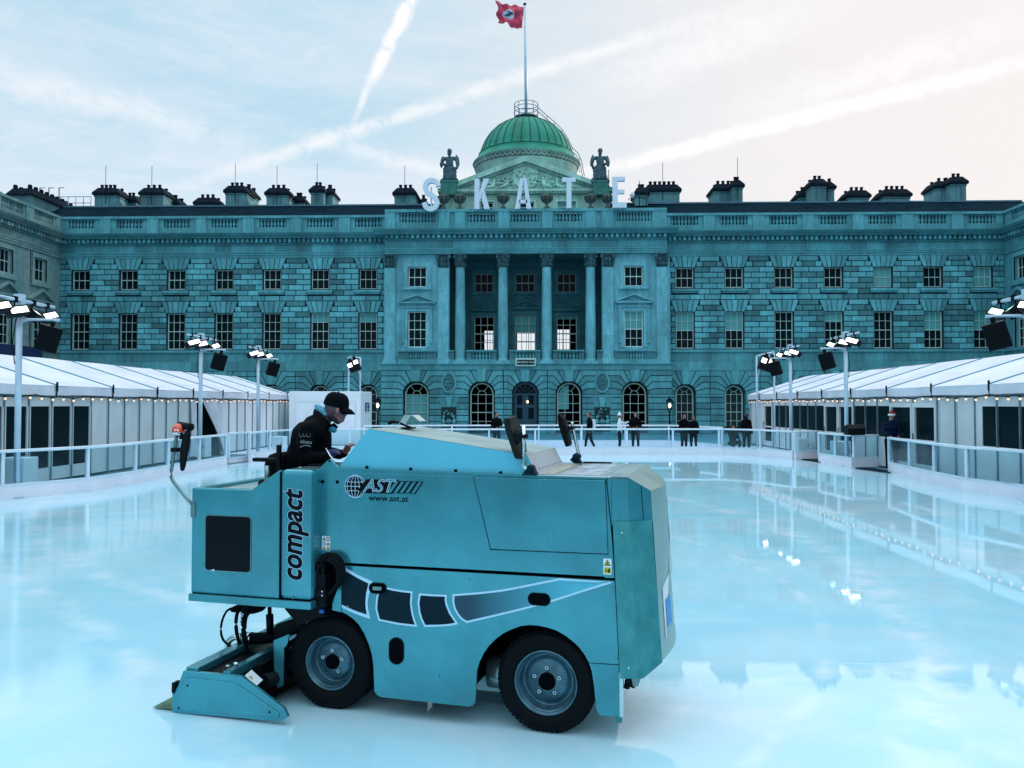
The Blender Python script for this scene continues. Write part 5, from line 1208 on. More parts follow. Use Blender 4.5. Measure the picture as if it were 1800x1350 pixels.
def cabinet(px0, px1, py, base, h, label, mname='kiosk_white', dep=.6, dark=None):
    x0, y = onZ(px0, base, 0); x1, _ = onZ(px1, base, 0)
    t_ = thing('cabinet', label, 'cabinet', ((x0 + x1) / 2, y, 0)); O = ((x0 + x1) / 2, y, 0)
    m_ = MB(); m_.box(x0, x1, y, y + dep, .05, h); m_.build('cabinet_body', mname, t_, off=O, bevel=.015)
    m_ = MB(); m_.box(x0 + .04, x1 - .04, y - .012, y - .001, .1, h - .06); m_.build('cabinet_door', 'tent_panel' if not dark else 'screen_black', t_, off=O)
    m_ = MB(); m_.box(x1 - .10, x1 - .07, y - .04, y - .013, h * .5, h * .65); m_.build('handle', 'tent_alu', t_, off=O)
cabinet(-26, 42, 0, 861, .80, 'white cabinet behind the barrier at the left picture edge')
cabinet(342, 361, 0, 806, .82, 'low white cabinet behind the barrier beside the left marquee opening')
cabinet(478, 498, 0, 796, .72, 'small white cabinet behind the barrier left of the driver')
cabinet(1404, 1424, 0, 800, .72, 'pale cabinet in the back right corner behind the barrier return')
cabinet(1470, 1496, 0, 816, .82, 'pale cabinet inside the short angled barrier on the right')
cabinet(1521, 1549, 0, 806, .95, 'dark fronted cabinet just left of the man in the red hat', dark=1)

# ================================================================ marquees
def marquee(name, label, s, xe, xr, y0, y1, first, panels):
    """s=-1 left, +1 right; xe wall/eave X, xr ridge X; panels = list of (ya, yb, kind)"""
    O = (xe, (y0 + y1) / 2, 0); t_ = thing(name, label, 'marquee', O); zE, zV, zRg = 2.68, 2.41, 3.70; xb = 2 * xr - xe
    bays = []; y = first
    while y < y1 - .5: bays.append(y); y += 3.0
    bays = [y0] + [b for b in bays if b > y0 + .3] + [y1]
    f = MB(); f.smooth = True
    for i in range(len(bays) - 1):
        ya, yb = bays[i], bays[i + 1]; f.smooth = True
        for (xa, za), (xc_, zc_) in (((xe - s * .12, zE), (xr, zRg)), ((xr, zRg), (xb + s * .12, zE))):
            def fn(u, v, xa=xa, za=za, xc_=xc_, zc_=zc_, ya=ya, yb=yb, i=i):
                sag = .10 * math.sin(math.pi * u) * (math.sin(math.pi * v) ** .7 if 0 < v < 1 else 0) + .02 * math.sin(v * 9 + i) * math.sin(math.pi * u)
                return (xa + (xc_ - xa) * v, ya + (yb - ya) * u, za + (zc_ - za) * v - sag)
            f.grid(8, 10, fn)
    f.smooth = False
    for yy in (y0, y1): f.add([(xe - s * .12, yy, zE), (xr, yy, zRg), (xb + s * .12, yy, zE), (xb + s * .12, yy, 0), (xe, yy, 0), (xe, yy, zE - .02)], [(0, 1, 2, 3, 4, 5)])
    roof_ = f.build('roof', 'tent_fabric', t_, off=O)
    v = MB(); v.smooth = True
    v.grid(60, 3, lambda u, w: (xe - s * (.12 - .02 * math.sin(u * 70)) , y0 + (y1 - y0) * u, zE - (zE - zV) * w - (.012 * math.sin(u * 51) if w > .9 else 0))); v.build('valance', 'tent_fabric', t_, off=O)
    for b in bays[1:-1]: sm_ = MB(); sm_.tube([(xe - s * .12, b, zE + .01), (xr, b, zRg + .01)], .022, 5); sm_.build('roof_seam', 'seam_line', roof_, off=O)
    for b in bays[1:-1]:
        m_ = MB(); m_.box(xe - s * .15, xe - s * .125, b - .035, b + .035, zE - .16, zE + .10); m_.tube([(xe - s * .15, b, zE - .10), (xe - s * .12, b - .02, zV - .04)], .02, 5); m_.build('strap', 'strap_black', t_, off=O)
    gt = MB(); gt.box(xe - s * .02, xe + s * .08, y0, y1, zV - .05, zV + .05); gt.build('eave_beam', 'tent_alu', t_, off=O)
    th = .04
    for ya, yb, kind in panels:
        m_ = MB(); a, b = ya + .025, yb - .025; X0, X1 = xe - s * .0, xe + s * th
        pst = MB(); pst.box(xe - s * .03, xe + s * .05, ya - .025, ya + .025, 0, zV - .05); pst.build('wall_post', 'tent_alu', t_, off=O)
        if kind == 'solid': m_.box(X0, X1, a, b, 0.05, zV - .05); m_.mi = 1; m_.box(X0 - s * .004, X0, b - .07, b - .045, .05, zV - .05); o = m_.build('wall_panel', ['tent_panel', 'seam_line'], t_, off=O); continue
        if kind == 'void': continue
        if kind == 'tall':
            m_.box(X0, X1, a, b, .05, .40); m_.box(X0, X1, a, b, 2.10, zV - .05); m_.box(X0 - s * .02, X1, a, a + .05, .4, 2.1); m_.box(X0 - s * .02, X1, b - .05, b, .4, 2.1); z0, z1 = .4, 2.1
        elif kind == 'win':
            m_.box(X0, X1, a, b, .05, 1.05); m_.box(X0, X1, a, b, 2.10, zV - .05); z0, z1 = 1.05, 2.1
        elif kind == 'half':
            m_.box(X0, X1, a, b, .05, 1.05); m_.box(X0, X1, a, b, 2.10, zV - .05); m_.box(X0, X1, b - .3, b, 1.05, 2.1); z0, z1, b = 1.05, 2.1, b - .3
        elif kind == 'door':
            m_.box(X0 - s * .05, X1, a, a + .10, .05, 2.2); m_.box(X0 - s * .05, X1, b - .10, b, .05, 2.2); m_.box(X0 - s * .05, X1, a + .1, b - .1, 2.06, 2.2); m_.box(X0 - s * .05, X1, a + .1, b - .1, .05, .30); m_.box(X0, X1, a, b, 2.2, zV - .05)
            m_.box(X0 - s * .05, X1, a + .1, b - .1, 1.0, 1.06); z0, z1, a, b = .3, 2.06, a + .1, b - .1
        o = m_.build('door' if kind == 'door' else 'window_panel', 'tent_panel', t_, off=O)
        g = MB(); xx = xe + s * .02; g.add([(xx, a, z0), (xx, b, z0), (xx, b, z1), (xx, a, z1)], [(0, 1, 2, 3)]); g.build('pane', 'dark_glass', o, off=O)
        if kind == 'door': g = MB(); g.box(X0 - s * .09, X0 - s * .05, b + .02, b + .05, .95, 1.25); g.build('handle', 'chrome', o, off=O)
    return t_, O
pan = [(y, y + 1.0, 'tall') for y in [14 + i for i in range(10)]]
pan = [(a - .05, b - .05, k) for a, b, k in pan] + [(23.95 + i, 24.95 + i, 'solid') for i in range(7)] + [(30.95, 34.0, 'void')] + [(34.0 + i, 35.0 + i, 'solid') for i in range(10)]
lm, LO = marquee('marquee', 'white marquee with solid panels and an open flap left of the rink', -1, -13.45, -16.5, 13, 44, 22.0, pan)
yy0, yy1 = 30.95, 34.0; m_ = MB(); m_.add([(-16.2, yy0, 0), (-16.2, yy1, 0), (-16.2, yy1, 2.4), (-16.2, yy0, 2.4), (-13.5, yy0, 0), (-13.5, yy1, 0), (-13.5, yy1, 2.4), (-13.5, yy0, 2.4)], [(0, 1, 2, 3), (0, 4, 5, 1), (0, 3, 7, 4), (1, 5, 6, 2), (3, 2, 6, 7)])
m_.build('entrance_interior', 'shade_dark', lm, off=LO)
for ya, yb, za in ((30.97, 31.5, .5), (34.0, 32.2, 1.0)):
    m_ = MB(); m_.smooth = True
    def fl_(u, v, ya=ya, yb=yb):
        w = (1 - v) if ya > yb else (1 - v); yy = ya + (yb - ya) * u * (v ** 1.2 * .95 + .05) if ya > yb else ya + (yb - ya) * u * (.4 + .6 * v)
        return (-13.43 + .07 * math.sin(u * 14 + v * 3) + .15 * u * (1 - v), yy, .1 + 2.27 * v)
    m_.grid(14, 10, fl_); m_.build('tent_flap', 'tent_fabric', lm, off=LO)
m_ = MB(); m_.tube([(-14.6, 31.3, .6), (-14.6, 32.5, 2.3)], .03, 5); m_.tube([(-14.6, 33.7, .6), (-14.6, 32.5, 2.3)], .03, 5); m_.box(-14.9, -14.2, 31.4, 33.6, 0, 1.1); m_.build('inner_frame', 'black_metal', lm, off=LO)
# things seen on the counter behind the left windows
rp = [(13.9, 14.9, 'win'), (14.9, 15.9, 'win'), (15.9, 16.9, 'win'), (16.9, 17.9, 'win'), (17.9, 18.9, 'win'), (18.9, 19.9, 'win'), (19.9, 20.87, 'win'), (20.87, 21.9, 'half'), (21.9, 22.9, 'solid'), (22.9, 23.9, 'solid'), (23.9, 25.4, 'door'), (25.4, 27.0, 'door')]
rp += [(27 + i, 28 + i, 'win') for i in range(3)] + [(30, 31.5, 'door'), (31.5, 33, 'door')] + [(33 + i, 34 + i, 'win') for i in range(7)] + [(40, 41.5, 'door'), (41.5, 43, 'solid'), (43, 44, 'solid')]
rm_, RO = marquee('marquee', 'white marquee with dark windows and glazed doors right of the rink', 1, 12.0, 15.1, 13, 44.3, 21.0, rp)
m_ = MB(); m_.box(11.86, 11.96, 25.9, 26.9, 2.22, 2.33); m_.build('door_header', 'sign_blue', rm_, off=RO) if False else None
# strings of warm bulbs under both eaves
def string_lights(X, s, y0, y1, label, step):
    O = (X, (y0 + y1) / 2, 2.4); t_ = thing('string_lights', label, 'string lights', O); n = int((y1 - y0) / step); q = random.Random(5)
    P = []
    for i in range(n * 2 + 1):
        y = y0 + (y1 - y0) * i / (2 * n); P.append((X - s * .17, y, 2.40 + .02 * math.sin(i * 1.3) - .012 * (i % 2) - .05 * abs(math.sin(y * 1.05))))
    m_ = MB(); m_.tube(P, .014, 5); m_.build('cable', 'strap_black', t_, off=O)
    for i in range(n):
        p = P[2 * i + 1]; b = MB(); b.mi = 1; b.lathe([(.012, .02), (.02, .015), (.022, -.03)], p, 6); b.mi = 0; z = p[2] - .065; b.ball((p[0], p[1], z), .032, 8, 6)
        b.build('bulb', ['bulb_glow', 'strap_black'], t_, off=O)
string_lights(-13.45, -1, 17.0, 44, 'string of warm round bulbs under the eave of the left marquee', .5)
string_lights(12.0, 1, 16.0, 44, 'string of warm round bulbs under the eave of the right marquee', .48)

# ================================================================ floodlight masts
def mast(x, y, s, label, cols):
    """s=+1 arm and speaker reach towards +x (left masts), -1 towards -x"""
    H = 4.68; t_ = thing('floodlight_mast', label, 'floodlight', (x, y, 0), group='white floodlight masts round the rink')
    m_ = MB(); m_.tube([(0, 0, 0), (0, 0, H)], .068, 12); m_.box(-.09, .09, -.09, .09, H - .25, H + .03); m_.tube([(0, 0, .0), (0, 0, .03)], .17, 12); m_.build('pole', 'mast_white', t_)
    m_ = MB(); m_.tube([(0.05 * s, -1.25, H - .12), (0.05 * s, 1.25, H - .12)], .04, 8); m_.build('crossbar', 'mast_white', t_)
    m_ = MB(); m_.tube([(0, 0, H - .62), (.12 * s, .1, H - .55), (.8 * s, .25, H - .55)], .035, 8); m_.build('bracket_arm', 'mast_white', t_)
    for i, (yy, w, tl, em) in enumerate(((-.95, .54, 34, cols[0]), (-.25, .44, 28, cols[1]), (.42, .24, 52, cols[2]), (.95, .36, 38, cols[3]))):
        h = .19; d = .17; M_ = Matrix.Translation((.16 * s, yy, H - .36)) @ Matrix.Rotation(R(-tl) * s, 4, 'Y') @ Matrix.Rotation(R(90 * s), 4, 'Z') @ Matrix.Rotation(R(-28 * s if i != 2 else 12 * s), 4, 'Z')
        b = MB(); b.box(-w / 2, w / 2, 0, d, -h / 2, h / 2)
        for k in range(7): b.box(-w / 2 + w * (k + .3) / 7, -w / 2 + w * (k + .45) / 7, d, d + .06, -h / 2, h / 2)
        b.ribbon([(-w / 2, -h / 2), (w / 2, -h / 2), (w / 2, h / 2), (-w / 2, h / 2)], .03, -.012, closed=True, th=.012)
        b.xf(M_); b.tube([M_ @ Vector((0, d, h / 2)), (0.05 * s, yy, H - .12)], .02, 5); b.box(.05 * s - .05, .05 * s + .05, yy - .05, yy + .05, H - .19, H - .05); o = b.build('floodlight', 'black_metal', t_)
        f = MB(); f.add([M_ @ Vector(p) for p in ((-w / 2 + .02, -.006, -h / 2 + .02), (w / 2 - .02, -.006, -h / 2 + .02), (w / 2 - .02, -.006, h / 2 - .02), (-w / 2 + .02, -.006, h / 2 - .02))], [(0, 1, 2, 3)]); f.build('lamp_face', em, o)
    M_ = Matrix.Translation((.55 * s, .22, H - .98)) @ Matrix.Rotation(R(17) * s, 4, 'Y') @ Matrix.Rotation(R(35 * s), 4, 'Z')
    b = MB(); b.prismz([(-.2, .17), (.2, .17), (.24, -.17), (-.24, -.17)], -.30, .30); b.box(-.05, .05, -.05, .05, .30, .42); b.xf(M_); o = b.build('speaker', 'black_metal', t_, bevel=.02)
    b = MB(); b.box(-.22, .22, -.185, -.172, -.27, .27); b.xf(M_); b.build('speaker_grille', 'black_rubber', o)
    b = MB(); b.tube([(-.0, -.06, H - .3), (-.09 * s, -.1, H - 1.1), (-.08 * s, -.02, H - 1.6)], .012, 5); b.build('cable', 'strap_black', t_)
W_, G_ = 'flood_face', 'flood_green'
mast(-11.9, 18.15, 1, 'nearest left floodlight mast, tall white pole with a large black speaker at the picture edge', (W_, W_, W_, W_))
mast(-11.9, 28.3, 1, 'middle left white floodlight mast, in front of the open marquee flap', (W_, W_, G_, W_))
mast(-11.9, 34.3, 1, 'farthest left white floodlight mast, beside the end of the left marquee', (W_, W_, G_, W_))
mast(11.0, 17.9, -1, 'nearest right floodlight mast with greenish lamps at the picture edge', (W_, W_, G_, G_))
mast(11.0, 28.2, -1, 'middle right white floodlight mast behind the short angled barrier', (W_, W_, G_, G_))
mast(11.0, 34.2, -1, 'farthest right white floodlight mast near the end of the right marquee', (W_, G_, W_, W_))
def goal_frame(pa, pb, top, base, Y, s, label):
    xa, zt = onY(pa, top[0], Y); xb, zt2 = onY(pb, top[1], Y); z0 = base; O = ((xa + xb) / 2, Y, 0); t_ = thing('light_frame', label, 'light frame', O)
    m_ = MB(); r = .045; m_.tube([(xa, Y, z0), (xa, Y, zt)], r, 8); m_.tube([(xb, Y, z0), (xb, Y, zt2)], r, 8); m_.tube([(xa, Y, zt), (xb, Y, zt2)], r, 8)
    m_.tube([(xa, Y, zt - 1.1), (xa + (xb - xa) * .33, Y, zt - .05)], r * .8, 8); m_.tube([(xb, Y, zt2 - 1.1), (xb - (xb - xa) * .33, Y, zt2 - .05)], r * .8, 8); m_.build('frame', 'mast_white', t_, off=O)
    c = Vector(((xa + xb) / 2, Y - .15, (zt + zt2) / 2 - .42)); M_ = Matrix.Translation(c) @ Matrix.Rotation(R(-22 * s), 4, 'Y')
    b = MB(); b.box(-.3, .3, -.16, .16, -.36, .3); b.box(-.2, -.05, -.08, .08, .3, .42); b.box(.08, .22, -.08, .08, .3, .45); b.xf(M_); o = b.build('stage_lamp', 'black_metal', t_, off=O, bevel=.03)
    b = MB(); b.box(-.29, -.06, -.175, -.162, -.06, .16); b.box(.06, .30, -.175, -.162, 0, .2); b.xf(M_); b.build('lamp_face', 'lamp_small', o, off=O)
goal_frame(613, 633.5, (628, 629), 2.7, 43.0, 1, 'slim white frame holding a black lamp above the kiosk behind the driver')
goal_frame(1330, 1360.5, (626, 619), 0, 37.0, -1, 'slim white frame holding a black lamp at the end of the right marquee')

# ================================================================ kiosk
KY = 42.0; x0, x1 = onY(508, 700, KY)[0], onY(634, 700, KY)[0]; zt = onY(570, 688, KY)[1]; KO = ((x0 + x1) / 2, KY, 0)
k_ = thing('kiosk', 'white box kiosk with a shuttered hatch behind the driver', 'kiosk', KO)
m_ = MB(); m_.prismz([(x0, KY), (x1, KY), (x1 + .05, KY + 2.7), (x0, KY + 2.7)], 0, zt); kb_ = m_.build('kiosk_wall', 'kiosk_white', k_, off=KO, bevel=.03)
hx0, hx1, hz0, hz1 = onY(520, 700, KY)[0], onY(624, 700, KY)[0], onY(570, 752, KY)[1], onY(570, 707, KY)[1]
m_ = MB(); m_.box(hx0, hx1, KY - .02, KY - .001, hz0, hz1); m_.mi = 1; m_.ribbon([(hx0, hz0), (hx1, hz0), (hx1, hz1), (hx0, hz1)], .05, KY - .03, closed=True, th=.03)
for k in range(3): m_.box(hx0 + .1, hx1 - .1, KY - .024, KY - .021, hz0 + .15 + .1 * k, hz0 + .17 + .1 * k)
m_.build('hatch', ['kiosk_white', 'barrier_white'], k_, off=KO)
m_ = MB(); m_.box(hx0 + .6, hx0 + .66, KY - .06, KY - .025, (hz0 + hz1) / 2 - .3, (hz0 + hz1) / 2 + .2); m_.box(hx1 - .66, hx1 - .6, KY - .06, KY - .025, (hz0 + hz1) / 2 - .3, (hz0 + hz1) / 2 + .2); m_.build('handle', 'barrier_white', k_, off=KO)
sx = x1 + .012; sg = MB(); sz0, sz1 = onY(643, 723, KY + 1.3)[1], onY(643, 708, KY + 1.3)[1]
ya, yb = KY + 1.0, KY + 2.0; sg.box(sx + .02, sx + .05, ya, yb, sz0, sz1); sg.mi = 1
for k, (w0, w1) in enumerate(((.1, .75), (.1, .5), (.1, .9), (.1, .6))): zz = sz1 - .08 - k * .11; sg.box(sx + .051, sx + .056, ya + (yb - ya) * w0, ya + (yb - ya) * w1, zz - .05, zz)
sg.build('wall_sign', ['sign_blue', 'sign_white'], k_, off=KO)
# ---- lantern posts by the palace
for px, lb in ((664, 'old street lantern on a dark post beside the kiosk at the palace wall'), (1177, 'old street lantern on a dark post right of the colonnade at the palace wall')):
    Y = 57.6; x, z1 = onY(px, 698, Y); O = (x, Y, 0); t_ = thing('lantern_post', lb, 'lantern', O, group=None); zb_ = onY(px, 722, Y)[1]
    m_ = MB(); m_.lathe([(.2, 0), (.2, .3), (.1, .4), (.07, .9), (.05, 1.0), (.05, zb_ - .1), (.1, zb_ - .05), (.12, zb_)], (x, Y, 0), 12); m_.build('lantern_pole', 'black_metal', t_, off=O)
    h = z1 - zb_; m_ = MB()
    for i in range(4):
        a = math.pi / 4 + i * math.pi / 2; m_.tube([(x + .13 * math.cos(a), Y + .13 * math.sin(a), zb_), (x + .25 * math.cos(a), Y + .25 * math.sin(a), zb_ + h * .65)], .02, 4)
    m_.lathe([(.33, zb_ + h * .65), (.12, zb_ + h * .9), (.05, zb_ + h * .92), (.06, zb_ + h), (.01, zb_ + h * 1.08)], (x, Y, 0), 4, smooth=False); m_.build('lantern_frame', 'black_metal', t_, off=O)
    m_ = MB(); m_.ball((x, Y - .02, zb_ + h * .38), (.10, .1, .16)); m_.build('lantern_lamp', 'lantern_glow', t_, off=O)
# black speaker lying on the rail
x, z = onY(1504, 763, 27.2); t_ = thing('loudspeaker', 'black loudspeaker lying on the short angled barrier by the mast', 'speaker', (x, 27.3, RZ)); b = MB()
b.prismx([(-.2, 0), (.2, 0), (.2, .3), (-.12, .36), (-.24, .22)], -.29, .29); b.build('speaker_body', 'black_metal', t_, bevel=.02); b = MB(); b.box(-.25, .25, -.262, -.25, .03, .2); b.build('speaker_grille', 'black_rubber', t_)
# ================================================================ ice resurfacing machine
MA = onZ(575, 1250, 0); MBp = onZ(957, 1293, 0); _L = math.dist(MA, MBp); _ax = ((MBp[0] - MA[0]) / _L, (MBp[1] - MA[1]) / _L); _ay = (-_ax[1], _ax[0])
MRZ = math.atan2(_ax[1], _ax[0])
def M(px, py, c=0.0):
    """photo point on the machine's own plane y=c -> machine x,z in metres"""
    X, Y, u = ray(px, py); t = (c + MA[0] * _ay[0] + MA[1] * _ay[1]) / (X * _ay[0] + Y * _ay[1])
    return ((X * t - MA[0]) * _ax[0] + (Y * t - MA[1]) * _ax[1], CAM_H + u * t)
def PM(pts, c=0.0): return [M(a, b, c) for a, b in pts]
def V3(px, py, c): x, z = M(px, py, c); return (x, c, z)
mc = thing('ice_resurfacer', 'large silver ice resurfacing machine driving across the wet ice in the foreground', 'ice resurfacer', (MA[0], MA[1], 0), MRZ)
WD = 1.15
def rounded(x0, x1, z0, z1, r, n=5):
    o_ = []
    for cx, cz, a0 in ((x1 - r, z1 - r, 0), (x0 + r, z1 - r, 90), (x0 + r, z0 + r, 180), (x1 - r, z0 + r, 270)):
        for i in range(n + 1): a = R(a0 + 90 * i / n); o_.append((cx + r * math.cos(a), cz + r * math.sin(a)))
    return o_
def bolts(mb, pts, c, r=.008, th=.006):
    for p in pts:
        x, z = M(*p, c) if len(p) == 2 else p; mb.lathe([(.001, -th), (r * .7, -th), (r, -th * .4), (r, 0)], (x, c, z), 8, axis='y')
# lower side panel with wheel arches
fend = [(601, 994), (1081.5, 1021), (1088.5, 1168), (1034.8, 1165), (1028, 1152), (1017, 1137), (1006, 1127), (994.5, 1118), (979, 1109), (962, 1103.4), (946, 1100), (930, 1099), (914, 1101), (898, 1107), (884, 1114), (872, 1123), (859, 1136),
        (849.5, 1150), (842, 1166), (838, 1182), (836.6, 1218), (835, 1235.5), (831, 1240.5), (823.7, 1242.6), (672, 1226), (662, 1222), (657.7, 1214.6), (656, 1169.5), (653, 1150), (648, 1133), (640, 1114), (630, 1097.6), (619.7, 1087.4), (607, 1079), (600.5, 1076)]
m_ = MB(); m_.prism(PM(fend), 0, .02); lower = m_.build('lower_side_panel', 'machine_paint', mc, bevel=.003)
m_ = MB(); bolts(m_, [(825, 1017), (663, 1224 - 8), (811, 1232), (674, 1217), (1078, 1032), (1084, 1156), (641, 1003), (694, 1026), (609, 1005), (611, 1066), (1076, 1040)], 0); m_.build('panel_bolt', 'steel_dull', lower)
m_ = MB(); sc = random.Random(4)
for px, py in ((751, 1175), (753, 1181), (773, 1188), (676, 1181), (706, 1100), (808, 1128), (835, 1150), (718, 1216)): 
    x, z = M(px, py); m_.flat([(x + sc.uniform(-.006, .006), z + sc.uniform(-.012, .012)) for _ in range(3)], -.0012)
m_.build('scratch_marks', 'decal_black', lower)
for nm, sgn in (('far_side_panel', 1),):
    m_ = MB(); m_.prism(PM(fend), WD - .02, WD); m_.build(nm, 'machine_paint', mc)
# upper side panel
ups = [(563, 822), (570, 815), (577, 808.5), (580, 807), (583, 808.5), (595, 822.5), (1066, 839.5), (1076, 950), (1081, 1016), (1064, 1016), (1062, 1013.5), (602, 989), (598, 983), (585, 974), (563, 975)]
m_ = MB(); m_.prism(PM(ups), -.004, .02); upper = m_.build('upper_side_panel', 'machine_paint', mc, bevel=.003)
m_ = MB(); m_.prism([(x, z) for x, z in PM([(563, 822), (595, 823), (1066, 839.5), (1076, 950), (1081, 1016), (600, 990), (563, 975)])], WD - .02, WD); m_.build('far_side_panel', 'machine_paint', mc)
hp = PM([(833, 838.5), (1063.5, 844), (1068.5, 973.5), (863, 965)], -.012)
m_ = MB(); m_.prism(PM([(831.8, 838), (1064.5, 843), (1069.3, 975), (861.8, 966.6)], -.006), -.006, -.004); m_.build('hatch_gap', 'gap_black', upper)
m_ = MB(); m_.prism(hp, -.016, -.006); hatch = m_.build('service_hatch', 'machine_paint', mc, bevel=.004)
m_ = MB(); bolts(m_, [(841, 841), (957, 844), (871, 962), (1057, 970)], -.016); m_.build('hatch_bolt', 'steel_dull', hatch)
m_ = MB(); m_.mi = 0
for px, py in ((568, 846.5), (593.5, 847)): x, z = M(px, py); m_.lathe([(.001, -.006), (.012, -.006), (.012, 0)], (x, -.004, z), 12, axis='y')
x, z = M(580, 810); m_.lathe([(.001, -.006), (.008, -.006), (.008, 0)], (x, -.004, z), 10, axis='y'); m_.build('panel_hole', 'gap_black', upper)
m_ = MB(); m_.ribbon(PM([(600, 833), (600, 935)], -.005), .004, -.0055); m_.ribbon(PM([(600, 831), (830, 838)], -.005), .004, -.0055); m_.build('panel_crease', 'seam_line', upper)
# black core blocking the view through; wheel-arch shade put into its colour
m_ = MB(); zt_ = 1.66
m_.box(.12, 1.97, .03, WD - .03, .70, zt_); m_.box(.45, 1.06, .03, WD - .03, .24, .71); m_.box(-.22, .45, .30, WD - .3, .36, 1.0); m_.box(-.06, .13, .022, WD - .03, .66, 1.60); m_.box(1.06, 1.97, .34, WD - .34, .36, .71)
m_.build('dark_core', 'gap_black', mc)
m_ = MB(); m_.box(.9, 1.3, .3, .8, .14, .24); m_.tube([(1.12, .25, .30), (1.30, .25, .30)], .11, 14); m_.build('underbody_tank', 'steel_dull', mc)
# swoosh decals
def decal(outer, fillmat):
    P = PM(outer); m_ = MB(); m_.flat(P, -.0016); m_.build('decal_border', 'decal_light', lower); m_ = MB(); m_.flat(inset(P, .0135), -.0026); m_.build('decal_fill', fillmat, lower)
def dense(pts): return pts
# first block is cut off by the panel's edge, so only three of its sides carry a border
b1 = sm_poly([(601.2, 994), (627, 1009), (655, 1022)], 4) + [(655, 1022)] + sm_poly([(649.5, 1042), (646.5, 1062), (651, 1088)], 4)[0:] + sm_poly([(651, 1088), (625, 1079), (601, 1068)], 4)
P = PM(b1); m_ = MB(); m_.flat(P, -.0016); m_.build('decal_border', 'decal_light', lower)
f1 = sm_poly([(601.2, 999), (627, 1015), (648, 1025.5)], 4) + [(648, 1025.5)] + sm_poly([(644, 1042), (642.5, 1062), (645, 1080)], 4) + sm_poly([(645, 1080), (624, 1073), (601, 1062.5)], 4)
m_ = MB(); m_.flat(PM(f1), -.0026); m_.build('decal_fill', 'decal_navy', lower)
decal(sm_poly([(669, 1029), (695, 1035.5), (725.5, 1039.5)], 3) + sm_poly([(724, 1060), (727, 1080), (734, 1102)], 3) + sm_poly([(700, 1098), (665.5, 1091)], 2) + sm_poly([(660, 1070), (662, 1048), (669, 1029)], 3)[:-1], 'decal_navy')
decal([(736.7, 1042.8), (760, 1044.5), (786, 1045.4), (785, 1054), (787, 1064), (793, 1078), (806, 1097), (790, 1100), (775, 1101.3), (746, 1101.8), (740, 1089), (736, 1076), (734, 1060)], 'decal_navy')
decal([(795.6, 1044.4)] + sm_poly([(840, 1041), (885, 1035.7), (930, 1027), (983, 1016.2)], 3) + [(1078, 1023.3)] + sm_poly([(1070, 1026.5), (1020, 1042), (962, 1060.5), (898, 1077), (820.5, 1095)], 3) + [(811, 1089), (804, 1081), (798, 1070), (795.5, 1058)], 'decal_fade')
# recessed handles
for cx, cy, w, h in ((664.5, 1034, 33, 18), (948, 1053, 38, 20), (697, 1144, 27, 46)):
    x, z = M(cx, cy); sx_, sz_ = w / 2 * .00385, h / 2 * .00385; m_ = MB(); m_.prism(rounded(x - sx_, x + sx_, z - sz_, z + sz_, min(sx_, sz_) * .98, 6), -.005, -.003)
    m_.mi = 1; P = rounded(x - sx_, x + sx_, z - sz_, z + sz_, min(sx_, sz_) * .98, 6); m_.ribbon(P, .006, -.0075, closed=True, th=.005)
    if cx == 664.5: m_.mi = 2; m_.box(x - .035, x + .02, -.012, -.005, z - .012, z + .012); m_.ball((x + .02, -.008, z), (.012, .008, .014))
    m_.build('recessed_handle', ['gap_black', 'black_metal', 'steel_dull'], lower)
# globe logo and writing
x, z = M(624.5, 855, -.005); r_ = 20 * .00385; yl = -.0065
m_ = MB(); m_.mi = 1; m_.flat([(x + (r_ + .004) * math.cos(2 * math.pi * i / 40), z + (r_ + .004) * math.sin(2 * math.pi * i / 40)) for i in range(40)], yl + .0006); m_.mi = 0
m_.flat([(x + r_ * math.cos(2 * math.pi * i / 40), z + r_ * math.sin(2 * math.pi * i / 40)) for i in range(40)], yl); m_.mi = 1
for k in (-.5, 0, .5): zz = z + k * r_; hw_ = r_ * math.cos(math.asin(k)); m_.ribbon([(x + hw_ * math.sin(t_ / 8 * math.pi / 2), zz - .12 * r_ * math.cos(t_ / 8 * math.pi / 2) * (1 if k >= 0 else -1) * (k != 0)) for t_ in range(-8, 9)], .0035, yl - .0005)
for k in (-.8, -.4, 0, .4, .8): m_.ribbon([(x + k * r_ * math.cos(t_ / 10 * math.pi / 2), z + r_ * math.sin(t_ / 10 * math.pi / 2)) for t_ in range(-10, 11)], .0035, yl - .0008)
m_.build('globe_logo', ['decal_black', 'decal_light'], upper)
RX = Matrix.Rotation(R(90), 4, 'X')
def side_text(body, px, py, size, sx=1.0, offset=0.0, shear=0.0, mt='decal_black', y=-.0075, parent=upper, nm='lettering', dx=0, dz=0):
    x, z = M(px, py, y); m_ = MB(); put_text(m_, body, size, Matrix.Translation((x + dx, y, z + dz)) @ RX, sx=sx, offset=offset, shear=shear); return m_.build(nm, mt, parent)
x0, z1 = M(641, 845, yl); x1, z0 = M(692, 869.5, yl)
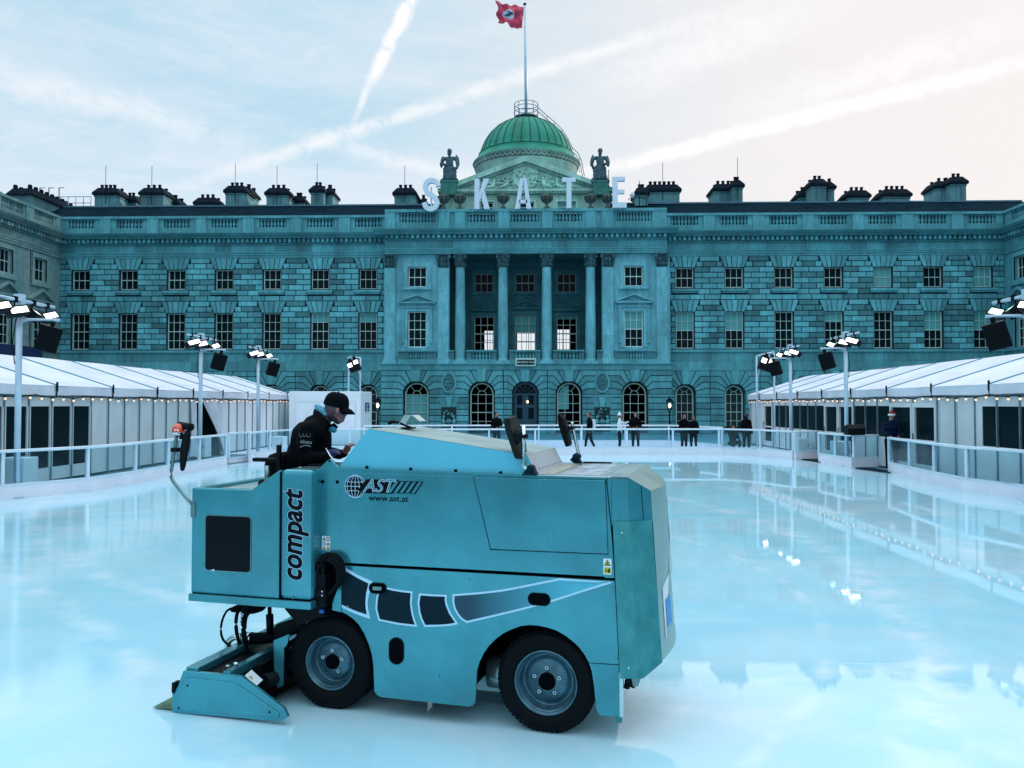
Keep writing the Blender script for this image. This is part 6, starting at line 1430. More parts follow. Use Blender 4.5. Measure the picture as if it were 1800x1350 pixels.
# slab of black behind the letters, then the letters in the machine's colour with a dark outline
m_ = MB(); m_.prism(PM([(644, 842.5), (700, 843.5), (690, 868), (645, 867), (628, 862)], yl), yl - .001, yl + .0004); m_.build('logo_slab', 'decal_black', upper)
side_text('AST', 664, 855, .125, sx=1.02, offset=.002, shear=.32, mt='decal_light', y=yl - .0022)
side_text('AST', 664, 855, .125, sx=1.02, offset=-.0015, shear=.32, mt='machine_paint', y=yl - .0030)
m_ = MB()
for i in range(5):
    a = 695 + i * 10.2; m_.mi = 0; m_.flat(PM([(a - 15.5, 866.5 + i * .3), (a - 5.5, 866.8 + i * .3), (a + 8.5, 845.5 + i * .3), (a - 1.5, 845.2 + i * .3)], yl), yl - .0012); m_.mi = 1
    m_.flat(PM([(a - 13.2, 865.7 + i * .3), (a - 7.2, 865.9 + i * .3), (a + 5.8, 846.4 + i * .3), (a, 846.2 + i * .3)], yl), yl - .0018)
x, z = M(729, 867.5, yl); m_.mi = 0; m_.flat([(x + .006 * math.cos(i), z + .006 * math.sin(i)) for i in range(6)], yl - .001); m_.build('logo_stripes', ['decal_black', 'machine_paint'], upper)
side_text('www.ast.at', 682.5, 876.5, .060, sx=1.1, offset=.0003)
# warning stickers
def sticker(px0, py0, px1, py1, y, parent, cells):
    x0, z1 = M(px0, py0, y); x1, z0 = M(px1, py1, y); m_ = MB(); m_.flat(rounded(x0, x1, z0, z1, .006), y - .0008)
    for u, v, s_, k in cells:
        cx, cz = x0 + (x1 - x0) * u, z0 + (z1 - z0) * v; s_ = s_ * (x1 - x0)
        if k == 't': m_.mi = 2; m_.flat([(cx - s_ * 1.1, cz - s_), (cx + s_ * 1.1, cz - s_), (cx, cz + s_)], y - .0014); m_.mi = 1; m_.flat([(cx - s_ * .75, cz - s_ * .8), (cx + s_ * .75, cz - s_ * .8), (cx, cz + s_ * .65)], y - .0018); m_.mi = 2; m_.flat([(cx - s_ * .2, cz - s_ * .6), (cx + s_ * .3, cz - s_ * .6), (cx, cz + s_ * .2)], y - .0022)
        if k == 'q': m_.mi = 2; m_.ribbon([(cx - s_, cz - s_), (cx + s_, cz - s_), (cx + s_, cz + s_), (cx - s_, cz + s_)], s_ * .5, y - .0014, closed=True)
        if k == 'o': m_.mi = 3; m_.ribbon([(cx + s_ * math.cos(a * .52), cz + s_ * math.sin(a * .52)) for a in range(12)], s_ * .35, y - .0014, closed=True); m_.ribbon([(cx - s_ * .7, cz + s_ * .7), (cx + s_ * .7, cz - s_ * .7)], s_ * .4, y - .0016)
        if k == 'y': m_.mi = 1; m_.flat([(cx - s_ * 1.1, cz - s_), (cx + s_ * 1.1, cz - s_), (cx + s_ * 1.1, cz + s_), (cx - s_ * 1.1, cz + s_)], y - .0014); m_.mi = 2; m_.flat([(cx - s_ * .8, cz - .3 * s_), (cx + .2 * s_, cz - .3 * s_), (cx + .2 * s_, cz), (cx - .8 * s_, cz)], y - .0018); m_.flat([(cx + .3 * s_, cz - .7 * s_), (cx + .9 * s_, cz - .7 * s_), (cx + .9 * s_, cz + .6 * s_), (cx + .3 * s_, cz + .6 * s_)], y - .0018)
        m_.mi = 0
    m_.build('warning_sticker', ['decal_white', 'decal_yellow', 'decal_black', 'decal_blue'], parent)
sticker(566, 942, 580.5, 968, -.005, upper, [(.27, .82, .2, 't'), (.75, .82, .15, 'q'), (.27, .5, .17, 'o'), (.75, .5, .2, 't'), (.27, .17, .2, 't'), (.75, .17, .2, 't')])
sticker(1060.5, 981.5, 1075, 1010.5, -.005, upper, [(.5, .75, .38, 't'), (.5, .26, .36, 'y')])
# ---- nose
xA, zA_ = M(1066, 839.5); xB, zB_ = M(1103, 838.6); xC, zC_ = M(1144, 862.5, .12); xD, zD_ = M(1164, 1165, .12); xE, _ = M(1107, 917); xF, zF_ = M(1122, 1193)
zHood = zB_
def nose_x(z): return xC + (xD - xC) * (zC_ - z) / (zC_ - zD_)
def edge1(z): t = (zHood - z) / (zHood - zF_); return xE - .015 + (xF - xE + .0) * t
bow = lambda v: .055 * math.sin(math.pi * v)
def nose_sec(z, y0=0.0):
    a = edge1(z); b = nose_x(z); o_ = [(xA + .03, y0), (a, y0), (b, .12)]
    for i in range(1, 8): v = i / 8; o_.append((b + bow(v), .12 + (WD - .24) * v))
    return o_ + [(b, WD - .12), (a, WD), (xA + .03, WD)]
zs_ = [zD_ + .01, .8, 1.1, 1.35, zC_]
m_ = MB(); secs = [[(x, y, z) for x, y in nose_sec(z)] for z in zs_]; n = len(secs[0])
m_.add([p for s in secs for p in s], [(j * n + i, j * n + i + 1, (j + 1) * n + i + 1, (j + 1) * n + i) for j in range(len(secs) - 1) for i in range(2, n - 1)] + [tuple(range(n - 1, -1, -1))])
nose = m_.build('nose_panel', 'brushed_steel', mc)
m_ = MB()
m_.add([(x, y, z) for z in (M(1107, 921)[1], zC_) for x, y in nose_sec(z)[:3]], [(0, 1, 4, 3), (1, 2, 5, 4)])
s_ = nose_sec(zC_); m_.add([(s_[0][0], 0, zC_), (s_[1][0], 0, zC_), (s_[2][0], .12, zC_), (xB, 0.0, zB_), (s_[0][0], 0, zB_ + .001)], [(0, 1, 3, 4), (1, 2, 3)])
m_.add([(xA, 0, zA_), (s_[0][0] + .005, 0, zA_), (s_[0][0] + .005, 0, M(1076, 925)[1]), (xA + .02, 0, M(1076, 925)[1])], [(0, 3, 2, 1)])
m_.build('nose_side', 'machine_paint', mc)
m_ = MB(); m_.ribbon(PM([(1066, 841), (1072, 905), (1077, 950)], -.001), .005, -.0055); m_.ribbon(PM([(1127, 855), (1131.5, 915)], .05), .005, .046); m_.build('seam', 'gap_black', mc)
# top slope of the nose and flat hood
N_ = 10; top = []
for i in range(N_ + 1):
    v = i / N_; y = .12 + (WD - .24) * v; top.append((nose_x(zC_) + bow(v), y, zC_))
m_ = MB(); m_.smooth = False
hb = [(xB, 0 + WD * i / N_, zHood) for i in range(N_ + 1)]; mid = [((a[0] * .45 + b[0] * .55) + .0, a[1] * .45 + b[1] * .55, a[2] * .45 + b[2] * .55 + .0) for a, b in zip(hb, top)]
m_.smooth = True; m_.add(hb + mid + top, [(i + 1, i, N_ + 1 + i, N_ + 2 + i) for i in range(N_)] + [(N_ + 2 + i, N_ + 1 + i, 2 * N_ + 2 + i, 2 * N_ + 3 + i) for i in range(N_)])
m_.build('nose_top', 'brushed_steel', mc)
cx0 = M(943, 834.6, .03)[0]
m_ = MB(); m_.box(cx0 - .15, xB - .002, .0, WD, zHood - .02, zHood); hood = m_.build('hood_deck', 'machine_top', mc, bevel=.004)
m_ = MB(); m_.prismz([(cx0 + .02, .02), (cx0 + .12, .02), (cx0 + .12, .95), (cx0 + .02, .95)], zHood + .001, zHood + .004); m_.build('gasket_strip', 'dusty_tan', hood)
m_ = MB(); m_.prismz([(cx0 + .16, .06), (cx0 + .42, .04), (cx0 + .40, 1.08), (cx0 + .2, 1.05)], zHood + .001, zHood + .003); m_.build('wet_sheen', 'pale_sheen', hood)  # wet area, with the sky's sheen put into its pale colour
m_ = MB(); m_.box(cx0 + .455, cx0 + .458, .0, WD, zHood + .0005, zHood + .0015); m_.build('deck_seam', 'seam_line', hood)
m_ = MB(); m_.box(cx0 + .12, cx0 + .34, WD - .06, WD - .02, zHood + .001, zHood + .012); m_.build('gap_strip', 'gap_black', hood)  # black bar painting in the dark gap along the far edge
# galvanised corner plate
pz0 = M(1090, 1193)[1]; pz1 = M(1090, 916)[1]
fa, fb, fc, fd = V3(1077, 917, -.012), V3(1107, 916.5, -.012), V3(1122, 1193, -.012), V3(1090, 1193, -.012)
fe, ff, fg = V3(1146, 914, .108), V3(1164.5, 1164, .108), V3(1130.5, 1193, .02)
m_ = MB(); m_.add([fa, fb, fc, fd, fe, ff, fg], [(0, 3, 2, 1), (1, 2, 6, 5, 4)]); cp = m_.build('corner_plate', 'galvanised', mc)
md = cp.modifiers.new('t', 'SOLIDIFY'); md.thickness = .006; md.offset = -1
m_ = MB(); bolts(m_, [(1093, 936.5), (1105, 1174)], -.013); m_.build('plate_bolt', 'chrome', cp)
m_ = MB(); m_.prism(PM([(1077, 950), (1079.5, 950), (1091, 1182), (1088.5, 1182)], -.003), -.005, .0); m_.build('plate_gap', 'gap_black', cp)
# nose decals (black band, white and blue figure)
m_ = MB()
def ns(v, z, e=.003): return (nose_x(z) + bow(v) + e, .12 + (WD - .24) * v, z)
m_.add([ns(.60, z) for z in (1.50, 1.2, .95)] + [ns(.70 + .1 * k, z) for k, z in ((0, 1.50), (.6, 1.2), (.9, .95))], [(0, 1, 4, 3), (1, 2, 5, 4)])
m_.mi = 1; m_.add([ns(.12, .95), ns(.12, .62), ns(.55, .62), ns(.55, 1.2), ns(.35, 1.0)], [(0, 1, 2, 3, 4)]); m_.mi = 2; m_.add([ns(.18, .86, .005), ns(.18, .68, .005), ns(.34, .68, .005), ns(.34, .86, .005)], [(0, 1, 2, 3)])
m_.build('nose_decal', ['decal_navy', 'decal_white', 'decal_blue'], nose)
# mudguard behind the front wheel
m_ = MB(); m_.prism(PM([(1035, 1165.5), (1089, 1169.5), (1090, 1260), (1056, 1258), (1050, 1252), (1047.5, 1243), (1044, 1205), (1040, 1180)], .012), .012, .03); mg = m_.build('mudguard', 'machine_paint', mc, bevel=.002)
m_ = MB(); m_.box(2.02, 2.06, .03, .06, .12, .5); m_.build('mudguard_edge', 'galvanised', mg)
m_ = MB(); a = V3(1096, 1193, .1); m_.box(a[0] + .02, a[0] + .10, .06, .2, .36, a[2] + .02); m_.tube([(a[0] + .05, .1, .5), (a[0] + .02, .1, .32)], .02, 8); m_.tube([(a[0] + .12, .1, .5), (a[0] + .05, .08, .34)], .025, 8); m_.build('tow_bracket', 'black_metal', mc); m_ = MB(); m_.box(2.052, 2.075, .0, .03, .17, .47); m_.build('edge_strip', 'chrome', mc)
m_ = MB(); m_.prism([(a[0] + .07, .36), (a[0] + .1, .36), (a[0] + .14, .47), (a[0] + .05, .47)], .03, .045); m_.build('bracket_plate', 'steel_dull', mc)
# ---- raised cover
A_, B_, Cc, D_ = [M(*p, .03) for p in ((594.8, 822), (647, 754), (926.7, 799.7), (943, 834.6))]
y0, y1 = .03, .90
m_ = MB(); m_.add([(p[0], y, p[1]) for y in (y0, y1) for p in (A_, B_, Cc, D_)], [(0, 3, 2, 1), (4, 5, 6, 7), (0, 1, 5, 4)]); cover = m_.build('cover_side', 'machine_blue', mc)
m_ = MB(); cb = B_[0] + .18; czz = B_[1]; k_ = (Cc[1] - B_[1]) / (Cc[0] - B_[0])
m_.add([(B_[0], y0, B_[1] + .002), (Cc[0], y0, Cc[1] + .002), (Cc[0] + .0, y1, Cc[1] + .002), (B_[0] + .0, y1, B_[1] + .002)], [(0, 1, 2, 3)]); m_.build('cover_top', 'cover_grey', mc)
m_ = MB(); m_.add([(Cc[0], y0, Cc[1] + .001), (D_[0], y0, D_[1]), (D_[0], y1 + .02, D_[1]), (Cc[0], y1, Cc[1] + .001)], [(0, 1, 2, 3)]); cf = m_.build('cover_front', 'cover_front', mc)
m_ = MB()
for i in range(9): yy = .06 + .1 * i; m_.box(D_[0] - .035, D_[0] - .012, yy, yy + .03, D_[1] + .045 - .03, D_[1] + .06 - .03)
m_.build('vent_slot', 'gap_black', cf)
m_ = MB(); m_.tube([(A_[0], y0 - .004, A_[1] - .003), (D_[0], y0 - .004, D_[1] - .003)], .004, 5); bolts(m_, [(645, 821.5), (722, 824.5), (801, 827.5), (880, 831)], .028, .012, .012); m_.build('cover_hinge', 'gap_black', cover)
# gadget on top of the cover (strap and bright bent plate)
m_ = MB(); pts = [V3(*p, .45) for p in ((683, 745), (690, 741), (700, 742.5), (712, 748), (722, 751))]; m_.tube(pts, [.012, .016, .010, .008, .008], 6); m_.box(pts[-1][0] - .06, pts[-1][0] + .02, .40, .5, pts[-1][2] - .012, pts[-1][2]); top_g = m_.build('cover_strap', 'black_metal', mc)
P = [V3(*p, .42) for p in ((701, 747.5), (711, 731), (725, 731), (737, 741))]
m_ = MB(); m_.add([(x, y + dy, z) for dy in (0, .12) for x, y, z in P], [(0, 4, 5, 1), (1, 5, 6, 2), (2, 6, 7, 3)]); o = m_.build('bent_bracket', 'chrome', mc); md = o.modifiers.new('t', 'SOLIDIFY'); md.thickness = .006
# ---- rear box
c = -.13; ZB = M(337, 857, c)[1]; ZC = M(492, 825.5, c)[1]
xl, xs, xr = M(336, 950, c)[0], M(491.5, 950, c)[0], M(548, 950, c)[0]; xk = M(442, 857, c)[0]; zb_ = M(450, 1050, c)[1]
m_ = MB(); m_.prism([(xl, zb_), (xs - .003, zb_), (xs - .003, ZC), (xk, ZB), (xl, ZB)], c, c + .05); m_.box(xl, xs, c + .05, 1.0, zb_, ZB - .035); m_.box(xl, xl + .03, c + .05, 1.0, ZB - .1, ZB); m_.box(xl, xk, .97, 1.0, ZB - .1, ZB); rb = m_.build('rear_box', 'machine_paint', mc, bevel=.012)
m_ = MB(); m_.box(xs + .003, xr, c, .98, zb_, ZC); cb_ = m_.build('corner_column', 'machine_paint', mc, bevel=.03)
m_ = MB(); m_.box(xl - .012, xr + .002, c - .014, .98, M(440, 1064, c)[1], zb_ - .004); m_.build('sill', 'machine_paint', mc, bevel=.008)
m_ = MB(); m_.box(xs - .006, xs + .006, c + .008, .9, zb_ + .005, ZC - .02); m_.box(xl + .01, xr - .01, c + .004, .9, zb_ - .01, zb_ + .002); m_.build('seam', 'gap_black', rb)
x0, z1 = M(361.5, 905, c); x1, z0 = M(441, 1007, c)
m_ = MB(); m_.flat(rounded(x0, x1, z0, z1, .028), c - .003); m_.mi = 1; m_.ribbon(rounded(x0, x1, z0, z1, .028), .006, c - .004, closed=True)
m_.mi = 2; m_.flat([(x0 + .04, z0 + .0), (x0 + .085, z0 - .003), (x0 + .075, z0 + .012), (x0 + .06, z0 + .006)], c - .0048); m_.build('dark_window', ['screen_black', 'steel_dull', 'decal_light'], rb)
m_ = MB()
for i in range(4): bolts(m_, [(x0 + (x1 - x0) * (i + .4) / 4, z1 + .018), (x0 + (x1 - x0) * (i + .4) / 4, z0 - .018)] if False else [], c)
for i in range(4):
    for zz in (z1 + .02, z0 - .022): m_.lathe([(.001, -.003), (.004, -.003), (.004, 0)], (x0 + (x1 - x0) * (i + .4) / 4, c, zz), 6, axis='y')
for i in range(5):
    for xx in (x0 - .018, x1 + .018): m_.lathe([(.001, -.003), (.004, -.003), (.004, 0)], (xx, c, z0 + (z1 - z0) * (i + .5) / 5), 6, axis='y')
m_.build('window_rivets', 'steel_dull', rb)
# tray details on the rear box
m_ = MB(); zt2 = ZB - .035
for i in range(3): m_.box(xl + .12 + i * .11, xl + .21 + i * .11, .62, .72, zt2, zt2 + .05)
m_.build('filler_caps', 'steel_dull', rb)
m_ = MB(); m_.box(xl + .30, xl + .52, .3, .36, zt2 + .0, zt2 + .07); m_.box(xl + .1, xl + .26, .82, .9, zt2, zt2 + .1); m_.box(xl + .45, xl + .6, .8, .84, zt2 + .05, zt2 + .13); m_.build('tray_bars', 'letter_white', rb)
m_ = MB(); m_.box(xl + .03, xs - .02, c + .05, .97, zt2 + .001, zt2 + .004); m_.build('tray_floor', 'machine_top', rb)
m_ = MB(); m_.box(xs + .05, xr - .03, c + .1, .95, ZC + .001, ZC + .004)
for i in range(5): m_.lathe([(.012, 0), (.012, .006), (.001, .007)], (xs + .07 + .03 * (i % 2), c + .15 + .18 * i, ZC + .004), 8)
m_.build('column_top_plate', 'steel_dull', cb_)
# 'compact' lettering reading upwards
x, z = M(515, 942.5, c); MT = Matrix(((0, -1, 0, x), (0, 0, -1, c - .002), (1, 0, 0, z), (0, 0, 0, 1)))
zt3, zb3 = M(515, 862, c)[1], M(515, 1022, c)[1]; Lc = zt3 - zb3
vs, fs = text_mesh('compact', .2, offset=.006, shear=.22); w0 = max(v[0] for v in vs) - min(v[0] for v in vs); k_ = Lc / w0
for off_, mt, yy in ((.0095, 'decal_light', -.0015), (.0062, 'decal_black', -.0025)):
    vs, fs = text_mesh('compact', .2, offset=off_, shear=.22); m_ = MB(); m_.add([((MT @ Vector((v[0] * k_, v[1] * k_ * 1.25, 0))).x, c + yy, (MT @ Vector((v[0] * k_, v[1] * k_, 0))).z) for v in vs], fs); m_.build('lettering', mt, cb_)
m_ = MB(); bolts(m_, [(515, 1051)], c); m_.build('panel_bolt', 'steel_dull', cb_)
# ---- hydraulic valves between box and fender
m_ = MB(); m_.prism(PM([(549, 975), (601, 975), (601, 1076), (585, 1068), (549, 1072)], .03), .03, .05); m_.prism(PM([(548, 1060), (600, 1066), (610, 1080), (560, 1085), (520, 1100), (520, 1068)], .05), .05, .3); m_.build('valve_backing', 'black_metal', mc)
vb = MB(); x, z = M(566, 1030, -.03); vb.box(x - .045, x + .045, -.07, .03, z - .14, z + .09); vb.box(x - .055, x + .055, -.085, .03, z - .07, z - .01); vb.tube([(x - .02, -.05, z + .09), (x - .02, -.05, z + .14)], .018, 8); vb.tube([(x + .02, -.05, z + .09), (x + .02, -.05, z + .14)], .018, 8)
valve = vb.build('valve_block', 'black_metal', mc, bevel=.006)
m_ = MB(); m_.tube([(x - .02, -.05, z + .125), (x - .02, -.05, z + .155)], .014, 8); m_.mi = 1; m_.tube([(x + .02, -.05, z + .12), (x + .02, -.05, z + .15)], .014, 8); m_.tube([(x + .0, -.06, z - .17), (x + .03, -.06, z - .17)], .014, 8); m_.build('hose_coupler', ['cable_red', 'cable_blue'], valve)
m_ = MB()
for i in range(2):
    for j in range(2): m_.ball((x - .032 + .064 * i, -.088, z - .052 + .028 * j), .006, 6, 4)
m_.build('valve_bolts', 'decal_white', valve)
for k, (dx_, r0) in enumerate(((0, .018), (.022, .016), (-.03, .012))):
    m_ = MB(); P = sm_poly([(566 + dx_ * 200, 995), (567, 980), (578, 975.5), (594, 981), (602, 1000), (598, 1022), (586, 1036)], 4); m_.tube([(*M(p[0] - k * 3, p[1] + k * 4, -.06),) and (M(p[0] - k * 3, p[1] + k * 4, -.06)[0], -.05 - .012 * k, M(p[0] - k * 3, p[1] + k * 4, -.06)[1]) for p in P], r0, 8); m_.build('hydraulic_hose', 'black_rubber', mc)
m_ = MB(); m_.prism(PM([(584, 1072), (600, 1076), (600, 1010), (596, 1030), (585, 1058)], -.002), -.004, .01); m_.build('bracket_plate', 'machine_paint', mc)
# ---- wheels
def wheel(x, r, rim, name='wheel', dy=0.0, turn=0):
    w = bpy.data.objects.new(name, None); link(w, mc); w.location = (x, .02 + dy, r); w.rotation_euler = (0, 0, turn)
    t_ = MB(); prof = [(rim * .98, .03), (rim + .012, .012), (rim + (r - rim) * .35, .0), (rim + (r - rim) * .75, .004), (r - .012, .018), (r, .04), (r, .20), (r - .012, .225), (rim + .01, .235), (rim * .98, .21)]
    t_.lathe(prof[::-1], (0, 0, 0), 64, axis='y')
    for i in range(64):
        a = 2 * math.pi * i / 64
        for yy in (.035, .09, .14, .19):
            a2 = a + (.02 if yy in (.09, .19) else -.02); n0 = len(t_.v); t_.box(-.012, .012, yy, yy + .035, r - .003, r + .006); t_.xf(Matrix.Rotation(a2, 4, 'Y'), n0)
    t_.build('tyre', 'black_rubber', w)
    q = MB(); q.lathe([(rim, .035), (rim * 1.03, .018), (rim * .99, .008), (rim * .965, .012), (rim * .94, .03), (rim * .90, .034), (rim * .87, .05), (rim * .84, .10), (rim * .78, .108), (rim * .72, .09), (rim * .60, .074), (rim * .34, .066), (rim * .30, .060), (rim * .30, .06), (.001, .062)][::-1], (0, 0, 0), 48, axis='y')
    rm2 = q.build('rim', 'rim_steel', w)
    q = MB(); q.lathe([(rim * .28, .07), (rim * .27, .042), (rim * .18, .034), (.001, .032)][::-1], (0, 0, 0), 24, axis='y'); q.build('hub_cap', 'gap_black', w)
    q = MB()
    for i in range(5):
        a = 2 * math.pi * i / 5 + math.pi / 2; cx, cz = rim * .42 * math.cos(a), rim * .42 * math.sin(a); q.lathe([(.013, .072), (.013, .05), (.008, .05), (.007, .058)], (cx, 0, cz), 6, axis='y', smooth=False)
    q.build('wheel_nuts', 'chrome', w); 
    q = MB(); q.lathe([(rim * .93, .031), (rim * .925, .029), (rim * .92, .031)], (0, 0, 0), 48, axis='y'); q.build('rim_groove', 'gap_black', rm2)
    return w
w1 = wheel(0.0, .322, .187); w2 = wheel(_L, .326, .208)
for (src, x) in ((w1, 0), (w2, _L)):
    c_ = copy_tree(src, mc); c_.location = (x, WD - .02, src.location.z); c_.rotation_euler = (0, 0, math.pi)
m_ = MB(); m_.tube([(0, .1, .322), (0, WD - .1, .322)], .05, 10); m_.tube([(_L, .1, .326), (_L, WD - .1, .326)], .05, 10); m_.build('axle', 'black_metal', mc)
# ---- conditioner (blade sled) at the back
c = -.31; P = PM([(321.8, 1179.5), (422.7, 1188.6), (498, 1245), (505.8, 1260.7), (493, 1268.5), (302.6, 1252.5), (302.6, 1212), (311.5, 1208)], c)
m_ = MB(); m_.prism(P, c, c + .03); sled = m_.build('conditioner_side', 'machine_paint', mc, bevel=.004)
P2 = PM([(335, 1190), (410, 1199), (420, 1204), (492, 1253.5), (490, 1261), (306, 1246), (309, 1215), (328, 1191)], c); m_ = MB(); m_.prism(P2, c - .008, c); m_.mi = 1
for p in ((331, 1204.5), (315.5, 1244), (475, 1251)): x, z = M(*p, c); m_.lathe([(.001, -.012), (.008, -.012), (.008, -.008)], (x, c, z), 8, axis='y')
m_.build('skirt_plate', ['machine_paint', 'gap_black'], sled, bevel=.003)
(xa_, za_), (xb_, zb2), (xc2, zc2), (xd_, zd_) = P[0], P[1], P[2], P[5]
m_ = MB(); m_.add([(x, y, z) for y in (c + .03, 1.35) for x, z in ((xd_ + .02, .03), (xa_ + .02, za_ - .02), (xb_ - .10, zb2 - .05), (xb_ + .06, .05))], [(0, 4, 5, 1), (2, 1, 5, 6), (3, 2, 6, 7), (0, 3, 7, 4), (4, 7, 6, 5), (0, 1, 2, 3)]); m_.build('conditioner_body', 'black_metal', mc)
m_ = MB(); m_.box(xa_ + .0, xa_ + .10, c + .03, 1.36, za_ - .045, za_ + .02); m_.box(xb_ - .16, xb_ - .10, c + .03, 1.36, zb2 - .05, zb2 + .01); m_.build('sled_beam', 'machine_paint', sled, bevel=.006)
m_ = MB(); m_.prismx([(c + .25, zb2), (1.3, zb2), (1.3, .05), (c + .25, .05)], xb_ - .02, xb_ + .0); m_.tube([(xb_ + .05, c + .2, .2), (xb_ + .12, .5, .16)], .05, 10); m_.build('auger_cover', 'black_metal', mc)
a_, b_, d_ = M(264.5, 1243.5, c), M(303, 1225, c), M(303, 1247.5, c)
m_ = MB(); m_.add([(a_[0], c + .02, .012), (d_[0], c + .02, .012), (b_[0], c + .02, b_[1]), (a_[0], 1.3, .012), (d_[0], 1.3, .012), (b_[0], 1.3, b_[1])], [(0, 1, 2), (3, 5, 4), (0, 2, 5, 3), (0, 3, 4, 1)]); m_.build('towel_blade', 'blade_steel', mc)
x, z = M(308, 1210, c); m_ = MB(); m_.box(x - .02, x + .005, c - .012, c + .05, z - .03, z + .04); m_.build('hinge_block', 'black_metal', mc)
x, z = M(403, 1180, c); m_ = MB(); m_.lathe([(.01, 0), (.012, .02), (.02, .024), (.02, .036), (.001, .04)], (x, c + .08, z - .0), 10); m_.ball((x - .07, c + .09, z + .005), (.02, .02, .006)); m_.build('adjuster_knob', 'chrome', mc)
x, z = M(440, 1192, c + .1); m_ = MB(); m_.add([(xb_ + .0, c + .05, zb2 - .012), (xb_ + .09, c + .05, zb2 - .075), (xb_ + .09, c + .13, zb2 - .06), (xb_ + .0, c + .13, zb2 + .003)], [(0, 1, 2, 3)]); m_.mi = 1; m_.add([(xb_ + .02, c + .06, zb2 - .022), (xb_ + .05, c + .07, zb2 - .043), (xb_ + .035, c + .115, zb2 - .026)], [(0, 1, 2)]); m_.build('warning_sticker', ['decal_white', 'decal_yellow'], mc)
# lift arms, hoses, pipe, ram
m_ = MB(); m_.prism(PM([(480, 1105), (487, 1097), (520, 1086), (535, 1085), (534, 1102), (500, 1120), (482, 1122)], .18), .18, .2); m_.prism(PM([(500, 1070), (536, 1072), (527, 1094), (517, 1090)], .15), .15, .17); m_.prism(PM([(483, 1122), (505, 1112), (508, 1160), (495, 1210), (485, 1205), (480, 1160)], .05), .05, .07); la = m_.build('lift_arm', 'black_metal', mc)
m_ = MB(); m_.prism(PM([(481, 1126), (508, 1115), (505, 1132), (499, 1140), (497, 1205), (488, 1210), (482, 1175)], .0), .0, .012); m_.build('wheel_scraper', 'machine_paint', mc)
m_ = MB(); P = sm_poly([(441, 1122), (470, 1121), (495, 1112), (530, 1100)], 4); m_.tube([V3(*p, .35) for p in P], .045, 12); m_.build('suction_hose', 'black_rubber', mc)
m_ = MB(); P = sm_poly([(401, 1157), (400, 1140), (403, 1127), (415, 1119.5), (430, 1121), (442, 1122)], 4); m_.tube([V3(*p, .35) for p in P], .024, 12); m_.tube([V3(436, 1122, .35), V3(444, 1122, .35)], .048, 12); m_.tube([V3(424, 1114, .35), V3(425, 1130, .35)], .03, 10); m_.build('metal_elbow_pipe', 'chrome', mc)
m_ = MB(); m_.tube([V3(474, 1066, .3), V3(474, 1082, .3)], .016, 10); m_.tube([V3(474, 1080, .3), V3(475, 1115, .3)], .028, 12); m_.build('lift_ram', 'black_metal', mc)
for pts, r0 in (([(424, 1066), (400, 1073), (389, 1098), (391, 1122), (405, 1136), (432, 1156), (440, 1162)], .009), ([(432, 1066), (418, 1076), (415, 1100), (420, 1128), (436, 1160)], .014), ([(450, 1066), (432, 1078), (427, 1100), (430, 1128), (440, 1160)], .014), ([(458, 1067), (436, 1080), (431, 1104), (434, 1140), (446, 1162)], .011)):
    m_ = MB(); m_.tube([V3(*p, .28 if r0 > .01 else .22) for p in sm_poly(pts, 5)], r0, 8); m_.build('hydraulic_hose', 'black_rubber', mc)
m_ = MB()
for i in range(7):
    a = V3(425 - i * .3, 1075 + i * 3.6, .27); m_.tube([(a[0] - .006, a[1], a[2]), (a[0] + .006, a[1], a[2])] if i % 2 else [(a[0], a[1] - .006, a[2]), (a[0], a[1] + .006, a[2])], .007, 5)
m_.build('chain', 'chrome', mc)
m_ = MB(); m_.ball(V3(425, 1068, .3), (.07, .12, .025)); m_.ball(V3(445, 1070, .3), (.09, .12, .03)); m_.build('cable_bundle', 'black_rubber', mc)
# ---- rear left mirror and beacon
c = -.13; m_ = MB(); P = [(338, 887), (330, 878), (304, 846), (301, 838), (301, 828), (304, 810), (309, 775), (311, 765)]; m_.tube([V3(*p, c) for p in P], .013, 10); arm = m_.build('mirror_arm', 'steel_dull', mc)
m_ = MB(); x, z = M(340, 896, c); m_.box(x - .018, x + .018, c - .008, c, z - .055, z + .055); bolts(m_, [(x, z + .035), (x, z - .035)] if False else [], c); m_.lathe([(.001, -.012), (.007, -.012), (.007, -.008)], (x, c, z + .038), 6, axis='y'); m_.lathe([(.001, -.012), (.007, -.012), (.007, -.008)], (x, c, z - .038), 6, axis='y'); m_.build('arm_bracket', 'steel_dull', arm)
bx, bz = M(313.5, 765, c); m_ = MB(); m_.lathe([(.030, 0), (.030, .012), (.044, .014), (.046, .02)], (bx, c, bz), 16); m_.build('beacon_base', 'chrome', mc)
m_ = MB(); m_.lathe([(.044, .02), (.045, .035), (.040, .058), (.028, .076), (.012, .084), (.001, .086)], (bx, c, bz), 20); bcn = m_.build('beacon', 'beacon_orange', mc)
m_ = MB(); m_.add([(bx + .0, c - .046, bz + .03), (bx + .03, c - .036, bz + .03), (bx + .03, c - .036, bz + .045), (bx + .0, c - .046, bz + .045)], [(0, 1, 2, 3)]); m_.build('beacon_label', 'decal_white', bcn)
m_ = MB(); a = V3(314, 747, c + .02); b = V3(337, 751, c + .02); m_.tube([a, b], [.026, .028], 12); m_.tube([b, (b[0] + .006, b[1], b[2])], .022, 12); m_.tube([V3(321, 750, c), V3(318, 772, c)], .014, 8); m_.build('work_lamp', 'black_metal', mc); m_ = MB(); m_.box(*sorted((V3(303, 791, c)[0], V3(315, 791, c)[0])), c - .02, c + .02, V3(303, 794, c)[2], V3(303, 787, c)[2]); m_.tube([V3(312, 790, c), V3(319, 792, c)], .009, 6); m_.build('mirror_clamp', 'black_metal', mc)
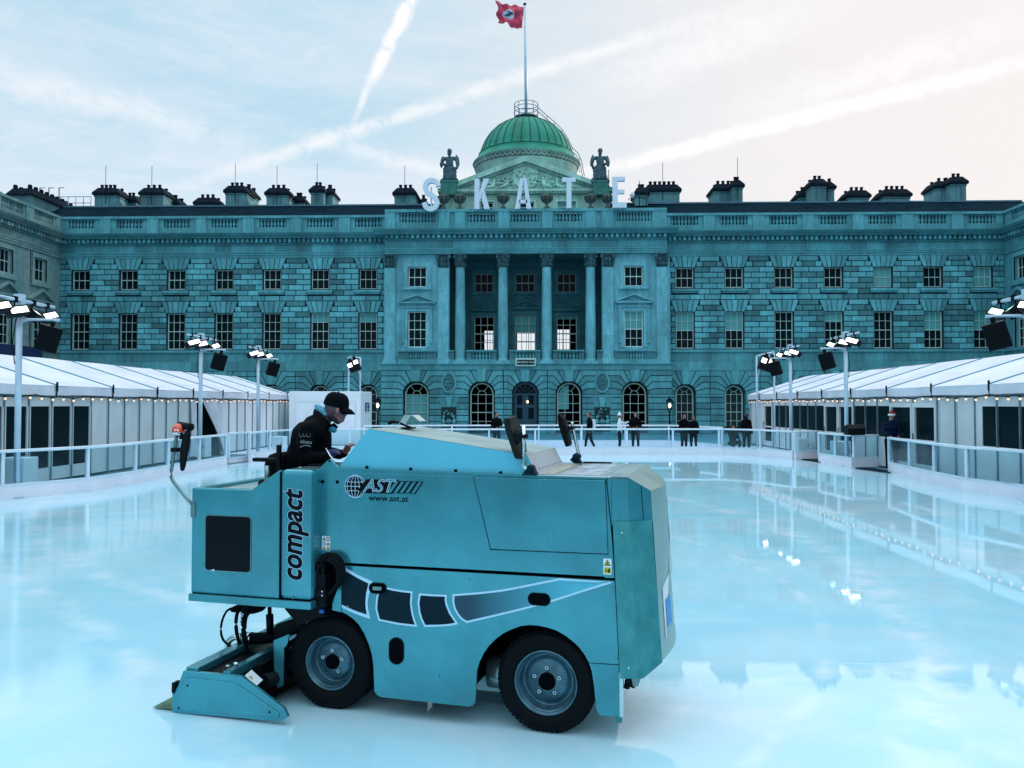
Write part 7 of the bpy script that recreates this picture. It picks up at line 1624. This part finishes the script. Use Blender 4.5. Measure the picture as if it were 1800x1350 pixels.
m_ = MB(); P = PM([(331.5, 756), (333, 764), (331, 785), (324, 820), (321, 828.5), (318.5, 826), (317, 805), (318, 790), (322, 770), (327, 757)], c); m_.prism(P, c - .015, c + .02); m_.build('side_mirror', 'black_metal', mc, bevel=.006)
# ---- front mirrors
def mirror(c, poly, armp, brk, face, nm='front_mirror', th=.07):
    m_ = MB(); P = PM(poly, c); m_.prism(P, c - th, c + th); o = m_.build(nm, 'black_rubber', mc, bevel=.02)
    m_ = MB(); m_.tube([V3(*p, c) for p in sm_poly(armp, 3)], .013, 10); m_.build('mirror_arm', 'chrome', o)
    m_ = MB(); a, b = face; m_.ball(V3(*a, c - th * .4), (.022, .05, .045)); m_.tube([V3(*a, c), V3(*b, c)], .012, 8); m_.ball(V3(*b, c), .018); m_.build('mirror_joint', 'black_metal', o)
    m_ = MB(); m_.prism(PM(brk, c), c - .03, c + .05); m_.lathe([(.001, -.02), (.028, -.02), (.03, 0), (.03, .06)], (*V3(*armp[-1], c - .03),), 12, axis='y'); m_.build('mirror_bracket', 'decal_navy', o)
# near one is a wide housing seen from behind at an angle
m_ = MB(); c = .10
fr = [V3(*p, c - .10) for p in ((885.5, 733), (899, 730), (917, 790), (920, 803), (908, 806), (902, 800))]
m_.add([], []); 
outl = [(885, 735), (889, 733), (893, 745), (905, 797), (906, 805.5), (903, 800), (899, 788), (888, 752)]
A1 = [V3(*p, c - .13) for p in ((885.2, 735), (886, 752), (899, 791), (904, 805), (907, 807))]; A2 = [V3(*p, c + .12) for p in ((902, 730.5), (910, 748), (919, 775), (921, 798), (919, 804))]
vs = A1 + A2 + [(x + .045, y, z) for x, y, z in A1] + [(x + .02, y + .01, z) for x, y, z in A2]; n = 5
fs = [(i, i + 1, n + i + 1, n + i) for i in range(4)] + [(2 * n + i + 1, 2 * n + i, 3 * n + i, 3 * n + i + 1) for i in range(4)] + [(i + 1, i, 2 * n + i, 2 * n + i + 1) for i in range(4)] + [(n + i, n + i + 1, 3 * n + i + 1, 3 * n + i) for i in range(4)] + [(0, n, 3 * n, 2 * n), (4, 2 * n + 4, 3 * n + 4, n + 4)]
m_.add(vs, fs); nm_ = m_.build('front_mirror', 'mirror_back', mc, bevel=.012); c = .0
m_ = MB(); m_.tube([V3(*p, c) for p in [(920.5, 747), (920.5, 800)] + sm_poly([(920.5, 800), (920, 815), (922, 822), (927, 825), (934, 824)], 3)], .0125, 12); m_.build('mirror_arm', 'chrome', nm_)
m_ = MB(); m_.ball(V3(911, 767, c + .0), (.03, .05, .05)); m_.tube([V3(911, 767, c - .02), V3(924, 766.5, c - .02)], .011, 8); m_.ball(V3(925, 766.5, c - .02), (.014, .02, .018)); m_.build('mirror_joint', 'black_metal', nm_)
m_ = MB(); m_.prism(PM([(919, 834.5), (926, 824), (937, 821), (945, 834.8)], c), c - .03, c + .04); m_.lathe([(.001, -.02), (.022, -.02), (.026, 0), (.026, .05)], V3(932, 824, c - .02), 14, axis='y'); m_.build('mirror_bracket', 'decal_navy', nm_)
mirror(.98, [(982.5, 729), (986, 727.5), (992, 735), (996, 750), (1000, 765), (1003, 780), (1001, 784.5), (997, 785), (991, 768), (984, 745)], [(1005, 742), (1008, 755), (1015, 790), (1017, 799), (1013, 803)], [(1003, 808), (1010, 800), (1016, 803), (1023, 815), (1010, 814)], ((997, 755), (1007, 752)))
# ---- seat and controls
m_ = MB(); c = .45; P = PM([(484, 850), (462, 850), (462, 818), (464, 808), (470, 800), (480, 796), (497, 794), (500, 800), (498, 850)], .30); m_.prism(P, .30, .68); m_.box(M(480, 850, c)[0], M(560, 850, c)[0], .22, .7, M(480, 862, c)[1], M(480, 838, c)[1]); m_.build('driver_seat', 'black_rubber', mc, bevel=.03)
m_ = MB(); x0, z0 = M(447, 811, .25); x1, z1 = M(484, 805, .25); m_.box(x0, x1 + .05, .22, .28, z0, z1); m_.build('armrest', 'black_metal', mc, bevel=.006)
m_ = MB(); x0, z0 = M(488, 815, .22); x1, z1 = M(494, 782, .22); m_.box(x0, x1, .2, .23, z0 - .05, z1); m_.build('belt_post', 'black_metal', mc)
m_ = MB(); x0, z0 = M(467, 842, .2); m_.tube([(x0, .22, z0 - .05), (x0, .22, z0 + .1)], .02, 10); m_.build('seat_post', 'steel_dull', mc)
m_ = MB(); m_.tube([V3(573, 788, .05), V3(580, 801, .03), V3(590, 812, .03), V3(604, 812, .03)], .005, 6); m_.build('grab_rod', 'chrome', mc)
m_ = MB(); x0, z0 = M(560, 813, .3); m_.box(x0, x0 + .4, .1, 1.05, z0 - .12, z0 - .03); m_.box(x0 + .0, x0 + .10, .15, .3, z0 - .03, z0 + .0); m_.build('dashboard', 'black_metal', mc)
mat('badge_grey', (.22, .30, .32), .7)
# ================================================================ driver
cD = .45
def D(px, py, dy=0.0): return Vector(V3(px, py, cD + dy))
dv_off = D(545, 820)
jb = 'jacket_black'
dvr = thing('person', 'driver in black jacket and black cap bent over the controls of the ice machine', 'person', (0, 0, 0))
dvr.matrix_world = mc.matrix_world
dvr.location = mc.location; dvr.rotation_euler = mc.rotation_euler
rotf = lambda a: Matrix.Rotation(R(a), 3, 'Y')
body = [
    (D(540, 828), .17, D(538, 800), .155, jb), (D(538, 800, -.06), .135, D(541, 768, -.06), .13, jb), (D(538, 800, .06), .135, D(541, 768, .06), .13, jb),
    (D(541, 766, -.10), .115, D(541, 766, .10), .115, jb), (D(552, 758, -.12), .092, D(552, 758, .14), .092, jb), (D(560, 765, -.03), .10, D(560, 790, -.03), .10, jb), (D(560, 765, .06), .10, D(560, 790, .06), .10, jb),
    (D(552, 752), .10, D(562, 744), .085, jb),
    # near arm
    (D(541, 757, -.17), .070, D(534, 785, -.22), .060, jb), (D(534, 785, -.22), .058, D(537, 803, -.22), .052, jb), (D(537, 803, -.22), .052, D(565, 803, -.20), .045, jb), (D(565, 803, -.2), .044, D(576, 800, -.18), .040, jb),
    # far arm
    (D(553, 757, .19), .068, D(566, 792, .20), .055, jb), (D(566, 792, .20), .052, D(596, 799, .18), .042, jb), (D(596, 799, .18), .038, D(605, 797, .17), .033, jb),
    # legs under the deck
    (D(545, 836, -.09), .09, D(585, 836, -.12), .075, 'trouser_dark'), (D(545, 836, .09), .09, D(585, 836, .12), .075, 'trouser_dark'),
    # neck and head
    (D(566, 741), .060, D(578, 727), .056, 'skin_shaved'),
    ('e', D(591, 714), (.096, .074, .088), rotf(10), 'skin_shaved'), ('e', D(597.5, 723), (.050, .058, .060), rotf(15), 'skin'),
    (D(603, 718.5, -.022), .017, D(603, 718.5, .022), .017, 'skin'), (D(599, 728), .042, D(599, 737), .030, 'skin'),
    (D(583, 731, -.035), .026, D(594, 742, -.012), .018, 'beard'), (D(583, 731, .035), .026, D(594, 742, .012), .018, 'beard'), (D(594, 743), .017, D(597, 741), .016, 'beard'), (D(590, 734), .040, D(594, 740), .026, 'beard'),
    (D(605, 722), .0085, D(607.5, 730.5), .0105, 'skin'), (D(605.5, 732, -.008), .006, D(605.5, 732, .008), .006, 'skin'), (D(602.5, 737, -.010), .0075, D(602.5, 737, .010), .0075, 'skin'), (D(601, 739.5, -.008), .0075, D(601, 739.5, .008), .0075, 'skin'),
    ('e', D(593.2, 722.5, -.071), (.016, .011, .026), rotf(12), 'skin'), ('e', D(591, 722.5, .071), (.016, .011, .026), rotf(12), 'skin')]
# far hand lying on the cover edge: palm, four fingers and a thumb
pa = D(610, 790, .15); body += [(D(604, 796, .17), .026, D(611, 789, .15), .026, 'skin')]
for k in range(4):
    a = D(612, 788 - k * 1.2, .13 + .016 * k); b = D(618 - k * .4, 783.5 - k * 1.3, .12 + .017 * k); e_ = D(623.5 - k * .9, 781 - k * .6, .12 + .017 * k); body += [(a, .0105, b, .0095, 'skin'), (b, .0095, e_, .008, 'skin')]
body += [(D(607, 786, .12), .011, D(612, 782, .10), .009, 'skin')]
# near gloved hand on the lever
body += [(D(576, 799, -.18), .036, D(587, 795.5, -.17), .030, 'glove_blue')]
for k in range(4):
    a = D(587, 797 - k * 1.6, -.185 + .012 * k); b = D(593, 796.5 - k * 1.5, -.18 + .012 * k); e_ = D(597.5, 799 - k * .8, -.175 + .012 * k); body += [(a, .0125, b, .0115, 'glove_blue'), (b, .0115, e_, .0095, 'glove_blue')]
body += [(D(582, 793, -.14), .013, D(590, 791, -.12), .011, 'glove_blue')]
drv = blob('person_body', body, None, .0085, parent=dvr, smooth=3, jig=.0)
jm = drv.data
for v in jm.vertices:                                   # folds in the jacket
    z = v.co.z
    if z < D(560, 752).z: n_ = noise.noise(Vector((v.co.x * 7, v.co.y * 5, v.co.z * 16))); v.co.x += .010 * n_; v.co.z += .006 * n_
# stand collar and hood
def ring_piece(name, mt, pts, rad, parent, n=10):
    m_ = MB(); m_.tube(pts, rad, n); return m_.build(name, mt, parent)
m_ = MB(); m_.smooth = True
base = [(565 + 15 * math.cos(a), 746 + 0 * math.sin(a), .105 * math.sin(a), a) for a in [2 * math.pi * i / 24 for i in range(24)]]
lo_, hi_, hi2 = [], [], []
for px, py, dy, a in base:
    ca = math.cos(a); lo_.append(D(563 + 19 * ca, 752 - 3 * ca, dy * 1.12)); hi_.append(D(566.5 + 14.5 * ca, 731 + 13 * ca * 1.0, dy * .86)); hi2.append(D(567 + 12 * ca, 732 + 13 * ca, dy * .74))
n = 24; m_.add(lo_ + hi_ + hi2 + [p + Vector((0, 0, -.05)) for p in hi2], [(r_ * n + i, r_ * n + (i + 1) % n, (r_ + 1) * n + (i + 1) % n, (r_ + 1) * n + i) for r_ in range(3) for i in range(n)])
col_ = m_.build('jacket_collar', jb, drv)
hood = blob('hood', [(D(556, 714), .016, D(561, 717), .026, 'hood_blue'), (D(561, 718, -.03), .03, D(568, 722, -.05), .025, 'hood_blue'), (D(561, 718, .03), .03, D(568, 722, .05), .025, 'hood_blue'), (D(566, 722, -.055), .022, D(572, 729, -.06), .015, 'hood_blue'),
        (D(583, 752, -.03), .020, D(588, 756, -.01), .018, 'hood_blue'), (D(580, 756, -.03), .015, D(587, 758, 0), .013, 'hood_blue')], None, .007, parent=drv, smooth=2, jig=.006)
m_ = MB(); m_.tube([D(580, 749, -.05), D(587, 747, -.02), D(590.5, 750.5, .0), D(586, 755, .0)], [.012, .017, .017, .01], 8); m_.build('collar_flap', jb, drv)
# cap
cc = D(590.5, 713.5); Mc = Matrix.Translation(cc) @ Matrix.Rotation(R(12), 4, 'Y')
m_ = MB(); m_.smooth = True; nseg = 28; rings = []
for j in range(9):
    t_ = j / 8; ph = t_ * math.pi / 2; zz = .108 * math.sin(ph) ** .92; rr = (math.cos(ph) ** .62) if j < 8 else 0.02
    rings.append([(.101 * rr * math.cos(2 * math.pi * i / nseg) * (1 + .02 * (math.cos(2 * math.pi * i / nseg) > 0)), .082 * rr * math.sin(2 * math.pi * i / nseg), zz - .002) for i in range(nseg)])
m_.add([Mc @ Vector(p) for r_ in rings for p in r_], [(j * nseg + i, j * nseg + (i + 1) % nseg, (j + 1) * nseg + (i + 1) % nseg, (j + 1) * nseg + i) for j in range(8) for i in range(nseg)])
m_.ball(tuple(Mc @ Vector((0, 0, .107))), .008, 8, 5); cap = m_.build('cap', 'cap_black', drv)
m_ = MB(); m_.smooth = True; tp, bt = [], []
nb = 12
for i in range(nb + 1):
    a = R(-62 + 124 * i / nb); x_, y_ = .095 * math.cos(a), .078 * math.sin(a); L2_ = .072 * math.cos(a * .95) ** .6
    for k, w in enumerate((0, .5, 1)): p = Vector((x_ + L2_ * w, y_ * (1 - .08 * w), .006 - .030 * w * w - .018 * (y_ / .078) ** 2)); tp.append(Mc @ p); bt.append(Mc @ (p + Vector((0, 0, -.008))))
fs = []
for i in range(nb):
    for k in range(2): a = i * 3 + k; fs.append((a, a + 1, a + 4, a + 3)); fs.append((a + 39, a + 42, a + 43, a + 40))
fs += [(i * 3 + 2, i * 3 + 41, i * 3 + 44, i * 3 + 5) for i in range(nb)]
m_.add(tp + bt, fs); m_.build('cap_brim', 'cap_black', cap)
m_ = MB()
for s in (-1,): m_.ball(D(602.8, 722.8, s * .03), (.006, .009, .006), 8, 6)
m_.build('eye', 'hair_dark', drv)
m_ = MB(); m_.tube([D(599.5, 719.8, -.042), D(603.5, 719.3, -.036), D(606, 720.5, -.022)], [.003, .0042, .003], 6); m_.build('eyebrow', 'hair_dark', drv)
# sleeve badge: three little crown points, a word and an arc
bx_, bz_ = M(537, 777, cD - .30); by_ = cD - .292
m_ = MB(); MTb = Matrix.Translation((bx_, by_, bz_)) @ Matrix.Rotation(R(6), 4, 'Z') @ Matrix.Rotation(R(4), 4, 'Y') @ RX
put_text(m_, 'iskate', .040, MTb, offset=0, sx=1.0)
arc = lambda r0, a0, a1, cx, cz: [(cx + r0 * math.cos(R(a0 + (a1 - a0) * i / 8)), cz + r0 * math.sin(R(a0 + (a1 - a0) * i / 8))) for i in range(9)]
m_.ribbon(arc(.085, 125, 62, 0 + bx_, bz_ - .110), .0045, by_ - .001)
for k in (-1, 0, 1): m_.ribbon(arc(.015, 200, 340, bx_ - .01 + k * .03, bz_ + .052 + .004 * (k == 0)), .0025, by_ - .001)
for k in (-1.5, -.5, .5, 1.5): m_.ball((bx_ - .01 + k * .03, by_ - .001, bz_ + .058), .003, 5, 4)
m_.build('sleeve_badge', 'badge_grey', drv)

# ================================================================ people round the rink
def person(px, Y, h, label, face=0, top='jacket_black', legs='trouser_dark', hair='hair_dark', hat=None, pose='stand', z0=0.0, group=None, lean=0, arms='down', vox=.022, female=False):
    beard = hair == 'beard'; hair = 'hair_dark' if beard else hair
    x = onY(px, 750, Y)[0]; t_ = thing('person', label, 'person', (x, Y, z0), R(face), group=group)
    H = h; V = lambda a, b, c: Vector((a * H, b * H, c * H))           # faces -y in its own frame
    sk = 'skin'; pr = []
    lw = .052
    if pose == 'stand': L_ = (V(-.055, 0, .50), V(-.062, -.012, .27), V(-.065, .01, .045)); R2 = (V(.055, 0, .50), V(.065, -.01, .27), V(.072, .005, .045))
    elif pose == 'walk': L_ = (V(-.05, 0, .50), V(-.05, -.07, .28), V(-.05, -.10, .045)); R2 = (V(.05, 0, .50), V(.05, .03, .28), V(.05, .14, .06))
    elif pose == 'crouch': L_ = (V(-.06, .05, .24), V(-.09, -.2, .28), V(-.09, -.12, .045)); R2 = (V(.06, .05, .24), V(.09, -.2, .28), V(.09, -.12, .045))
    off = V(0, 0, 0) if pose != 'crouch' else V(0, 0, -.27)
    for a, b, c in (L_, R2): pr += [(a, .058 * H, b, .040 * H, legs), (b, .040 * H, c, .028 * H, legs), (c + V(0, .01, -.018), .024 * H, c + V(0, -.075, -.025), .019 * H, 'shoe_black')]
    lx = -lean * .01
    T = lambda a, b, c: V(a + lx * (c - .5) * 0, b - lean * .01 * (c - .5) * 2, c) + off
    sw = .088 if not female else .076
    pr += [(T(-.035, 0, .50), .070 * H, T(.035, 0, .50), .070 * H, legs if not female else top), (T(-.04, 0, .56), .064 * H, T(.04, 0, .56), .064 * H, top), (T(-.045, 0, .64), .062 * H, T(.045, 0, .64), .062 * H, top), (T(-.05, 0, .73), .064 * H, T(.05, 0, .73), .064 * H, top),
           (T(-sw, 0, .795), .042 * H, T(sw, 0, .795), .042 * H, top), (T(0, .0, .80), .048 * H, T(0, -.005, .85), .036 * H, top), (T(0, -.005, .84), .034 * H, T(0, -.008, .88), .032 * H, sk),
           ('e', T(0, -.012, .930), (.042 * H, .052 * H, .060 * H), None, sk), ('e', T(0, .004, .945), (.047 * H, .056 * H, .056 * H), None, hair if not hat else hat), (T(0, -.06, .925), .008 * H, T(0, -.066, .915), .009 * H, sk), (T(0, -.03, .893), .026 * H, T(0, -.04, .888), .018 * H, 'hair_dark' if beard else sk)]
    def arm(s, e, w_, hd=None, glove=sk):
        a = T(s * (sw + .02), 0, .785); pr.extend([(a, .038 * H, e, .030 * H, top), (e, .029 * H, w_, .021 * H, top)]); d = (w_ - e).normalized(); p = w_ + d * .022 * H; pr.append((w_, .016 * H, p, .019 * H, glove))
        for k in range(4): q = Vector((s * (k - 1.5) * .008 * H, 0, 0)) if abs(d.x) < .7 else Vector((0, 0, (k - 1.5) * .008 * H)); pr.append((p + q, .0065 * H, p + q + d * (.030 - .003 * abs(k - 1.5)) * H + Vector((0, -.004 * H, 0)), .005 * H, glove))
        pr.append((p, .0065 * H, p + d * .010 * H + Vector((-s * .014 * H, -.01 * H, 0)), .0055 * H, glove))
    if arms == 'down': arm(-1, T(-.135, .02, .64), T(-.14, -.03, .50)); arm(1, T(.135, .02, .64), T(.14, -.03, .50))
    if arms == 'front': arm(-1, T(-.14, .0, .65), T(-.05, -.11, .60)); arm(1, T(.14, .0, .65), T(.05, -.11, .62))
    if arms == 'point': arm(-1, T(-.14, -.02, .66), T(-.06, -.12, .60)); arm(1, T(.13, -.12, .72), T(.10, -.23, .77))
    if arms == 'knees': arm(-1, T(-.13, -.08, .64), T(-.09, -.2, .56)); arm(1, T(.13, -.08, .64), T(.09, -.2, .56))
    if arms == 'rail': arm(-1, T(-.14, -.04, .66), T(-.06, -.16, .58)); arm(1, T(.14, -.04, .66), T(.08, -.17, .58))
    b = blob('person_body', pr, None, vox, parent=t_, smooth=2); return t_, H, T
def hatcone(t_, H, T, m1, m2=None, bob=False, tall=.07):
    c = T(0, .0, .955); m_ = MB(); m_.lathe([(.056 * H, -.012 * H), (.057 * H, .012 * H), (.048 * H, .03 * H + .01), (.03 * H, .05 * H + .01), (.01 * H, tall * H)], c, 14); o = m_.build('hat', m1, t_)
    if m2: q = MB(); q.lathe([(.052 * H, -.02 * H), (.063 * H, -.018 * H), (.064 * H, .012 * H), (.054 * H, .016 * H)], c, 14); q.build('hat_brim', m2, o)
    if bob: q = MB(); q.ball(c + Vector((0, 0, tall * H + .02)), .028, 8, 6); q.build('bobble', m2 or m1, o)
person(873, 37.6, 1.80, 'bearded man in black jacket standing behind the barrier left of the nearer wing mirror', face=25, hair='beard', arms='front')
t_, H, T = person(1036, 37.4, 1.80, 'man walking left with a white bag on his back beyond the wing mirrors', face=-75, pose='walk', arms='down', hair='hair_brown')
m_ = MB(); m_.box(-.17, .17, .10, .27, 1.02, 1.45); m_.build('backpack', 'jacket_white', t_, bevel=.05)
t_, H, T = person(1089, 37.3, 1.74, 'woman in white jacket and white woolly hat pointing to the right', face=80, top='jacket_white', arms='point', female=True, hair='hair_brown'); hatcone(t_, H, T, 'jacket_white', None, True)
m_ = MB(); m_.tube([(0.02, .05, 1.50), (0.04, .10, 1.38), (0.03, .11, 1.28)], [.05, .045, .02], 8); m_.build('hair', 'hair_brown', t_)
person(1117, 37.0, 1.82, 'man all in black standing beside the woman in the white hat', face=-8, arms='front', hair='hair_dark')
person(1202, 36.4, 1.74, 'taller of the two dark figures standing close together left of the right-hand arched windows', face=30, arms='front')
person(1219, 36.6, 1.66, 'shorter dark figure close beside a taller companion near the lantern', face=-30, arms='down', female=True)
t_, H, T = person(1288, 36.0, 1.7, 'dark figure crouching by the barrier at the right', face=20, pose='crouch', arms='knees')
t_, H, T = person(1312, 35.6, 1.78, 'long-haired person in dark clothes standing at the right end of the back barrier', face=140, arms='down', female=True, hair='hair_brown'); m_ = MB(); m_.tube([(0, .03, 1.62), (0, .06, 1.5), (0, .07, 1.36)], [.07, .075, .03], 8); m_.build('hair', 'hair_dark', t_)
t_, H, T = person(1566, 26.4, 1.84, 'man in navy coat and red and white santa hat leaning at the right barrier', face=-10, top='jacket_navy', arms='rail', hair='hair_dark', z0=.06, vox=.018, lean=8)
hatcone(t_, H, T, 'santa_red', 'jacket_white', False, .085); m_ = MB(); m_.box(-.06, .06, -.125, -.11, .98, 1.45); m_.build('coat_front', 'jacket_black', t_)
for px_, Y_, lb, zz in ((1762, 21.6, 'dim figure seen through the right marquee window nearest the right edge', 0),):
    pass
